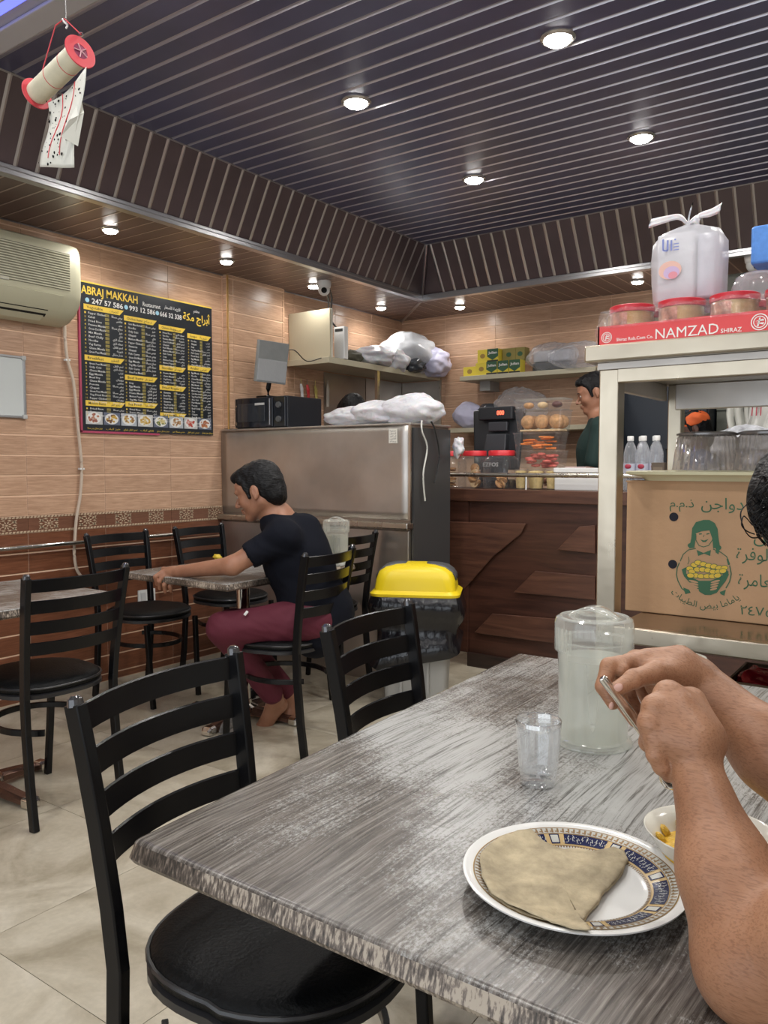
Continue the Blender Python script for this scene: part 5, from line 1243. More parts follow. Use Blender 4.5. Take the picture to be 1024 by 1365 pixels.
MB().span((-.042, -.036, .42), (.042, .036, .45)).build('post_cap', mat('brown_post_wood', (.20, .11, .065), .5), t)
# water bottles on the counter
M_WAT = glass('bottle_clear', (.92, .95, 1.0), .06, .30, bump=.2)
def bottle(x, y, lb, grp=None):
    t = thing('water_bottle', lb, 'bottle', (x, y, CZ), group=grp); t.scale = (1.08, 1.08, 1.24)
    pr = [(.001, .001), (.028, 0), (.034, .008)]
    for k in range(9): pr += [(.0345, .012 + k * .015), (.0325, .019 + k * .015)]
    pr += [(.0345, .152), (.033, .175), (.024, .205), (.0135, .222), (.0135, .232)]
    MB().lathe(pr, n=20, caps=False).build('bottle_body', M_WAT, t, smooth=True)
    MB().lathe([(.016, .226), (.0165, .228), (.0165, .245), (.015, .248), (.001, .248)], n=18).build('cap', M_WHITE, t, smooth=True)
    MB().lathe([(.0352, .075), (.0352, .125)], n=20, caps=False).build('label_wrap', mat('bottle_label', (.45, .46, .55), .4), t, smooth=True)
    MB().ell((0, -.034, .112), (.017, .004, .011), 12, 8).build('label_badge', mat('badge_navy_red', (.35, .03, .06), .4), t, smooth='all'); return t
bx0 = cz_at(841, 4.47)
b0 = bottle(bx0, 4.46, 'leftmost front water bottle behind the steel rack')
for i, (dx, dy, lb) in enumerate([(.072, .0, 'second water bottle in the front row behind the steel rack'), (.144, .004, 'third water bottle in the front row, beside the back post'), (.04, .075, 'water bottle in the second row on the left behind the front ones'), (.115, .078, 'water bottle in the second row on the right behind the front ones')]):
    dup(b0, (bx0 + dx, 4.46 + dy, CZ), 0, lb)
t = thing('brown_carton', 'narrow dark brown carton between the bottles and the back post', 'carton', (cz_at(872, 4.40) + .02, 4.42, CZ)); MB().box((0, 0, .08), (.07, .04, .16)).build('carton', mat('dark_carton', (.10, .075, .055), .6), t, bevel=.002)
MB().box((0, -.0205, .09), (.05, .001, .09)).build('printed_label', mat('brown_print2', (.18, .14, .10), .6), t)
# second pitcher on the man's table comes with the pitcher builder below
# ================================================================ steel rack in front of the counter
RX, RY0, RY1, RXE = -.80, 2.10, 2.66, .62
M_RK = brushed('rack_stainless', (.46, .405, .32), .30, (6, 6, 2))
t = thing('steel_rack', 'stainless steel rack carrying the tin tray and the egg carton', 'rack', (-.1, 2.38, 0))
def S4(mb, name, mm, **k): return mb.build(name, mm, t, loc=(.1, -2.38, 0), **k)
PWD = .052
for x, y in ((RX + .005, RY0), (RX + .035, RY1 - .04), (RXE - .06, RY0), (RXE - .06, RY1 - .04)):
    w_ = PWD if y == RY0 else .042
    S4(MB().span((x, y, .02), (x + w_, y + w_, 1.505)), 'post', M_RK, bevel=.003, seg=2)
S4(MB().span((RX - .027, RY0 - .03, 1.523), (RXE, RY1 + .02, 1.567)), 'top_tray', M_RK, bevel=.005)
S4(MB().span((RX + .006, RY0 + .001, 1.468), (RXE - .02, RY0 + .03, 1.506)), 'cross_rail', M_RK, bevel=.003)
S4(MB().span((RX + .06, RY1 - .05, 1.425), (RXE - .02, RY1 - .03, 1.505)), 'cross_rail', M_STEEL, bevel=.003)
S4(MB().span((RX + .012, RY0 + .05, 1.455), (RX + .032, RY1 - .04, 1.505)), 'side_rail', M_STEEL, bevel=.003)
S4(MB().span((RX + .0, RY0, 1.505), (RXE - .01, RY1, 1.522)), 'tray_underside', M_STEELD)
S4(MB().span((RX + .056, RY0 - .005, .812), (RXE - .06, RY1 - .002, .822)), 'middle_shelf', brushed('shelf_sheet', (.42, .37, .32), .16, (2, 2, 2)))
S4(MB().span((RX + .057, RY0 - .012, .778), (RXE - .06, RY0 + .012, .8225)), 'shelf_lip', M_RK, bevel=.004)
S4(MB().span((RX + .056, RY0 - .005, .560), (RXE - .06, RY1 - .002, .575)), 'lower_shelf', mat('grey_green_sheet', (.30, .32, .27), .4, var=.15))
for x, y in ((RX + .03, RY0 + .02), (RX + .06, RY1 - .02), (RXE - .04, RY0 + .02), (RXE - .04, RY1 - .02)): S4(MB().cyl((x, y, 0), (x, y, .03), .024), 'foot', M_BLK)

# ---------------- egg carton with green print
EX0, EY0, EZ0 = -.795, 2.335, .823
EH, EW = 1.205 - EZ0, .66
M_CARD = mat('brown_cardboard', (.50, .31, .175), .75, var=.06, scale=5, bump=.15, bscale=40)
t = thing('egg_carton_box', 'brown cardboard egg box with green print of a girl holding a bowl of eggs', 'cardboard box', (EX0, EY0, EZ0))
MB().span((0, 0, 0), (EW, .26, EH)).build('carton', M_CARD, t, bevel=.003)
MB().span((-.002, -.003, EH - .003), (EW, .12, EH + .001)).build('top_flap', M_CARD, t)
M_PG = mat('green_ink', (.045, .14, .075), .7); M_PY = mat('yellow_ink', (.72, .50, .06), .7)
def exz(x, y):      # photograph pixel -> (x, z) on the carton face
    p = on('y', EY0, x, y); return (p.x - EX0, p.z - EZ0)
hx_, hz_ = exz(898, 690)
for (x, y) in ((898.5, 689), (897, 752)):
    a, b = exz(x, y); q = MB().lathe([(.0125, -.0015), (.0125, .02)], (a, .0, b), 20, True, (0, 1, 0)); q.build('hand_hole', mat('hole_dark', (.008, .01, .02), .8), t)
PF = -.0012
g, yk = MB(), MB()
INK = [0]
def ppoly(mb, pts, off=0.0):
    INK[0] += 1; off += INK[0] * 4e-6
    mb.add([(exz(*p)[0], PF - off, exz(*p)[1]) for p in pts], [tuple(range(len(pts)))])
def pline(mb, pts, wd=1.3, off=0.0):
    """inked line of given width in picture pixels"""
    P_ = [Vector(exz(*p)).to_3d() for p in pts]; s_ = wd * 2.35 / FPX / 2; L, R_ = [], []
    for i, p in enumerate(P_):
        d = (P_[min(i + 1, len(P_) - 1)] - P_[max(i - 1, 0)]).normalized(); n_ = Vector((-d.y, d.x, 0)) * s_; L.append(p + n_); R_.append(p - n_)
    INK[0] += 1; off += INK[0] * 4e-6
    for i in range(len(P_) - 1): mb.add([(v.x, PF - off, v.y) for v in (L[i], L[i + 1], R_[i + 1], R_[i])], [(0, 1, 2, 3)])
def pel(mb, c, rx, ry, off=0.0, n=20, a0=0): ppoly(mb, [(c[0] + rx * math.cos(k * 2 * PI / n) * math.cos(a0) - ry * math.sin(k * 2 * PI / n) * math.sin(a0), c[1] + rx * math.cos(k * 2 * PI / n) * math.sin(a0) + ry * math.sin(k * 2 * PI / n) * math.cos(a0)) for k in range(n)], off)
# hair, face opening, plaits, bow
ppoly(g, [(938, 693), (946, 693), (953, 697), (957, 705), (958, 716), (960, 729), (951, 731), (950, 718), (946, 707), (936, 708), (928, 711), (927, 722), (926, 730), (919, 731), (922, 716), (923, 704), (928, 696)])
for c in ((921, 727), (958, 730)): pel(g, c, 4, 3.2); 
ppoly(g, [(929, 733), (938, 737), (948, 733), (947, 741), (939, 738), (931, 741)])
ppoly(g, [(955, 732), (960, 731), (958, 739), (954, 736)])
pline(g, [(928, 712), (928, 720), (932, 727), (938, 729), (945, 727), (950, 720), (951, 711)], 1.0)
pline(g, [(932, 712), (936, 711.5)], 1.4); pline(g, [(942, 712), (946, 711)], 1.4)
ppoly(g, [(934, 719), (939, 720.5), (945, 718.5), (941, 722.5), (937, 722.5)]); pline(g, [(939, 713), (938, 716)], .8)
pline(g, [(928, 731), (918, 733), (911, 739), (907, 748)], 1.1); pline(g, [(951, 732), (961, 736), (969, 742), (973, 752)], 1.1)
pline(g, [(906, 750), (903, 757), (902, 766), (904, 774), (909, 784), (914, 788)], 1.3); pline(g, [(973, 754), (975, 765), (973, 775), (968, 784)], 1.3)
pline(g, [(918, 742), (919, 748), (917, 752)], .8); pline(g, [(970, 745), (972, 753)], 2.2)
# bowl
ppoly(g, [(910, 760), (912, 768), (919, 776), (927, 781), (933, 789), (940, 793), (948, 793), (956, 790), (961, 783), (968, 774), (972, 766), (970, 760), (962, 768), (948, 774), (932, 774), (919, 768)])
ppoly(g, [(909, 759), (915, 756), (915, 764), (911, 766)]); ppoly(g, [(964, 758), (972, 762), (967, 769), (962, 764)])
ppoly(g, [(911, 783), (919, 786), (921, 790), (914, 792)]); ppoly(g, [(960, 789), (968, 786), (966, 794), (961, 792)])
for (x, y) in ((922, 779), (955, 778)):     # hands left cardboard-coloured over the bowl
    pass
hnd = MB()
for s_, cx0 in ((1, 922), (-1, 957)):
    for k in range(4): pel(hnd, (cx0 + s_ * (3 + k * .8), 775 + k * 3.4), 6.5 - k * .5, 1.4, .0004, 12, s_ * .25)
eggs = [(920, 758), (926, 753), (931, 750), (938, 752), (945, 754), (952, 755), (959, 757), (966, 757), (923, 762), (930, 759), (937, 759), (944, 760), (951, 762), (958, 762), (964, 761), (928, 767), (935, 768), (943, 768), (950, 768), (957, 767), (921, 767)]
for i, (x, y) in enumerate(eggs): pel(g, (x, y), 5.2, 3.6, .0003 + i * .00003, 16, -.1 * (x - 942) / 20); pel(yk, (x, y), 4.5, 2.9, .00032 + i * .00003, 16, -.1 * (x - 942) / 20)
# lettering
def aw(s_, x, y, hpx, wpx, al='C', bold=.02, curve=None, raw=False):
    a, b = exz(x, y); k = 2.37 / FPX
    write(g, s_ if raw else arabic(s_), (a, PF, b), (1, 0, 0), (0, 0, 1), hpx * k * 1.25, wpx * k, al, 0.0, 2, 0, curve)
aw('دواجن', 963, 679, 16, 50, bold=.04); aw('ذ.م.م', 909, 676, 12, 30, bold=.02); aw('بيض', 1030, 724, 17, 42); aw('الوفرة', 1005, 747, 17, 40, bold=.04); aw('العامرة', 1011, 782, 17, 46, bold=.03); aw('٢٤٧٥٧٦', 1020, 822, 13, 56, raw=True, bold=.03); aw('الوطن', 1050, 690, 17, 56)
k_ = 2.37 / FPX
def arc(X, Y):
    Rr = 62 * k_; th = X / Rr; return ((Rr - Y) * math.sin(th), Y * math.cos(th) + Rr * (1 - math.cos(th)))
aw('ياماما بيض الطيبات', 939, 811, 9, 92, bold=.02, curve=arc)
g.build('green_print', M_PG, t); yk.build('yellow_print', M_PY, t); hnd.build('hand_print', M_CARD, t)
# second row of cartons behind on the shelf is not visible; cream tray on top
t = thing('cream_tray', 'cream plastic tray lid on top of the egg box', 'tray', (-.44, 2.45, 1.2065))
q = MB(); q.loft([rr_loop(.31, .13, .05, 0), rr_loop(.32, .14, .06, .010), rr_loop(.34, .155, .07, .014), rr_loop(.362, .165, .075, .018), rr_loop(.364, .167, .075, .026), rr_loop(.355, .158, .07, .028), rr_loop(.33, .14, .06, .022)]); q.build('tray_body', mat('cream_plastic', (.68, .65, .44), .35), t, smooth=True)
# stack of clear cups (inverted ribbed clear tubs)
M_CUPG = glass('smoky_clear_plastic', (.74, .70, .68), .06, .50, gl=1.3)
CX_ = [-.597, -.43, -.262]
M_CHM = mat('cup_highlight_plastic', (.45, .42, .40), .12, .3)
for i, x in enumerate(CX_):
    t = thing('clear_tub_stack', ['stack of clear ribbed tubs, left one on the cream tray', 'stack of clear ribbed tubs, middle one on the cream tray', 'stack of clear ribbed tubs outside the frame at the right'][i], 'tubs', (x, 2.43, 1.2355))
    q = MB(); n_ = 72
    rings = []
    for z, r in ((0, .090), (.002, .092), (.094, .080), (.100, .074)):
        rings.append([((r + (.0018 if k % 2 else -.0012)) * math.cos(2 * PI * k / n_), (r + (.0018 if k % 2 else -.0012)) * math.sin(2 * PI * k / n_), z) for k in range(n_)])
    q.loft(rings).build('tub_wall', M_CUPG, t, smooth=True)
    MB().lathe([(.076, .100), (.083, .1005), (.083, .106), (.07, .110), (.001, .110)], n=40).build('tub_base', mat('smoky_rim', (.20, .19, .19), .2, .3), t, smooth=True)

# ---------------- red tray of tins on top
t = thing('red_tin_tray', 'red cardboard tray with white lettering holding wrapped tins on the rack top', 'tray', (-.812, 2.13, 1.568))
M_RC = mat('red_card', (.62, .055, .06), .45)
TW2, TD2, TH2 = .80, .42, .056
MB().span((0, 0, 0), (TW2, .004, TH2)).build('front_side', M_RC, t); MB().span((0, TD2 - .004, 0), (TW2, TD2, TH2)).build('back_side', M_RC, t)
MB().span((0, 0, 0), (.004, TD2, TH2)).build('end_side', M_RC, t); MB().span((TW2 - .004, 0, 0), (TW2, TD2, TH2)).build('end_side', M_RC, t); MB().span((0, 0, 0), (TW2, TD2, .003)).build('tray_bottom', M_RC, t)
q = MB()
def txz(x, y): p = on('y', 2.13, x, y); return (p.x + .812, p.z - 1.568)
a, b = txz(874, 452); write(q, 'NAMZAD', (a, -.001, b), (1, 0, 0), (0, 0, 1), .037, txz(958, 452)[0] - a, 'L', .0)
a, b = txz(961, 444); write(q, 'SHIRAZ', (a, -.001, b), (1, 0, 0), (0, 0, 1), .015, txz(989, 444)[0] - a, 'L', .01)
a, b = txz(822, 455); write(q, 'Shiraz Rob.Com Co.', (a, -.001, b), (1, 0, 0), (0, 0, 1), .012, txz(871, 452)[0] - a, 'L', .01)
for (x, y, r) in ((809, 450, .0145), (1013, 429, .020)):
    a, b = txz(x, y)
    for r0, r1 in ((r, r * .88), (r * .72, r * .62)):
        n_ = 28
        for k in range(n_):
            t0, t1 = 2 * PI * k / n_, 2 * PI * (k + 1) / n_
            q.add([(a + r0 * math.cos(t0), -.001, b + r0 * math.sin(t0)), (a + r0 * math.cos(t1), -.001, b + r0 * math.sin(t1)), (a + r1 * math.cos(t1), -.001, b + r1 * math.sin(t1)), (a + r1 * math.cos(t0), -.001, b + r1 * math.sin(t0))], [(0, 1, 2, 3)])
    for s_ in (-1, 1): q.add([(a - r * .5, -.001, b + s_ * r * .1), (a + r * .4, -.001, b + s_ * r * .35), (a + r * .5, -.001, b + s_ * r * .1)], [(0, 1, 2)])
    q.add([(a - r * .3, -.001, b - r * .5), (a - r * .05, -.001, b + r * .5), (a + r * .1, -.001, b + r * .5), (a - r * .1, -.001, b - r * .5)], [(0, 1, 2, 3)])
q.build('white_lettering', mat('menu_white', (.7, .7, .7), .45), t)
M_TIN = mat('tin_label_amber', (.42, .22, .06), .35, .4); M_TINR = mat('red_lacquer_lid', (.50, .025, .04), .3)
LT = ['red-lidded tin, leftmost in the red tray', 'red-lidded tin, second from the left in the red tray', 'red-lidded tin, third from the left in the red tray', 'red-lidded tin, fourth in the red tray at the frame edge', 'red-lidded tin outside the frame in the red tray', 'red-lidded tin farthest outside the frame in the red tray']
M_TINW = mat('tomato_print', (.45, .18, .12), .35, .3, var=.5, scale=40)
for k in range(6):
    t = thing('food_tin', LT[k], 'tin', (-.812 + .068 + k * .131, 2.13 + .075, 1.572))
    pr = [(.055, 0), (.057, .003)]
    for j in range(9): pr += [(.0565, .008 + j * .0085), (.0553, .012 + j * .0085)]
    MB().lathe(pr + [(.0565, .092)], n=36, caps=False).build('tin_wall', M_TIN, t, smooth=True)
    MB().lathe([(.058, .090), (.060, .092), (.060, .108), (.056, .110), (.053, .106), (.001, .105)], n=36).build('lid', M_TINR, t, smooth=True)
    q = MB(); n_ = 10      # printed tomato label wrapping the left half
    for j in range(n_):
        a0, a1 = math.radians(205 + j * 7), math.radians(205 + (j + 1) * 7)
        q.add([(.0578 * math.cos(a0), .0578 * math.sin(a0), .01), (.0578 * math.cos(a1), .0578 * math.sin(a1), .01), (.0578 * math.cos(a1), .0578 * math.sin(a1), .088), (.0578 * math.cos(a0), .0578 * math.sin(a0), .088)], [(0, 1, 2, 3)])
    q.build('printed_label', M_TINW, t, smooth='all')
    t2 = thing('food_tin', LT[k] + ', back row', 'tin', (-.812 + .068 + k * .131, 2.13 + .205, 1.572)); 
    for c in t.children:
        o = c.copy(); COL.objects.link(o); o.parent = t2
# shrink wrap over the tins
M_SHR = glass('shrink_wrap', (.95, .93, .95), .08, .10, bump=1.0)
q = MB(); rgs = []; nx = 64
for j, (yy, zz) in enumerate([(-.004, .050), (-.003, .066), (.004, .085), (.012, .104), (.030, .113), (.075, .115), (.15, .114), (.2, .115), (.30, .11), (.40, .09)]):
    rw = []
    for i in range(nx + 1):
        x = -.006 + i / nx * (TW2 + .012); ph = math.cos((x - .068) / .131 * 2 * PI); w_ = mnoise.noise(Vector((x * 30, yy * 30, 3))) * .004
        rw.append((x, yy + (.018 * (1 - ph) / 2 if 0 < j < 4 else 0) + w_, zz - (.012 * (1 - ph) / 2 if j in (3, 4, 5) else 0) + w_))
    rgs += rw
q.add(rgs, [(j * (nx + 1) + i, j * (nx + 1) + i + 1, (j + 1) * (nx + 1) + i + 1, (j + 1) * (nx + 1) + i) for j in range(9) for i in range(nx)])
tw = thing('shrink_wrap', 'crinkled clear film wrapped over the row of red-lidded tins', 'film', (-.812, 2.13, 1.568)); q.build('film', M_SHR, tw, smooth='all')
q = MB(); q.add([(-.008, -.004, .045), (-.020, .05, .0), (-.012, .1, .0), (-.004, .2, .08), (-.004, .05, .09)], [(0, 1, 4), (1, 2, 4), (2, 3, 4)]); q.build('film_corner', M_SHR, tw, smooth='all')
# clear domed lids behind, blue pack, white carrier bag
for k, (x, y, w_, lb) in enumerate([(-.46, 2.385, .075, 'clear plastic dome on the tins, left one behind the white bag'), (-.315, 2.36, .085, 'clear plastic dome on the tins, right one under the blue pack')]):
    t = thing('clear_dome', lb, 'lid', (x, y, 1.682)); pr = [(w_, 0), (w_, .02), (w_ * .92, .03), (w_ * .93, .05), (w_ * .8, .075), (w_ * .6, .085), (.001, .088)]
    MB().lathe(pr, n=32, caps=False).build('dome', glass('grey_clear_plastic', (.7, .72, .75), .08, .40), t, smooth=True); MB().lathe([(w_ + .004, 0), (w_ + .004, .006), (w_, .008)], n=32, caps=False).build('rim', M_CLR, t)
t = thing('blue_pack', 'blue pack with a white numeral at the right edge above the tins', 'pack', (-.438, 2.40, 1.785))
MB().rbox((.04, 0, .052), (.16, .10, .100), .012).build('pack_body', mat('blue_print', (.07, .23, .62), .5, var=.12, scale=60), t)
q = MB(); write(q, '8', (.012, -.0512, .018), (1, 0, 0), (0, 0, 1), .042, None, 'L', .03); q.build('lettering', mat('pale_blue_ink', (.5, .6, .8), .5), t)
t = thing('carrier_bag', 'knotted white carrier bag with boxes inside, standing on the tins', 'bag', (-.620, 2.28, 1.683))
MB().rbox((-.02, .0, .098), (.095, .10, .175), .006).build('inner_box', mat('pale_box', (.62, .62, .66), .5), t)
MB().rbox((.055, .01, .096), (.045, .09, .165), .006).build('inner_box', mat('pale_lilac_box', (.55, .55, .64), .5), t)
q = MB(); rings = []; nn_ = 40
for z, kx, ky in ((0, .85, .85), (.01, 1, 1), (.06, 1.02, 1.02), (.12, 1.03, 1.02), (.165, 1.0, 1.0), (.190, .80, .75), (.205, .42, .40), (.214, .16, .18), (.222, .12, .14)):
    rg = []
    for k in range(nn_):
        a = 2 * PI * k / nn_; ex = 3.2; c, s = math.cos(a), math.sin(a); r = (abs(c) ** ex + abs(s) ** ex) ** (-1 / ex)
        w_ = 1 + .06 * mnoise.noise(Vector((c * 3, s * 3, z * 14))) + .05 * abs(mnoise.noise(Vector((c * 6, s * 6, z * 40)))) + (.10 * mnoise.noise(Vector((c * 7, s * 7, z * 8))) if z > .17 else 0)
        rg.append((.005 + .090 * kx * r * c * w_, .068 * ky * r * s * w_, z))
    rings.append(rg)
M_CBAG = mat('thin_white_carrier', (.68, .68, .72), .3, bump=.7, bscale=10, scale=4, Alpha=.50)
bag = q.loft(rings).build('bag_body', M_CBAG, t, smooth='all')
q = MB(); k_ = .0
def txa(x, y): p = on('y', 2.28 - .075, x, y); return (p.x + .620, p.z - 1.683)
for (x0, y0, x1, y1, w_) in ((884, 319, 884, 334, 2.4), (890, 320, 890, 334, 2.4), (884, 334, 890, 334, 2.2), (895, 320, 895, 334, 2.2), (900, 318, 900, 320, 2), (898, 325, 905, 324, 1.2), (898, 329, 905, 328, 1.2), (898, 333, 905, 332, 1.2)):
    a, b = txa(x0, y0); c, d = txa(x1, y1); dx, dz = c - a, d - b; L = math.hypot(dx, dz) or 1e-3; n_ = (-dz / L * w_ * .001, dx / L * w_ * .001); q.add([(a + n_[0], -.0735, b + n_[1]), (c + n_[0], -.0735, d + n_[1]), (c - n_[0], -.0735, d - n_[1]), (a - n_[0], -.0735, b - n_[1])], [(0, 1, 2, 3)])
q.build('blue_print_marks', mat('faded_blue_ink', (.18, .22, .50), .6), t)
q = MB(); a, b = txa(893, 360)
for k in range(3):
    n_ = 20; r = (.030, .021, .012)[k]; q.mat(k); q.add([(a + r * math.cos(2 * PI * j / n_) + k * .004, -.0735 - k * .0002, b - k * .007 + r * .8 * math.sin(2 * PI * j / n_)) for j in range(n_)], [tuple(range(n_))])
q.build('printed_picture', [mat('print_peach', (.66, .42, .36), .6), mat('print_lilac', (.50, .38, .58), .6), mat('print_rose', (.62, .25, .30), .6)], t)
def ear(pts, w0, name='bag_handle'):
    pts = spline(pts, 6); rg = []
    for i, p in enumerate(pts):
        u = i / (len(pts) - 1); w_ = w0 * (.45 + .75 * u); rg.append([tuple(p + Vector((.25 * c_, .12 * c_ , 1 * c_)) * w_ * .6 + Vector((0, s__ * .006, 0))) for c_, s__ in ((-1, 0), (-.4, 1), (.3, -.6), (1, .2), (.3, 1), (-.4, -1))])
    MB().loft(rg).build(name, M_BAG, t, smooth='all')
ear([(.0, -.005, .215), (-.02, -.02, .235), (-.055, -.03, .232), (-.095, -.03, .228)], .018); ear([(.0, .0, .218), (.03, -.01, .232), (.06, -.02, .232), (.085, -.02, .240)], .020)
ear([(.0, 0, .215), (.0, 0, .235), (.008, -.005, .262)], .020, 'bag_knot'); ear([(-.01, 0, .212), (.02, -.02, .222), (.03, -.01, .212)], .022, 'bag_knot')
# crates and packets on the lower deck, right of the pitcher
t = thing('packet_box', 'shallow brown box with red shiny packets behind the table corner', 'box', (-.32, 2.20, .576))
for a, b in (((-.16, 0, 0), (.40, .006, .115)), ((-.16, .24, 0), (.40, .246, .115)), ((-.16, 0, 0), (-.154, .246, .115)), ((.394, 0, 0), (.40, .246, .115)), ((-.16, 0, 0), (.40, .246, .006))): MB().span(a, b).build('box_side', mat('brown_board', (.12, .075, .04), .6), t)
for i in range(7):
    x = -.10 + i * .065; lump('foil_packet', ['red foil packet leftmost in the brown box', 'red foil packet second in the brown box', 'red foil packet with pink print in the brown box', 'red foil packet at the frame edge in the brown box', 'red foil packet outside the frame, nearer', 'red foil packet outside the frame, middle', 'red foil packet outside the frame, farther'][i], 'packet', (-.32 + x, 2.30 + .02 * (i % 2), .635 + .028 + .018 * (i > 1)), (.055, .07, .045 + .012 * (i > 1)), mat('red_foil', (.30, .008, .02), .12, .5, bump=.6, bscale=20) if i % 3 != 2 else mat('pink_foil', (.62, .12, .22), .15, .4, bump=.6, bscale=20, var=.5, scale=20), 80 + i, 24, 16, .2, 2, .25, base=1)

# ================================================================ people
M_SKM = skin_mat('brown_skin', (0.36, 0.175, 0.105)); M_SKD = skin_mat('diner_skin', (0.37, 0.190, 0.105), 0.5); M_SKK = skin_mat('dark_brown_skin', (0.10, 0.05, 0.035))
M_HAIR = mat('black_hair', (.004, .004, .005), .5, bump=.5, bscale=60, scale=10, stretch=(1, 1, 3), Specular_IOR_Level=.25)
M_EYEW = mat('eye_white', (.6, .58, .55), .3); M_IRIS = mat('dark_iris', (.02, .012, .01), .2)
M_NAIL = mat('finger_nail', (.62, .36, .29), .25)
def basis(f, u):
    f = Vector(f).normalized(); s = Vector(u).cross(f).normalized(); u = f.cross(s).normalized()     # s points to the figure's left
    return f, s, u
def head_prims(c, f, u, k=1.0):
    f, s, u = basis(f, u); R = np.array([f, s, u]).T
    L = lambda a, b, d: Vector(c) + (f * a + s * b + u * d) * k
    r = lambda *v: tuple(x * k for x in v)
    p = [E(L(-.012, 0, .030), r(.092, .074, .086), R, .02), E(L(.030, 0, -.022), r(.060, .058, .078), R, .03), E(L(.055, 0, .040), r(.038, .058, .040), R, .03)]
    for q in (-1, 1):
        p += [C(L(-.015, q * .050, -.045), L(.066, q * .012, -.093), .016 * k, .013 * k, .03 * k), E(L(.062, q * .036, -.028), r(.022, .020, .024), R, .02 * k),
              C(L(.084, q * .042, .020), L(.092, q * .012, .016), .0085 * k, .008 * k, .012 * k)]
    p += [E(L(.072, 0, -.094), r(.018, .020, .015), R, .02 * k), C(L(.088, 0, .010), L(.114, 0, -.030), .0070 * k, .0095 * k, .010 * k), E(L(.112, 0, -.034), r(.011, .011, .009), R, .006 * k)]
    for q in (-1, 1): p += [E(L(.101, q * .012, -.037), r(.011, .007, .007), R, .005 * k), ('e', tuple(L(.098, q * .031, .001)), r(.012, .016, .010), R, -.010 * k), C(L(.080, q * .044, -.001), L(.090, q * .018, -.001), .0045 * k, .0045 * k, .006 * k)]
    p += [C(L(.088, -.018, -.061), L(.098, 0, -.057), .0045 * k, .0058 * k, .005 * k), C(L(.088, .018, -.061), L(.098, 0, -.057), .0045 * k, .0058 * k, .005 * k), C(L(.086, -.014, -.068), L(.095, 0, -.070), .0050 * k, .0062 * k, .004 * k), C(L(.086, .014, -.068), L(.095, 0, -.070), .0050 * k, .0062 * k, .004 * k)]
    for q in (-1, 1):
        p += [E(L(-.010, q * .077, -.002), r(.017, .007, .030), R, .006 * k), E(L(-.004, q * .076, -.026), r(.009, .006, .011), R, .005 * k), ('e', tuple(L(-.007, q * .085, .002)), r(.008, .005, .017), R, -.004 * k)]
    return p, L, R, (f, s, u)
def hair_prims(L, R, k=1.0, long=0):
    r = lambda *v: tuple(x * k for x in v)
    p = [E(L(-.022, 0, .045), r(.095, .081, .085), R, .01), E(L(.030, 0, .085), r(.060, .062, .034), R, .02), E(L(-.050, 0, .0), r(.066, .076, .070), R, .02), E(L(-.070, 0, -.040), r(.040, .060, .045), R, .02)]
    for q in (-1, 1): p += [C(L(.030, q * .066, .040), L(.022, q * .070, -.018), .013 * k, .007 * k, .012), C(L(.07, q * .02, .083), L(.050, q * .058, .062), .016 * k, .014 * k, .02)]
    p += [C(L(.080, -.03, .078), L(.080, .03, .078), .014 * k, .014 * k, .02)]
    for q in (-1, 1): p += [('e', tuple(L(-.006, q * .085, -.004)), r(.021, .022, .031), R, -.008 * k)]
    p += [('e', tuple(L(.090, 0, -.010)), r(.062, .09, .066), R, -.012 * k)]
    return p
def strand_disp(amp, fq, stretch):
    def f(V):
        V = V.copy()
        for i in range(len(V)):
            q = Vector((V[i, 0] * fq, V[i, 1] * fq, V[i, 2] * fq * stretch)); n = mnoise.noise_vector(q); V[i] += np.array(n) * amp
        return V
    return f
def add_head(t, c, f, u, skin, k=1.0, hair=True, h=.0032, eyes=True, extra=()):
    p, L, R, ax = head_prims(c, f, u, k)
    if hair: sdf('hair', hair_prims(L, R, k), .0036, M_HAIR, t, disp=strand_disp(.0035, 60, .5), smooth_it=1)
    if eyes:
        q = MB(); off = -Vector(t.location)
        for s_ in (-1, 1): q.ell(L(.0800, s_ * .031, .0005) + off, (.0105 * k,) * 3, 14, 10)
        e_ = q.build('eyeballs', M_EYEW, t, smooth='all'); q = MB()
        for s_ in (-1, 1): q.ell(L(.0870, s_ * .031, -.001) + off, (.0050 * k,) * 3, 10, 8)
        q.build('iris', M_IRIS, e_, smooth='all')
        q = MB()
        for s_ in (-1, 1): q.tube([L(.094, s_ * .016, .018) + off, L(.0975, s_ * .028, .0225) + off, L(.088, s_ * .045, .019) + off], [.0022 * k, .003 * k, .0016 * k], 6)
        q.build('eyebrows', M_HAIR, t, smooth='all')
    return p, L, R, ax
def join_mesh(name, meshes, m_):
    V, F = [], []
    for me in meshes:
        b = len(V); V += [tuple(v.co) for v in me.vertices]; F += [tuple(i + b for i in p.vertices) for p in me.polygons]
    me = bpy.data.meshes.new(name); me.from_pydata(V, [], F); me.polygons.foreach_set('use_smooth', [True] * len(F)); me.materials.append(m_); me.update(); return me

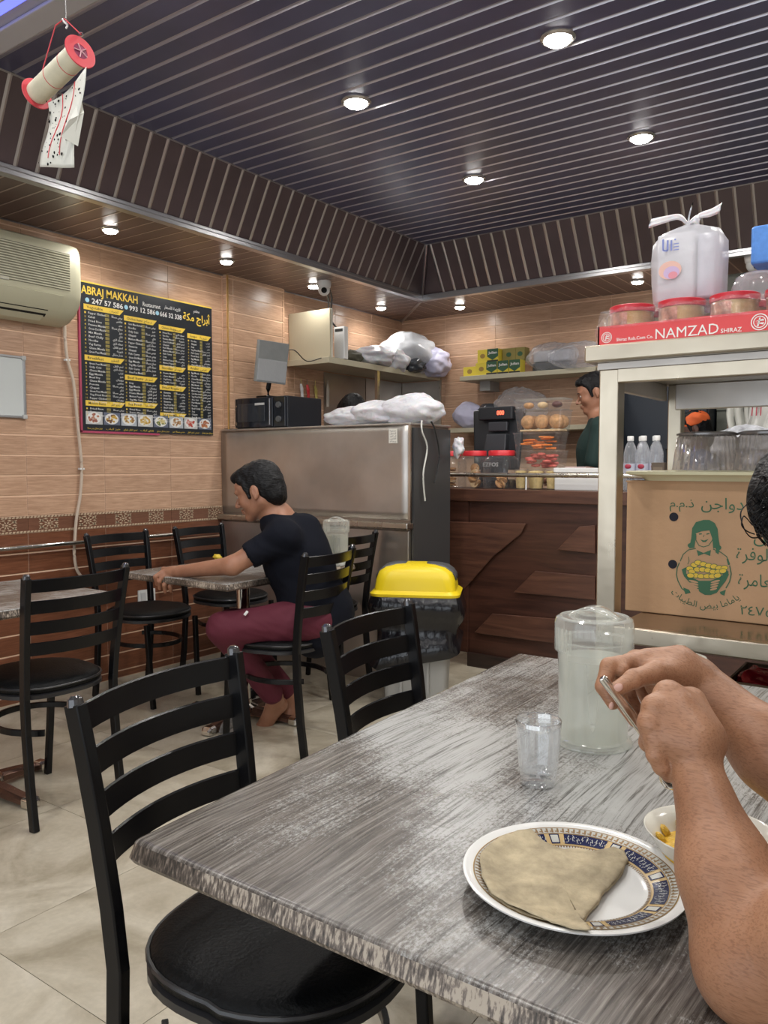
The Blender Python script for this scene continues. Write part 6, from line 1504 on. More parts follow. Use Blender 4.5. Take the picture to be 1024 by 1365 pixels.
def simple_hand(w, d, n, k=1.0, curl=.5, thumb=1):
    """relaxed hand: w wrist, d pointing direction, n back-of-hand normal; returns prims"""
    d = Vector(d).normalized(); n = Vector(n); n = (n - d * n.dot(d)).normalized(); s = d.cross(n) * thumb
    w = Vector(w); p = [E(w + d * .045 * k, (.048 * k, .040 * k, .016 * k), np.array([d, s, n]).T, .012)]
    for i, (o, l) in enumerate(((.030, .074), (.010, .082), (-.010, .076), (-.029, .060))):
        a = w + (d * .082 + s * o) * k; d1 = (d * math.cos(curl * .6) - n * math.sin(curl * .6)); b = a + d1 * l * .42 * k
        d2 = (d * math.cos(curl * 1.6) - n * math.sin(curl * 1.6)); c = b + d2 * l * .33 * k; d3 = (d * math.cos(curl * 2.4) - n * math.sin(curl * 2.4)); e = c + d3 * l * .25 * k
        p += [C(w + (d * .03 + s * o * .7) * k, a, .011 * k, .0095 * k, .008), C(a, b, .0095 * k, .0085 * k, .004), C(b, c, .0085 * k, .0075 * k, .003), C(c, e, .0075 * k, .0062 * k, .003)]
    a = w + (d * .02 + s * .03) * k; b = w + (d * .050 + s * .052 - n * .012) * k; c = b + (d * .028 + s * .008 - n * .014) * k
    p += [C(a, b, .014 * k, .0105 * k, .010), C(b, c, .0105 * k, .008 * k, .003)]
    return p

# ---------------- man in black at the middle table
MB_T = thing('person', 'man in a black t-shirt and maroon trousers sitting barefoot, gripping the table edge', 'person', (-2.50, 2.78, 0))
fm = Vector((-.90, -.43, 0)).normalized(); um = Vector((0, 0, 1)); lm = um.cross(fm)     # lm: his left
hc = P(345.5, 655, 3.62); hf = (fm * .95 + Vector((0, 0, -.30)) - lm * .03); hu = Vector((0, 0, 1)) + fm * .25
hp, L, R, ax = add_head(MB_T, hc, hf, hu, M_SKM, 1.06)
pel = P(424, 815, 3.68); che = P(396, 742, 3.68); nek = P(371, 690, 3.66); shc = P(393, 706, 3.68)
sL = shc + lm * .165 - um * .015; sR = shc - lm * .165 - um * .01
eL = P(310, 754, 3.49); wL = P(240, 762, 3.63); eR = P(392, 775, 3.98); wR = P(395, 800, 3.97)
hipL = P(418, 826, 3.58); hipR = P(424, 826, 3.78); kL = P(297, 838, 3.50); kR = P(306, 833, 3.78)
aL = P(366, 930, 3.80); aR = P(385, 925, 3.95)
bp_ = hp + [C(L(-.025, 0, -.055), nek + Vector((0, 0, 0)), .052, .056, .03), C(nek, che, .06, .12, .05), E(che, (.115, .15, .16), np.array([fm, lm, um]).T, .05), C(che, pel, .13, .13, .05), C(nek + lm * .03, sL, .05, .052, .04), C(nek - lm * .03, sR, .05, .052, .04),
    C(sL, eL, .052, .041, .03), C(eL, wL, .041, .027, .02), C(sR, eR, .052, .041, .03), C(eR, wR, .041, .027, .02),
    C(hipL, kL, .082, .055, .04), C(kL, aL, .052, .034, .03), C(hipR, kR, .082, .055, .04), C(kR, aR, .052, .034, .03)]
# hand hooked over the table edge
hd = Vector((-.80, -.30, -.18)).normalized()
g0 = wL
top = P(220, 764, 3.69); MR = np.array([fm, lm, um]).T
bp_ += [E((wL + top) / 2 + Vector((0, 0, .004)), (.046, .032, .024), np.array([hd, hd.cross(Vector((0, 0, 1))).normalized(), hd.cross(Vector((0, 0, 1))).normalized().cross(hd)]).T, .015), C(wL, top, .026, .022, .012)]
for k, (a, b, c) in enumerate([((216, 763), (207, 769), (209, 779)), ((219, 767), (212, 775), (213, 785)), ((224, 770), (219, 780), (220, 789)), ((230, 772), (227, 782), (228, 788))]):
    d0 = 3.65 - k * .004
    bp_ += [C(P(*[a[0] + 9, a[1]], 3.655), P(*a, d0), .0125, .0115, .006), C(P(*a, d0), P(*b, d0 - .01), .0115, .0105, .004), C(P(*b, d0 - .01), P(*c, d0 + .01), .0105, .0085, .004)]
bp_ += [C(P(232, 760, 3.64), P(217, 758, 3.70), .013, .009, .006)]
bp_ += simple_hand(wR, fm * .8 - um * .3, um, 1.0, .4, -1)
# feet
def foot(a, toe, heel, inner):
    toe, heel = Vector(toe), Vector(heel); d = (toe - heel).normalized(); s = Vector((0, 0, 1)).cross(d).normalized()
    n = d.cross(s); p = [C(a, heel + (a - heel) * .25, .034, .032, .02), C(a, heel + d * .11, .034, .030, .025), C(heel, heel + d * .15, .031, .028, .03), E(heel + d * .175, (.045, .042, .018), np.array([d, s, n]).T, .02)]
    for i, o in enumerate((.032, .014, -.001, -.016, -.030)):
        b = heel + d * (.195 - .006 * i) + s * o * inner; p += [C(b, b + d * (.030 - .003 * i), .013 - .0015 * i, .011 - .0015 * i, .004)]
    return p
tL = on('z', .014, 355, 962); hL = P(374, 930, 3.86); hL = Vector((hL.x, hL.y, .10))
dL = (tL - hL).normalized(); tL2 = hL + dL * .225
bp_ += foot(aL, tL, hL, -1)
hR_ = aR + Vector((.01, .0, -.07)); hR_.z = .035; bp_ += foot(aR, hR_ + Vector((-.2, -.06, -.012)), hR_, 1)
sdf('body', bp_, .0052, M_SKM, MB_T, smooth_it=2)
# nails, stubble are left to the skin; clothes
M_SHIRT = mat('black_cotton', (.006, .007, .012), .9, Specular_IOR_Level=.15, bump=.35, bscale=14, scale=6)
M_MAR = mat('maroon_cotton', (.095, .008, .022), .8, bump=.4, bscale=12, scale=6)
slv = sL + (eL - sL) * .62; slvR = sR + (eR - sR) * .62
tp = [E(che, (.132, .172, .172), np.array([fm, lm, um]).T, .05), C(che, pel, .148, .155, .06), C(nek - um * .025, che, .075, .135, .05), C(nek + lm * .05 - um * .02, sL + Vector((0, 0, -.004)), .056, .066, .05), C(nek - lm * .05 - um * .02, sR, .056, .066, .05), C(sL, slv, .066, .060, .04), C(sR, slvR, .066, .060, .04), E(pel, (.16, .17, .13), np.array([fm, lm, um]).T, .05), C(shc - fm * .055, che - fm * .05, .07, .10, .04), C(P(408, 800, 3.64), P(421, 842, 3.63), .115, .120, .04),
      ('c', tuple(slv + (eL - sL).normalized() * .014), tuple(slv + (eL - sL).normalized() * .07), .050, .060, -.006), ('c', tuple(nek + (L(-.02, 0, -.05) - nek) * .15), tuple(L(-.025, 0, -.055)), .060, .062, -.006)]
def wrinkle(amp, fq):
    def f(V):
        V = V.copy()
        for i in range(len(V)):
            q = Vector(V[i]); n = mnoise.noise(Vector((q.x * fq, q.y * fq, q.z * fq * 1.6))) ; r = abs(mnoise.noise(Vector((q.x * fq * .6 + 5, q.y * fq * .6, (q.z + q.x * .6) * fq * 2.2))))
            V[i] += (np.array([che.x, che.y, q.z]) - V[i]) / max(np.linalg.norm(np.array([che.x, che.y, q.z]) - V[i]), .01) * (n * amp + r * amp)
        return V
    return f
sdf('t_shirt', tp, .0062, M_SHIRT, MB_T, disp=wrinkle(.007, 9), smooth_it=2)
cl = kL + (aL - kL) * .93; cr = kR + (aR - kR) * .93
sdf('trousers', [C(hipL, kL, .098, .070, .05), C(kL, cl, .066, .052, .03), C(hipR, kR, .098, .070, .05), C(kR, cr, .066, .052, .03), E(pel - um * .03, (.145, .165, .11), np.array([fm, lm, um]).T, .05), E(hipL + (kL - hipL) * .3 - um * .01, (.12, .09, .085), np.array([fm, lm, um]).T, .04)], .0065, M_MAR, MB_T, disp=wrinkle(.006, 13), smooth_it=2)
q = MB(); off = -Vector(MB_T.location); q.tube([P(330, 815, 3.46) + off, P(326, 820, 3.45) + off], .006, 5); q.build('white_logo_print', M_WHITE, MB_T)
# sandals under the table
M_SND = mat('worn_white_sole', (.42, .40, .36), .7); M_STR = mat('grey_strap', (.16, .15, .14), .6, var=.5, scale=60)
for i, (px_, py_, rz, lb, dark) in enumerate([(312, 984, 2.75, 'white-soled sandal with patterned straps under the middle table', 0), (347, 938, 2.95, 'greyish sandal with dark strap beside the bare foot', 1)]):
    c = on('z', 0.0, px_, py_); t = thing('sandal', lb, 'sandal', (c.x, c.y, .001), rz)
    q = MB(); rg = []
    for z, k in ((0, .92), (.006, 1), (.022, 1), (.026, .93)):
        rg.append([(.125 * k * math.cos(a * PI / 14), (.042 + .008 * math.cos(a * PI / 14)) * k * math.sin(a * PI / 14), z) for a in range(28)])
    q.loft(rg).build('sole', M_SND, t, smooth=True)
    for x0 in ((-.01, .035) if not dark else (.02,)):
        q = MB(); pts = [(x0, -.046, .018), (x0 + .008, -.030, .052), (x0 + .012, 0, .064), (x0 + .008, .030, .052), (x0, .046, .018)]; q.tube(spline(pts, 4), .016 if not dark else .03, 6, ry=.004, up=Vector((1, 0, 0))); q.build('strap', M_STR if not dark else M_BLK, t, smooth='all')
tt = thing('yellow_wrapper', 'small crumpled yellow wrapper on the middle table by the man', 'wrapper', tuple(on('z', .7505, 290, 746))); 
MB().ell((0, 0, .014), (.024, .02, .014), 14, 10, fn=lambda v: 1 + .5 * mnoise.noise(v * 3)).build('wrapper', mat('yellow_wrapper_foil', (.72, .52, .05), .4), tt, smooth='all')

# ---------------- generic standing figures behind the counter
def stander(label, x, y, yaw, H, shirt, trousers, skin, pitch=.2, cap=False, hair=True, arms=None, lean=0.0):
    t = thing('person', label, 'person', (x, y, 0)); f = Vector((math.cos(yaw), math.sin(yaw), 0)); u = Vector((0, 0, 1)); s = u.cross(f); b = Vector((x, y, 0)); k = H / 1.75
    pl = b + u * .93 * k; ch = b + u * 1.27 * k + f * lean * .6; nk = b + u * 1.46 * k + f * lean; hc_ = b + u * 1.61 * k + f * (lean + .03)
    p, L_, R_, _ = add_head(t, hc_, f * math.cos(pitch) - u * math.sin(pitch), u * math.cos(pitch) + f * math.sin(pitch), skin, 1.0 * k, hair, eyes=True)
    MRr = np.array([f, s, u]).T; tp_ = []; lg = []; bp = p + [C(L_(-.02, 0, -.05), nk, .05, .055, .03), C(nk, ch, .06, .11, .04), C(ch, pl, .12, .12, .04)]
    tp_ += [E(ch, (.115, .165, .17), MRr, .05), C(ch, pl, .135, .135, .05), C(nk - u * .03, ch, .07, .12, .04)]
    for q in (-1, 1):
        sh_ = nk - u * .06 * k + s * q * .17 * k; el = sh_ - u * .27 * k + s * q * .03 + f * .06; wr_ = el + f * .20 - u * .05 - s * q * .05
        hp_ = pl - u * .02 + s * q * .09 * k; kn = hp_ - u * .42 * k; an = kn - u * .40 * k
        bp += [C(nk + s * q * .03, sh_, .045, .05, .03), C(sh_, el, .048, .038, .02), C(el, wr_, .038, .026, .02), C(hp_, kn, .08, .055, .03), C(kn, an, .05, .035, .03)] + simple_hand(wr_, f, u, 1, .5, -q)
        bp += [C(an, an - u * .045 + f * .13, .034, .026, .03)]
        tp_ += [C(nk + s * q * .05 - u * .03, sh_, .052, .062, .04), C(sh_, sh_ + (el - sh_) * .75, .062, .055, .03)]
        lg += [C(hp_, kn, .092, .068, .04), C(kn, an + u * .02, .066, .055, .03)]
    sdf('body', bp, .008, skin, t); sdf('shirt', tp_, .008, shirt, t); sdf('trousers', lg + [E(pl, (.12, .155, .11), MRr, .05)], .010, trousers, t)
    if cap:
        ax = (L_(0, 0, 0))
        cp = sdf('cap', [E(L_(-.015, 0, .050), (.106 * k, .088 * k, .076 * k), R_, .01), ('e', tuple(L_(-.0, 0, -.055)), (.16, .14, .085), R_, -.01)], .004, mat('orange_cap_cloth', (.68, .12, .025), .7, bump=.2), t)
        q = MB(); off_ = -Vector(t.location); n_ = 16; top_, bot_ = [], []
        for i in range(n_ + 1):
            a = -1.2 + 2.4 * i / n_; top_.append(L_(.065 + .028 * math.cos(a), .080 * math.sin(a), .032) + off_); bot_.append(L_(.075 + .085 * math.cos(a), .072 * math.sin(a), .018 - .010 * math.cos(a)) + off_)
        q.add(top_ + bot_, [(i, i + 1, n_ + 2 + i, n_ + 1 + i) for i in range(n_)]); q.build('cap_visor', mat('orange_cap_cloth', (.68, .12, .025), .7), t, smooth='all', solid=.004)
        q = MB(); q.ell(L_(-.015, 0, .126) + off_, (.008, .008, .005), 10, 6); q.build('cap_button', mat('orange_cap_cloth', (.68, .12, .025), .7), t)
    return t
M_GRNS = mat('dark_green_cloth', (.010, .030, .026), .85, bump=.2); M_NAVY = mat('navy_cloth', (.012, .03, .11), .85, bump=.2); M_DTR = mat('dark_trouser_cloth', (.02, .02, .022), .9)
pg = P(799, 540, 5.15); stander('man in a dark green shirt standing behind the counter, half hidden by the rack post', pg.x, pg.y, math.radians(205), 1.86, M_GRNS, M_DTR, M_SKM, .25)
pc_ = P(930, 600, 4.98); stander('person in an orange cap and blue shirt bent over in the kitchen', pc_.x, pc_.y + .02, math.radians(200), 1.60, M_NAVY, M_DTR, M_SKK, .30, cap=True, hair=True)
ph = P(474, 556, 5.62); stander('person behind the steel cabinet of whom only black hair shows', ph.x, ph.y, math.radians(170), 1.76, mat('grey_shirt', (.1, .1, .11), .85), M_DTR, M_SKM, .5)

# ---------------- the diner at the right
DN = thing('person', 'diner at the right edge with bare arms, holding a steel spoon in both hands', 'person', (.25, .92, 0))
PD = P
wF, eF = PD(932, 908, .99), PD(1122, 1092, .87)
wN, eN = PD(925, 1015, .845), PD(1006, 1290, .735)
shN, shF = Vector((.13, .70, 1.05)), Vector((.13, 1.10, 1.07))
p = []
# far (right) hand and arm
p += [C(eF, shF, .050, .058, .03), C(eF, eF + (wF - eF) * .45, .040, .040, .03), C(eF + (wF - eF) * .45, wF, .040, .0265, .03)]
kI, kM, kR_, kP = PD(843, 884, .985), PD(848, 880, 1.005), PD(856, 884, 1.03), PD(868, 890, 1.05)
for kk, r in ((kI, .0125), (kM, .0125), (kR_, .012), (kP, .011)): p += [C(wF + (kk - wF) * .05, kk, .021, r, .012)]
p += [C(PD(905, 885, .985), PD(868, 884, .985), .023, .018, .012), C(PD(920, 905, .985), PD(880, 915, .985), .022, .017, .015)]
p += [C(kI, PD(812, 888, .965), .0115, .0105, .006), C(PD(812, 888, .965), PD(804, 915, .955), .0100, .0092, .003), C(PD(804, 915, .955), PD(817, 938, .948), .0092, .0074, .003)]
p += [C(PD(828, 886, .975), PD(829, 893, .962), .0100, .0085, .004)]                              # folded knuckle showing above the thumb
p += [C(kM, PD(818, 895, .995), .0112, .0100, .006), C(PD(818, 895, .995), PD(828, 935, .99), .0097, .0088, .003), C(PD(828, 935, .99), PD(846, 962, .975), .0087, .0070, .003)]
p += [C(kR_, PD(832, 902, 1.02), .0108, .0097, .006), C(PD(832, 902, 1.02), PD(842, 935, 1.01), .0094, .0085, .003), C(PD(842, 935, 1.01), PD(857, 955, .99), .0083, .0068, .003)]
p += [C(kP, PD(852, 912, 1.04), .0098, .0088, .006), C(PD(852, 912, 1.04), PD(862, 935, 1.03), .0085, .0072, .003)]
p += [C(PD(905, 898, .972), PD(875, 896, .955), .0185, .0140, .012), C(PD(875, 896, .955), PD(845, 905, .940), .0128, .0108, .006), C(PD(845, 905, .940), PD(822, 919, .930), .0108, .0088, .004), E(PD(845, 905, .939), (.0112, .0112, .0112), None, .003)]
# near (left) hand and arm
p += [C(eN, shN, .048, .058, .03), E(eN + Vector((0, 0, .004)), (.045, .045, .043), None, .02), C(eN, eN + (wN - eN) * .42, .042, .041, .03), C(eN + (wN - eN) * .42, wN, .041, .0245, .03)]
nI, nM, nR, nP = PD(891, 925, .875), PD(874, 944, .862), PD(868, 966, .856), PD(874, 986, .850)
for kk, r in ((nI, .0140), (nM, .0140), (nR, .0135), (nP, .012)): p += [C(PD(918, 985, .852), kk, .022, r, .012)]
p += [C(PD(927, 985, .85), PD(905, 950, .865), .026, .022, .02), C(PD(940, 985, .86), PD(922, 935, .885), .020, .016, .015)]
for kk in (nI, nM, nR): p += [E(kk + Vector((.0, -.004, .003)), (.0125, .0125, .0115), None, .005)]
p += [C(nI, PD(872, 945, .905), .0115, .0105, .006), C(PD(872, 945, .905), PD(866, 975, .915), .0100, .0085, .004)]
p += [C(nM, PD(862, 965, .892), .0115, .0105, .006), C(PD(862, 965, .892), PD(872, 992, .905), .0098, .0080, .004)]
p += [C(nR, PD(864, 990, .878), .0108, .0098, .006), C(PD(864, 990, .878), PD(880, 1010, .892), .0092, .0078, .004)]
p += [C(nP, PD(874, 1006, .846), .0104, .0098, .006), C(PD(874, 1006, .846), PD(882, 1022, .846), .0095, .0090, .003), C(PD(882, 1022, .846), PD(891, 1034, .850), .0088, .0072, .003)]
p += [C(PD(905, 955, .895), PD(878, 955, .925), .015, .011, .008), C(PD(878, 955, .925), PD(862, 968, .932), .0100, .0085, .004)]
arms_me = sdf_mesh('arms', p, .0021)
# torso, head, legs (outside the frame), closed with the sleeves
hd_c = PD(1204, 662, .87); hf_ = Vector((-.62, -.12, -.72)); hu_ = Vector((-.72, -.1, .62))
ht = DN
hp2, L2, R2, ax2 = add_head(DN, hd_c, hf_, hu_, M_SKD, 1.0, hair=False, h=.004)
nk2 = Vector((.10, .90, 1.13)); ch2 = Vector((.20, .90, .93)); pl2 = Vector((.34, .90, .57)); I3 = None
tb = hp2 + [C(L2(-.03, 0, -.05), nk2, .052, .058, .03), C(nk2, ch2, .065, .11, .04), C(ch2, pl2, .13, .13, .05), C(nk2, shN, .045, .055, .03), C(nk2, shF, .045, .055, .03), C(shN, shN + (eN - shN) * .35, .056, .053, .02), C(shF, shF + (eF - shF) * .35, .056, .052, .02)]
for yy in (-.11, .11): tb += [C(pl2 + Vector((0, yy, 0)), Vector((-.06, .90 + yy * 1.2, .55)), .085, .06, .03), C(Vector((-.06, .90 + yy * 1.2, .55)), Vector((.02, .90 + yy * 1.2, .09)), .055, .036, .03), C(Vector((.02, .90 + yy * 1.2, .07)), Vector((-.10, .90 + yy * 1.2, .035)), .038, .028, .03)]
tor_me = sdf_mesh('torso', tb, .0075)
me = join_mesh('body', [arms_me, tor_me], M_SKD); o = bpy.data.objects.new('body', me); COL.objects.link(o); o.parent = DN; o.location = -Vector(DN.location)
md = o.modifiers.new('smooth', 'SMOOTH'); md.factor = .5; md.iterations = 2
M_DSH = mat('charcoal_cotton', (.03, .032, .036), .85, bump=.3, bscale=14)
sdf('t_shirt', [C(nk2 + Vector((.03, 0, -.02)), ch2, .07, .125, .04), C(ch2, pl2 + Vector((0, 0, .05)), .145, .145, .05), C(nk2 + Vector((.02, 0, -.02)), shN, .05, .064, .03), C(nk2 + Vector((.02, 0, -.02)), shF, .05, .064, .03), C(shN, shN + (eN - shN) * .30, .066, .064, .02), C(shF, shF + (eF - shF) * .30, .066, .064, .02)], .008, M_DSH, DN)
sdf('trousers', [C(pl2 + Vector((0, -.11, 0)), Vector((-.06, .77, .55)), .095, .07, .04), C(pl2 + Vector((0, .11, 0)), Vector((-.06, 1.03, .55)), .095, .07, .04), C(Vector((-.06, .77, .55)), Vector((.015, .77, .13)), .065, .055, .03), C(Vector((-.06, 1.03, .55)), Vector((.015, 1.03, .13)), .065, .055, .03), E(pl2, (.15, .17, .11), None, .04)], .010, M_DTR, DN)
# thumb nail and finger nails seen in the photograph
offd = -Vector(DN.location)
q = MB(); nc = PD(824.5, 916.5, .9215) + offd; nd = (PD(818, 921, .9245) - PD(830, 912, .9195)).normalized(); nn = -(FW).normalized(); nn = (nn + UP * .25).normalized(); nn = (nn - nd * nn.dot(nd)).normalized(); ns = nd.cross(nn)
q.ell(nc, (.0058, .0046, .0016), 16, 8, rot=Matrix((nd, ns, nn)).transposed()); q.build('thumb_nail', M_NAIL, DN, smooth='all')
q = MB(); nc = PD(815, 941, .9400) + offd; q.ell(nc, (.0045, .0032, .0012), 14, 6, rot=Matrix((Vector((nd.x, nd.y, nd.z - .8)).normalized(), ns, nn)).transposed()); q.build('finger_nail', M_NAIL, DN, smooth='all')
# hair: heavy fringe falling forward plus loose strands
hprim = hair_prims(L2, R2, 1.0)[:-3] + [E(L2(.060, 0, .085), (.050, .070, .045), R2, .02), E(L2(.095, 0, .070), (.030, .055, .030), R2, .02), C(L2(.075, .03, .09), L2(.125, .035, .035), .022, .008, .015), C(L2(.075, -.01, .09), L2(.130, .0, .04), .022, .008, .015), C(L2(.07, -.04, .08), L2(.115, -.045, .03), .020, .008, .015)]
sdf('hair', hprim, .0035, M_HAIR, DN, disp=strand_disp(.006, 45, .5), smooth_it=1)
q = MB(); rs = random.Random(9)
def strand(pts, r=.0007): q.tube([v + offd for v in spline([PD(*a) for a in pts], 7)], r, 4)
strand([(1003, 700, .83), (992, 688, .82), (989, 700, .815), (996, 708, .82), (1006, 712, .83)]); strand([(1001, 668, .83), (988, 682, .82), (991, 702, .815), (1001, 716, .82), (1014, 716, .83)])
strand([(1008, 660, .83), (1012, 645, .82), (1018, 636, .82), (1022, 650, .83)]); strand([(1024, 645, .83), (1020, 636, .82), (1015, 634, .82), (1009, 637, .815)])
for i in range(46):
    a = rs.uniform(0, 1); y0 = 650 + a * 62; x0 = 1000 + 12 * abs(a - .35) * 2 + rs.uniform(0, 22)
    strand([(x0 + 25, y0 - 14, .83), (x0 + 4, y0 - 4, .815), (x0 - 5 + rs.uniform(-2, 3), y0 + 8, .812), (x0 + 6, y0 + 20 + rs.uniform(-4, 6), .82)], .0006)
q.build('hair_strands', M_HAIR, DN, smooth='all')
# the spoon held between the hands
SP = thing('spoon', 'steel spoon held in both hands of the diner', 'cutlery', tuple(PD(845, 955, .925)))
q = MB(); offs = -Vector(SP.location); a, b, c, d_ = PD(802, 903, .925), PD(822, 927, .924), PD(858, 976, .926), PD(899, 1038, .928)
rg = []
pts = [a, PD(804, 905, .925), PD(812, 915, .925), b, PD(838, 948, .925), c, PD(875, 1000, .927), PD(885, 1018, .928)]
wds = [.0030, .0050, .0052, .0054, .0062, .0060, .0044, .0036]
dv = (c - a).normalized(); sv = dv.cross(FW).normalized(); nv = sv.cross(dv)
for pt_, w_ in zip(pts, wds): rg.append([tuple(pt_ + offs + sv * w_ * math.cos(k * PI / 6) + nv * .0022 * math.sin(k * PI / 6)) for k in range(12)])
q.loft(rg); 
hn = q.build('handle', M_CHR, SP, smooth='all')
q = MB(); bc = PD(893, 1030, .930) + offs; rg = []
for k, (s_, w_) in enumerate([(-.016, .003), (-.010, .011), (0, .016), (.010, .0155), (.018, .010), (.0215, .002)]):
    rg.append([tuple(bc + dv * s_ + sv * w_ * math.cos(j * PI / 8) + nv * (.005 * math.sin(j * PI / 8) - .003 * math.cos(s_ * 80) * 1)) for j in range(16)])
q.loft(rg).build('bowl', M_CHR, SP, smooth='all')
# chair of the diner
dup(ch, (.42, .92, 0), PI, 'black ladder-back chair outside the frame at the right, under the diner')
# ================================================================ on the big table
TZ = .7505
M_GLS = bpy.data.materials.new('drinking_glass'); M_GLS.use_nodes = True
def real_glass(name, c=(1, 1, 1), rough=.0, ior=1.45):
    m, n, l, b = nt(name); b.inputs['Base Color'].default_value = (*c, 1); b.inputs['Roughness'].default_value = rough; b.inputs['Transmission Weight'].default_value = 1; b.inputs['IOR'].default_value = ior
    tr = N(n, 'ShaderNodeBsdfTransparent'); mx = N(n, 'ShaderNodeMixShader'); lp = N(n, 'ShaderNodeLayerWeight', i={'Blend': .3})
    mx.inputs[0].default_value = .55; l.new(tr.outputs[0], mx.inputs[1]); l.new(b.outputs[0], mx.inputs[2]); l.new(mx.outputs[0], n['Material Output'].inputs[0]); tr.inputs[0].default_value = (.97, .98, .98, 1)
    return m
M_PIT = glass('cloudy_clear_plastic', (.90, .92, .88), .10, .36); M_GLS = glass('clear_glass', (.93, .96, .98), .02, .13, gl=1.6); M_WATR = glass('cloudy_water', (.82, .84, .78), .05, .55)
def pitcher(label, loc, k=1.0, rz=0.0):
    t = thing('water_pitcher', label, 'pitcher', loc, rz); r = .062 * k
    MB().lathe([(.001, .004), (r * 1.02, .004), (r * 1.10, .0), (r * 1.14, .003), (r * 1.12, .008), (r * 1.0, .014), (r * .99, .06), (r * 1.0, .12), (r * 1.03, .185 * k), (r * 1.10, .188 * k), (r * 1.10, .19 * k)], n=56, caps=False).build('pitcher_body', M_PIT, t, smooth=True)
    MB().lathe([(.001, .008), (r * .955, .008), (r * .96, .06), (r * .965, .155 * k), (.001, .155 * k)], n=48).build('water', M_WATR, t, smooth=True)
    ld_ = MB().lathe([(r * 1.11, .168 * k), (r * 1.12, .17 * k), (r * 1.12, .218 * k), (r * 1.08, .226 * k), (r * .98, .230 * k), (r * .93, .226 * k), (r * .90, .229 * k), (r * .55, .2285 * k), (r * .5, .234 * k), (.001, .2345 * k)], n=56, caps=False).build('lid', M_PIT, t, smooth=True)
    q = MB(); n_ = 18; rg = []
    for i in range(n_ + 1):
        u = i / n_; x = (-.92 + 1.84 * u) * r * .82; z = .229 * k + .018 * k * math.sin(PI * u); w_ = .019 * k * (.7 + .5 * math.sin(PI * u)); rg.append([(x, -w_, z - .006), (x, w_, z - .006), (x, w_ * .7, z), (x, -w_ * .7, z)])
    q.loft(rg).build('lid_grip', M_PIT, ld_, smooth='all')
    for j in range(5): MB().loft([[(r * 1.125 * math.cos(a), r * 1.125 * math.sin(a), z), (r * 1.165 * math.cos(a), r * 1.165 * math.sin(a), z), (r * 1.165 * math.cos(a + .05), r * 1.165 * math.sin(a + .05), z), (r * 1.125 * math.cos(a + .05), r * 1.125 * math.sin(a + .05), z)] for z in (.172 * k, .212 * k) for a in (-2.35 + j * .13,)]).build('lid_rib', M_PIT, ld_)
    return t
pitcher('large clear plastic water pitcher with lid on the foreground table', (-.527, 1.385, TZ))
pitcher('clear plastic water pitcher with water on the middle table behind the man', (-2.56, 3.16, .7505), .98, .4)
t = thing('drinking_glass', 'empty ribbed drinking glass on the foreground table left of the pitcher', 'glass', (-.525, 1.150, TZ))
q = MB(); n_ = 96; rgs = []
for z, r, fl in ((.004, .001, 0), (.003, .024, 0), (.0, .0255, 0), (.003, .0275, 0), (.014, .0280, .3), (.022, .0285, 1), (.078, .0335, 1), (.086, .0345, .2), (.089, .0350, 0), (.102, .0358, 0), (.103, .0350, 0), (.102, .0342, 0), (.086, .0332, 0), (.022, .0262, 0), (.017, .024, 0), (.015, .001, 0)):
    rgs.append([((r + .0014 * fl * abs(math.cos(12 * 2 * PI * k / n_ ))) * math.cos(2 * PI * k / n_), (r + .0014 * fl * abs(math.cos(12 * 2 * PI * k / n_))) * math.sin(2 * PI * k / n_), z) for k in range(n_)])
q.loft(rgs, caps=False).build('tumbler', M_GLS, t, smooth='all')
# glass dish with the knob behind the hands, standing on the table corner
gd = on('z', .7505, 893, 897); t = thing('glass_dish', 'round clear glass dish with a short knob behind the hands', 'dish', (gd.x + .015, gd.y + .035, TZ))
MB().lathe([(.001, .002), (.045, .0), (.058, .01), (.062, .03), (.064, .031), (.064, .026), (.055, .008)], n=40, caps=False).build('dish_body', M_GLS, t, smooth=True)
MB().lathe([(.062, .031), (.06, .036), (.03, .040), (.010, .041), (.009, .055), (.012, .062), (.001, .063)], n=36, caps=False).build('knob_lid', M_GLS, t, smooth=True)

# plate
M_CER = mat('white_glazed_ceramic', (.74, .74, .72), .12); M_GB = mat('ochre_gilt_band', (.52, .37, .17), .22); M_NV = mat('navy_glaze', (.018, .022, .07), .15); M_GD = mat('gold_brown_line', (.22, .13, .05), .3, .3); M_SCR = mat('pale_scroll_glaze', (.50, .50, .46), .2)
PX, PY_ = -.355, .880
t = thing('dinner_plate', 'round white plate with navy and gold patterned rim holding flatbread', 'plate', (PX, PY_, TZ))
RP = .130
MB().lathe([(.001, .004), (.070, .004), (.074, .0), (.078, .002), (.080, .006), (.124, .0185), (.1295, .0215), (.130, .0235), (.127, .0240), (.120, .0215), (.084, .0105), (.076, .008), (.001, .008)], n=96, caps=False).build('plate_body', M_CER, t, smooth=True)
def rim(mb, r0, r1, a0, a1, h=.0005, n=None):
    n = n or max(2, int(abs(a1 - a0) / .06)); vs = []
    def z(r): return (.008 + (r - .076) * .31 if r < .084 else .0105 + (r - .084) * (.0110 / .036)) + h
    for i in range(n + 1):
        a = a0 + (a1 - a0) * i / n; vs += [(r0 * math.cos(a), r0 * math.sin(a), z(r0)), (r1 * math.cos(a), r1 * math.sin(a), z(r1))]
    mb.add(vs, [(2 * i, 2 * i + 1, 2 * i + 3, 2 * i + 2) for i in range(n)])
q = MB(); rim(q, .0865, .118, 0, 2 * PI, .0004); q.build('gilt_band', M_GB, t)
q = MB(); rim(q, .1075, .1165, 0, 2 * PI, .0006); q.build('greek_key_ground', M_SCR, t)
q = MB()
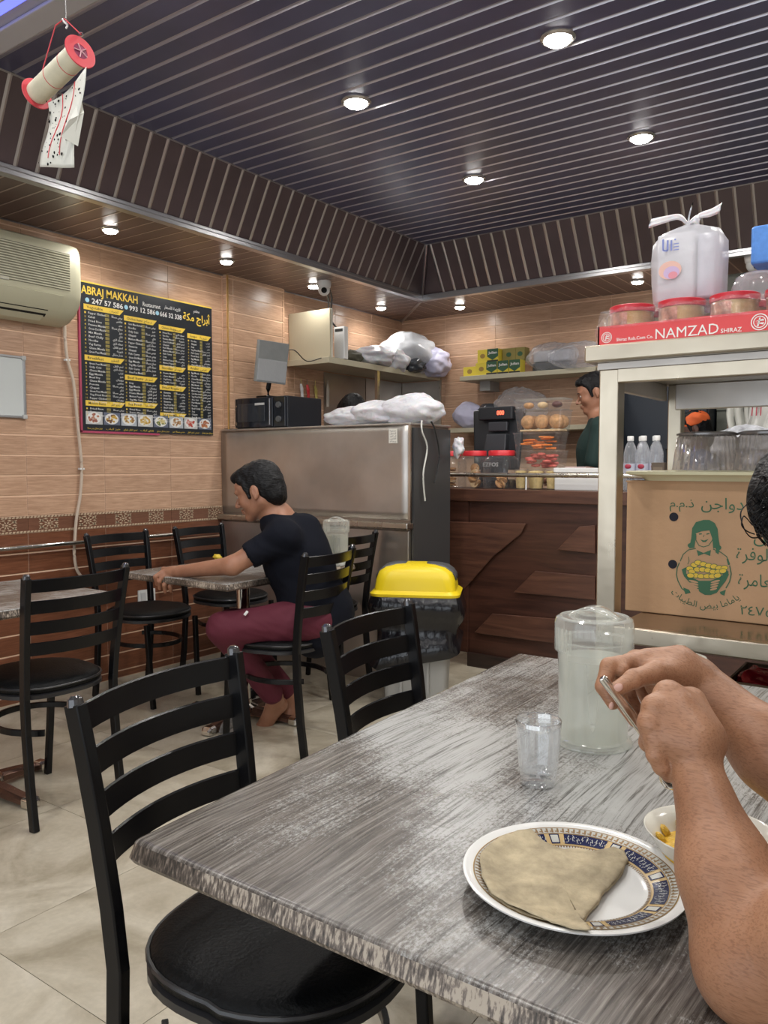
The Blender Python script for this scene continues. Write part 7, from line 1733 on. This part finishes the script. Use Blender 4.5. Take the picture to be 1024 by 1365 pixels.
for i in range(100): 
    a = i * 2 * PI / 100; rim(q, .1085, .1155, a, a + .022, .0008, 1); rim(q, .1095, .1115, a + .022, a + .045, .0008, 1)
rim(q, .1068, .1076, 0, 2 * PI, .0008); rim(q, .1163, .1172, 0, 2 * PI, .0008); rim(q, .0862, .0870, 0, 2 * PI, .0008)
for i in range(150): a = i * 2 * PI / 150; rim(q, .0835, .0862, a, a + .02, .0006, 1)
q.build('gold_key_pattern', M_GD, t)
nv, sc_ = MB(), MB()
for k in range(8):
    a = math.radians(14) + k * PI / 4
    rim(nv, .0895, .1060, a - .27, a + .27, .0008); rim(nv, .0895, .1060, a + .33, a + .455, .0008)
    rim(sc_, .0915, .1040, a + .345, a + .440, .0010)
    for j in range(9):
        b = a - .24 + j * .06; rr0 = .0978 + .0035 * math.sin(j * 2.1)
        for m_ in range(7):
            c0 = m_ * .8 + j; x0, y0 = rr0 + .0034 * math.cos(c0), b + .036 * math.sin(c0); x1, y1 = rr0 + .0034 * math.cos(c0 + .8), b + .036 * math.sin(c0 + .8)
            rim(sc_, min(x0, x1) - .0003, max(x0, x1) + .0003, y0, y0 + .008, .0011, 1)
nv.build('navy_rim_panels', M_NV, t); sc_.build('scroll_pattern', M_SCR, t)
# fold of bread
M_BRD = mat('flatbread', (.40, .335, .22), .85, var=.30, scale=35, bump=.5, bscale=55)
def bread_outline():
    px_ = [(640, 1140), (650, 1125), (668, 1113), (690, 1106), (708, 1104), (726, 1112), (748, 1120), (772, 1119), (795, 1124), (818, 1120), (832, 1126), (838, 1135), (831, 1150), (817, 1166), (806, 1176), (798, 1190), (786, 1203), (778, 1218), (771, 1231), (775, 1236), (788, 1243), (760, 1240), (735, 1228), (700, 1215), (672, 1202), (652, 1187), (642, 1166)]
    return [on('z', .776, *p_) for p_ in px_]
ol = [v - Vector((PX, PY_, TZ)) for v in bread_outline()]
cx_ = sum((v.x for v in ol)) / len(ol); cy_ = sum((v.y for v in ol)) / len(ol)
per = []
for i in range(len(ol)):
    for s_ in range(5):
        u = s_ / 5; a, b = ol[i], ol[(i + 1) % len(ol)]; v = a.lerp(b, u); w_ = .0018 * mnoise.noise(Vector((v.x * 200, v.y * 200, 2))); d = Vector((v.x - cx_, v.y - cy_, 0)).normalized(); per.append((v.x + d.x * w_, v.y + d.y * w_))
def bz(x, y):
    r = math.hypot(x, y); base = .0085 if r < .078 else .0085 + (r - .078) * .32
    return base
t2 = thing('flatbread', 'torn wholemeal flatbread lying folded on the patterned plate', 'bread', (PX, PY_, TZ))
def layer(scale, lift, th, seed, shift=(0, 0)):
    q = MB(); np_ = len(per); K = [1, .97, .9, .75, .55, .35, .15]; top_, bot_ = [], []
    for kk in K:
        for (x, y) in per:
            X, Y = cx_ + (x - cx_) * kk * scale + shift[0], cy_ + (y - cy_) * kk * scale + shift[1]
            zz = max(bz(X, Y), .012) + lift + .0045 * mnoise.noise(Vector((X * 22, Y * 22, seed))) + .002 * mnoise.noise(Vector((X * 60, Y * 60, seed)))
            e = 0 if kk == 1 else th if kk < .95 else th * .7
            top_.append((X, Y, zz + e)); bot_.append((X, Y, zz - .0002))
    n0 = len(K) * np_; q.v = []
    vs = top_ + bot_; fs = []
    for i in range(len(K) - 1):
        for j in range(np_):
            k2 = (j + 1) % np_; a, b, c, d = i * np_ + j, i * np_ + k2, (i + 1) * np_ + k2, (i + 1) * np_ + j; fs.append((a, b, c, d)); fs.append((n0 + d, n0 + c, n0 + b, n0 + a))
    for j in range(np_): k2 = (j + 1) % np_; fs.append((j, n0 + j, n0 + k2, k2))
    fs.append(tuple((len(K) - 1) * np_ + j for j in range(np_))); fs.append(tuple(n0 + (len(K) - 1) * np_ + j for j in reversed(range(np_))))
    return q.add(vs, fs)
layer(.985, .0010, .0022, 1, (.001, -.001)).build('lower_layer', M_BRD, t2, smooth='all'); layer(1.0, .0042, .0026, 4).build('upper_layer', M_BRD, t2, smooth='all')
# bowl of curry
BC = on('z', .80, 949, 1112)
t = thing('curry_bowl', 'white bowl with yellow curry behind the near forearm', 'bowl', (BC.x, BC.y, TZ)); RB = .077
q = MB(); rgs = []; n_ = 64
for r, z in ((.034, .0), (.036, .004), (.050, .016), (.066, .034), (.0765, .052), (.0785, .0535), (.0765, .054), (.064, .037), (.048, .019), (.03, .009), (.001, .008)):
    rgs.append([((r * (1 + .02 * math.cos(2 * (2 * PI * k / n_)) * (z > .03))) * math.cos(2 * PI * k / n_), r * math.sin(2 * PI * k / n_), z) for k in range(n_)])
q.loft(rgs, caps=False).build('bowl_body', mat('cream_glazed_bowl', (.70, .68, .60), .15), t, smooth='all')
q = MB(); q.ell((0, 0, .026), (.060, .060, .012), 32, 12, fn=lambda v: 1 + .10 * mnoise.noise(v * 3)); q.build('curry', mat('yellow_curry', (.66, .40, .03), .3, var=.3, scale=40, bump=.5), t, smooth='all')
for k in range(9): a = k * 1.7; MB().ell((.038 * math.cos(a) * (.4 + .07 * k), .038 * math.sin(a) * (.4 + .07 * k), .037), (.009, .007, .005), 10, 8, fn=lambda v: 1 + .2 * mnoise.noise(v * 4 + Vector((k, 0, 0)))).build('curry_lump', mat('pale_curry_lump', (.68, .50, .12), .4), t, smooth='all')
q = MB()
for a0 in (2.1, 2.5, 3.0, 3.4): q.ell((.058 * math.cos(a0), .058 * math.sin(a0), .0345), (.010, .006, .004), 10, 6, rot=Matrix.Rotation(a0, 3, 'Z') @ Matrix.Rotation(-.85, 3, 'Y'))
q.build('curry_smear', mat('yellow_curry', (.66, .40, .03), .3), t, smooth='all')
# ================================================================ sticky fly roll hanging at the upper left
hk = P(88, 30, 1.53); a, b = P(49, 125, 1.60), P(107, 69, 1.50)
t = thing('fly_paper_roll', 'sticky white fly paper roll with red end discs hanging from the ceiling', 'fly trap', tuple(hk))
o_ = -hk; A, B = a + o_, b + o_; dr_ = (B - A).normalized(); S_, U_ = frame_from(dr_)
M_RD = mat('red_roll_plastic', (.62, .06, .08), .35); M_PAP = mat('sticky_paper', (.62, .58, .44), .5, var=.08, scale=30)
MB().lathe([(.0215, 0), (.0215, (B - A).length)], A, 32, True, dr_).build('paper_roll', M_PAP, t, smooth=True)
for nm, c, s_ in (('end_disc', A, -1), ('end_disc', B, 1)):
    e = MB().lathe([(.014, 0), (.030, 0), (.031, .0015), (.030, .003), (.014, .003), (.0135, .0015)], c - dr_ * .0015, 36, False, dr_).build(nm, M_RD, t, smooth=True)
    q = MB().lathe([(.001, 0), (.014, 0), (.014, .002), (.001, .002)], c - dr_ * .001, 24, True, dr_); q.build('disc_hub', mat('dark_pink_hub', (.25, .03, .09), .4), e)
    q = MB()
    for k in range(5): an = k * 2 * PI / 5; q.tube([c + dr_ * .003 * s_, c + dr_ * .003 * s_ + (S_ * math.cos(an) + U_ * math.sin(an)) * .014], .0012, 5)
    q.build('disc_spokes', mat('pale_pink_plastic', (.6, .3, .35), .4), e)
for f_ in (.40, .72): MB().lathe([(.0219, 0), (.0219, .0014)], A + (B - A) * f_, 32, True, dr_).build('red_line', M_RD, t)
# cord and hook
for p0, p1 in ((P(53, 106, 1.60), P(74, 34, 1.55)), (P(108, 46, 1.50), P(86, 25, 1.53))): MB().cyl(p0 + o_, p1 + o_, .0012, n=6).build('cord', M_RD, t)
MB().cyl(P(74, 34, 1.55) + o_, P(86, 25, 1.53) + o_, .0012, n=6).build('cord', M_RD, t)
hz = Vector((hk.x, hk.y, Z_C))
MB().cyl((0, 0, 0), hz + o_, .0008, n=6).build('hanging_wire', mat('thin_wire', (.3, .3, .3), .4, .8), t)
q = MB(); q.tube(spline([P(83, 25, 1.53) + o_, P(86, 30, 1.53) + o_, P(90, 33, 1.53) + o_, P(88, 38, 1.53) + o_], 5), .0018, 6); q.build('hook', mat('white_hook', (.65, .65, .65), .4), t)
q = MB(); n_ = 16; rc = P(108, 46, 1.50) + o_
q.tube([rc + RT * .004 * math.cos(k * 2 * PI / n_) + UP * .004 * math.sin(k * 2 * PI / n_) for k in range(n_ + 1)], .0009, 5, caps=False); q.build('ring', M_CHR, t)
# hanging strip
q = MB(); NR, NC = 22, 12; vs = []
tp0, tp1 = P(64, 137, 1.565), P(117, 92, 1.475); bt0, bt1 = P(53, 222, 1.56), P(101, 216, 1.50)
for i in range(NR + 1):
    v = i / NR
    for j in range(NC + 1):
        u = j / NC; l_ = tp0.lerp(bt0, v); r_ = tp1.lerp(bt1, v); pt = l_.lerp(r_, u) + o_
        pt += FW * (.010 * math.sin(u * 4 + v * 3) - .012 * v * u) + RT * .004 * math.sin(v * 6); pt.z -= .006 * math.sin(u * 3.1) * v + (.012 * v * u if v > .95 else 0)
        vs.append(pt)
q.add(vs, [(i * (NC + 1) + j, i * (NC + 1) + j + 1, (i + 1) * (NC + 1) + j + 1, (i + 1) * (NC + 1) + j) for i in range(NR) for j in range(NC)])
stp = q.build('paper_strip', mat('white_sticky_strip', (.66, .66, .60), .45), t, smooth='all', solid=.0006)
def onstrip(u, v): return vs[int(v * NR) * (NC + 1) + int(u * NC)] * 1.0 - FW * .0016
for uu in (.34, .68):
    q = MB(); q.tube([onstrip(uu, v / 20) for v in range(0, 20)], .0009, 4); q.build('red_line', M_RD, stp)
rf = random.Random(4); q = MB()
for k in range(70):
    c = onstrip(rf.random() * .98, rf.random() * .98) + RT * rf.uniform(-.003, .003) + UP * rf.uniform(-.003, .003); s_ = rf.choice([.0007, .0009, .0016, .0022]); an = rf.random() * 3
    q.ell(c, (s_ * 1.5, s_ * .6, s_), 6, 4, rot=Matrix.Rotation(an, 3, 'Y'))
tag(q.build('stuck_flies', M_BLK, stp), kind='stuff')
# curled flap of the strip
q = MB(); g0 = [P(108, 130, 1.485), P(112, 150, 1.48), P(104, 195, 1.49), P(81, 182, 1.475), P(92, 160, 1.47)]; q.add([v + o_ for v in g0], [(0, 1, 4), (1, 2, 3, 4)]); q.build('curled_flap', mat('white_sticky_strip', (.66, .66, .60), .45), t, solid=.0006)
# small flat print joined per colour counts as one uncountable part
for o in list(SC.objects):
    if o.parent is not None and any(k in o.name for k in ('lettering', '_print', 'price_box', 'phone_symbol', 'pattern', 'printed_food', 'print_marks', 'curry_smear', 'rope_moulding', 'joint_strip', 'chrome_block', 'hair_strands', 'disc_spokes')): o['kind'] = 'stuff'
GRPS = {'dining_chair': 'black ladder-back dining chairs', 'dining_table': 'grey wood-look dining tables', 'ceiling_light': 'recessed ceiling lamps', 'food_tin': 'red-lidded tins in the red tray', 'biscuit_jar': 'red-lidded biscuit jars on the counter',
        'food_box': 'stacked clear food boxes on the counter', 'cake_cup': 'cake cups under the food boxes', 'tea_box': 'tea boxes on the upper wall shelf', 'water_bottle': 'water bottles on the counter', 'plastic_bag': 'plastic bags on shelves and cabinet',
        'foil_packet': 'red foil packets in the brown box', 'clear_tub_stack': 'stacks of clear tubs on the cream tray', 'sandal': 'sandals under the middle table', 'wall_shelf': 'cream wall shelves on the back wall', 'paper_pack': 'packs on the upper shelf', 'security_camera': 'dome cameras',
        'water_pitcher': 'clear water pitchers', 'cooking_pot': 'kitchen pots', 'clear_dome': 'clear domes on the tins', 'cable': 'loose cables'}
for o in SC.objects:
    b_n = o.name.split('.')[0]
    if o.parent is None and b_n in GRPS and 'group' not in o: o['group'] = GRPS[b_n]
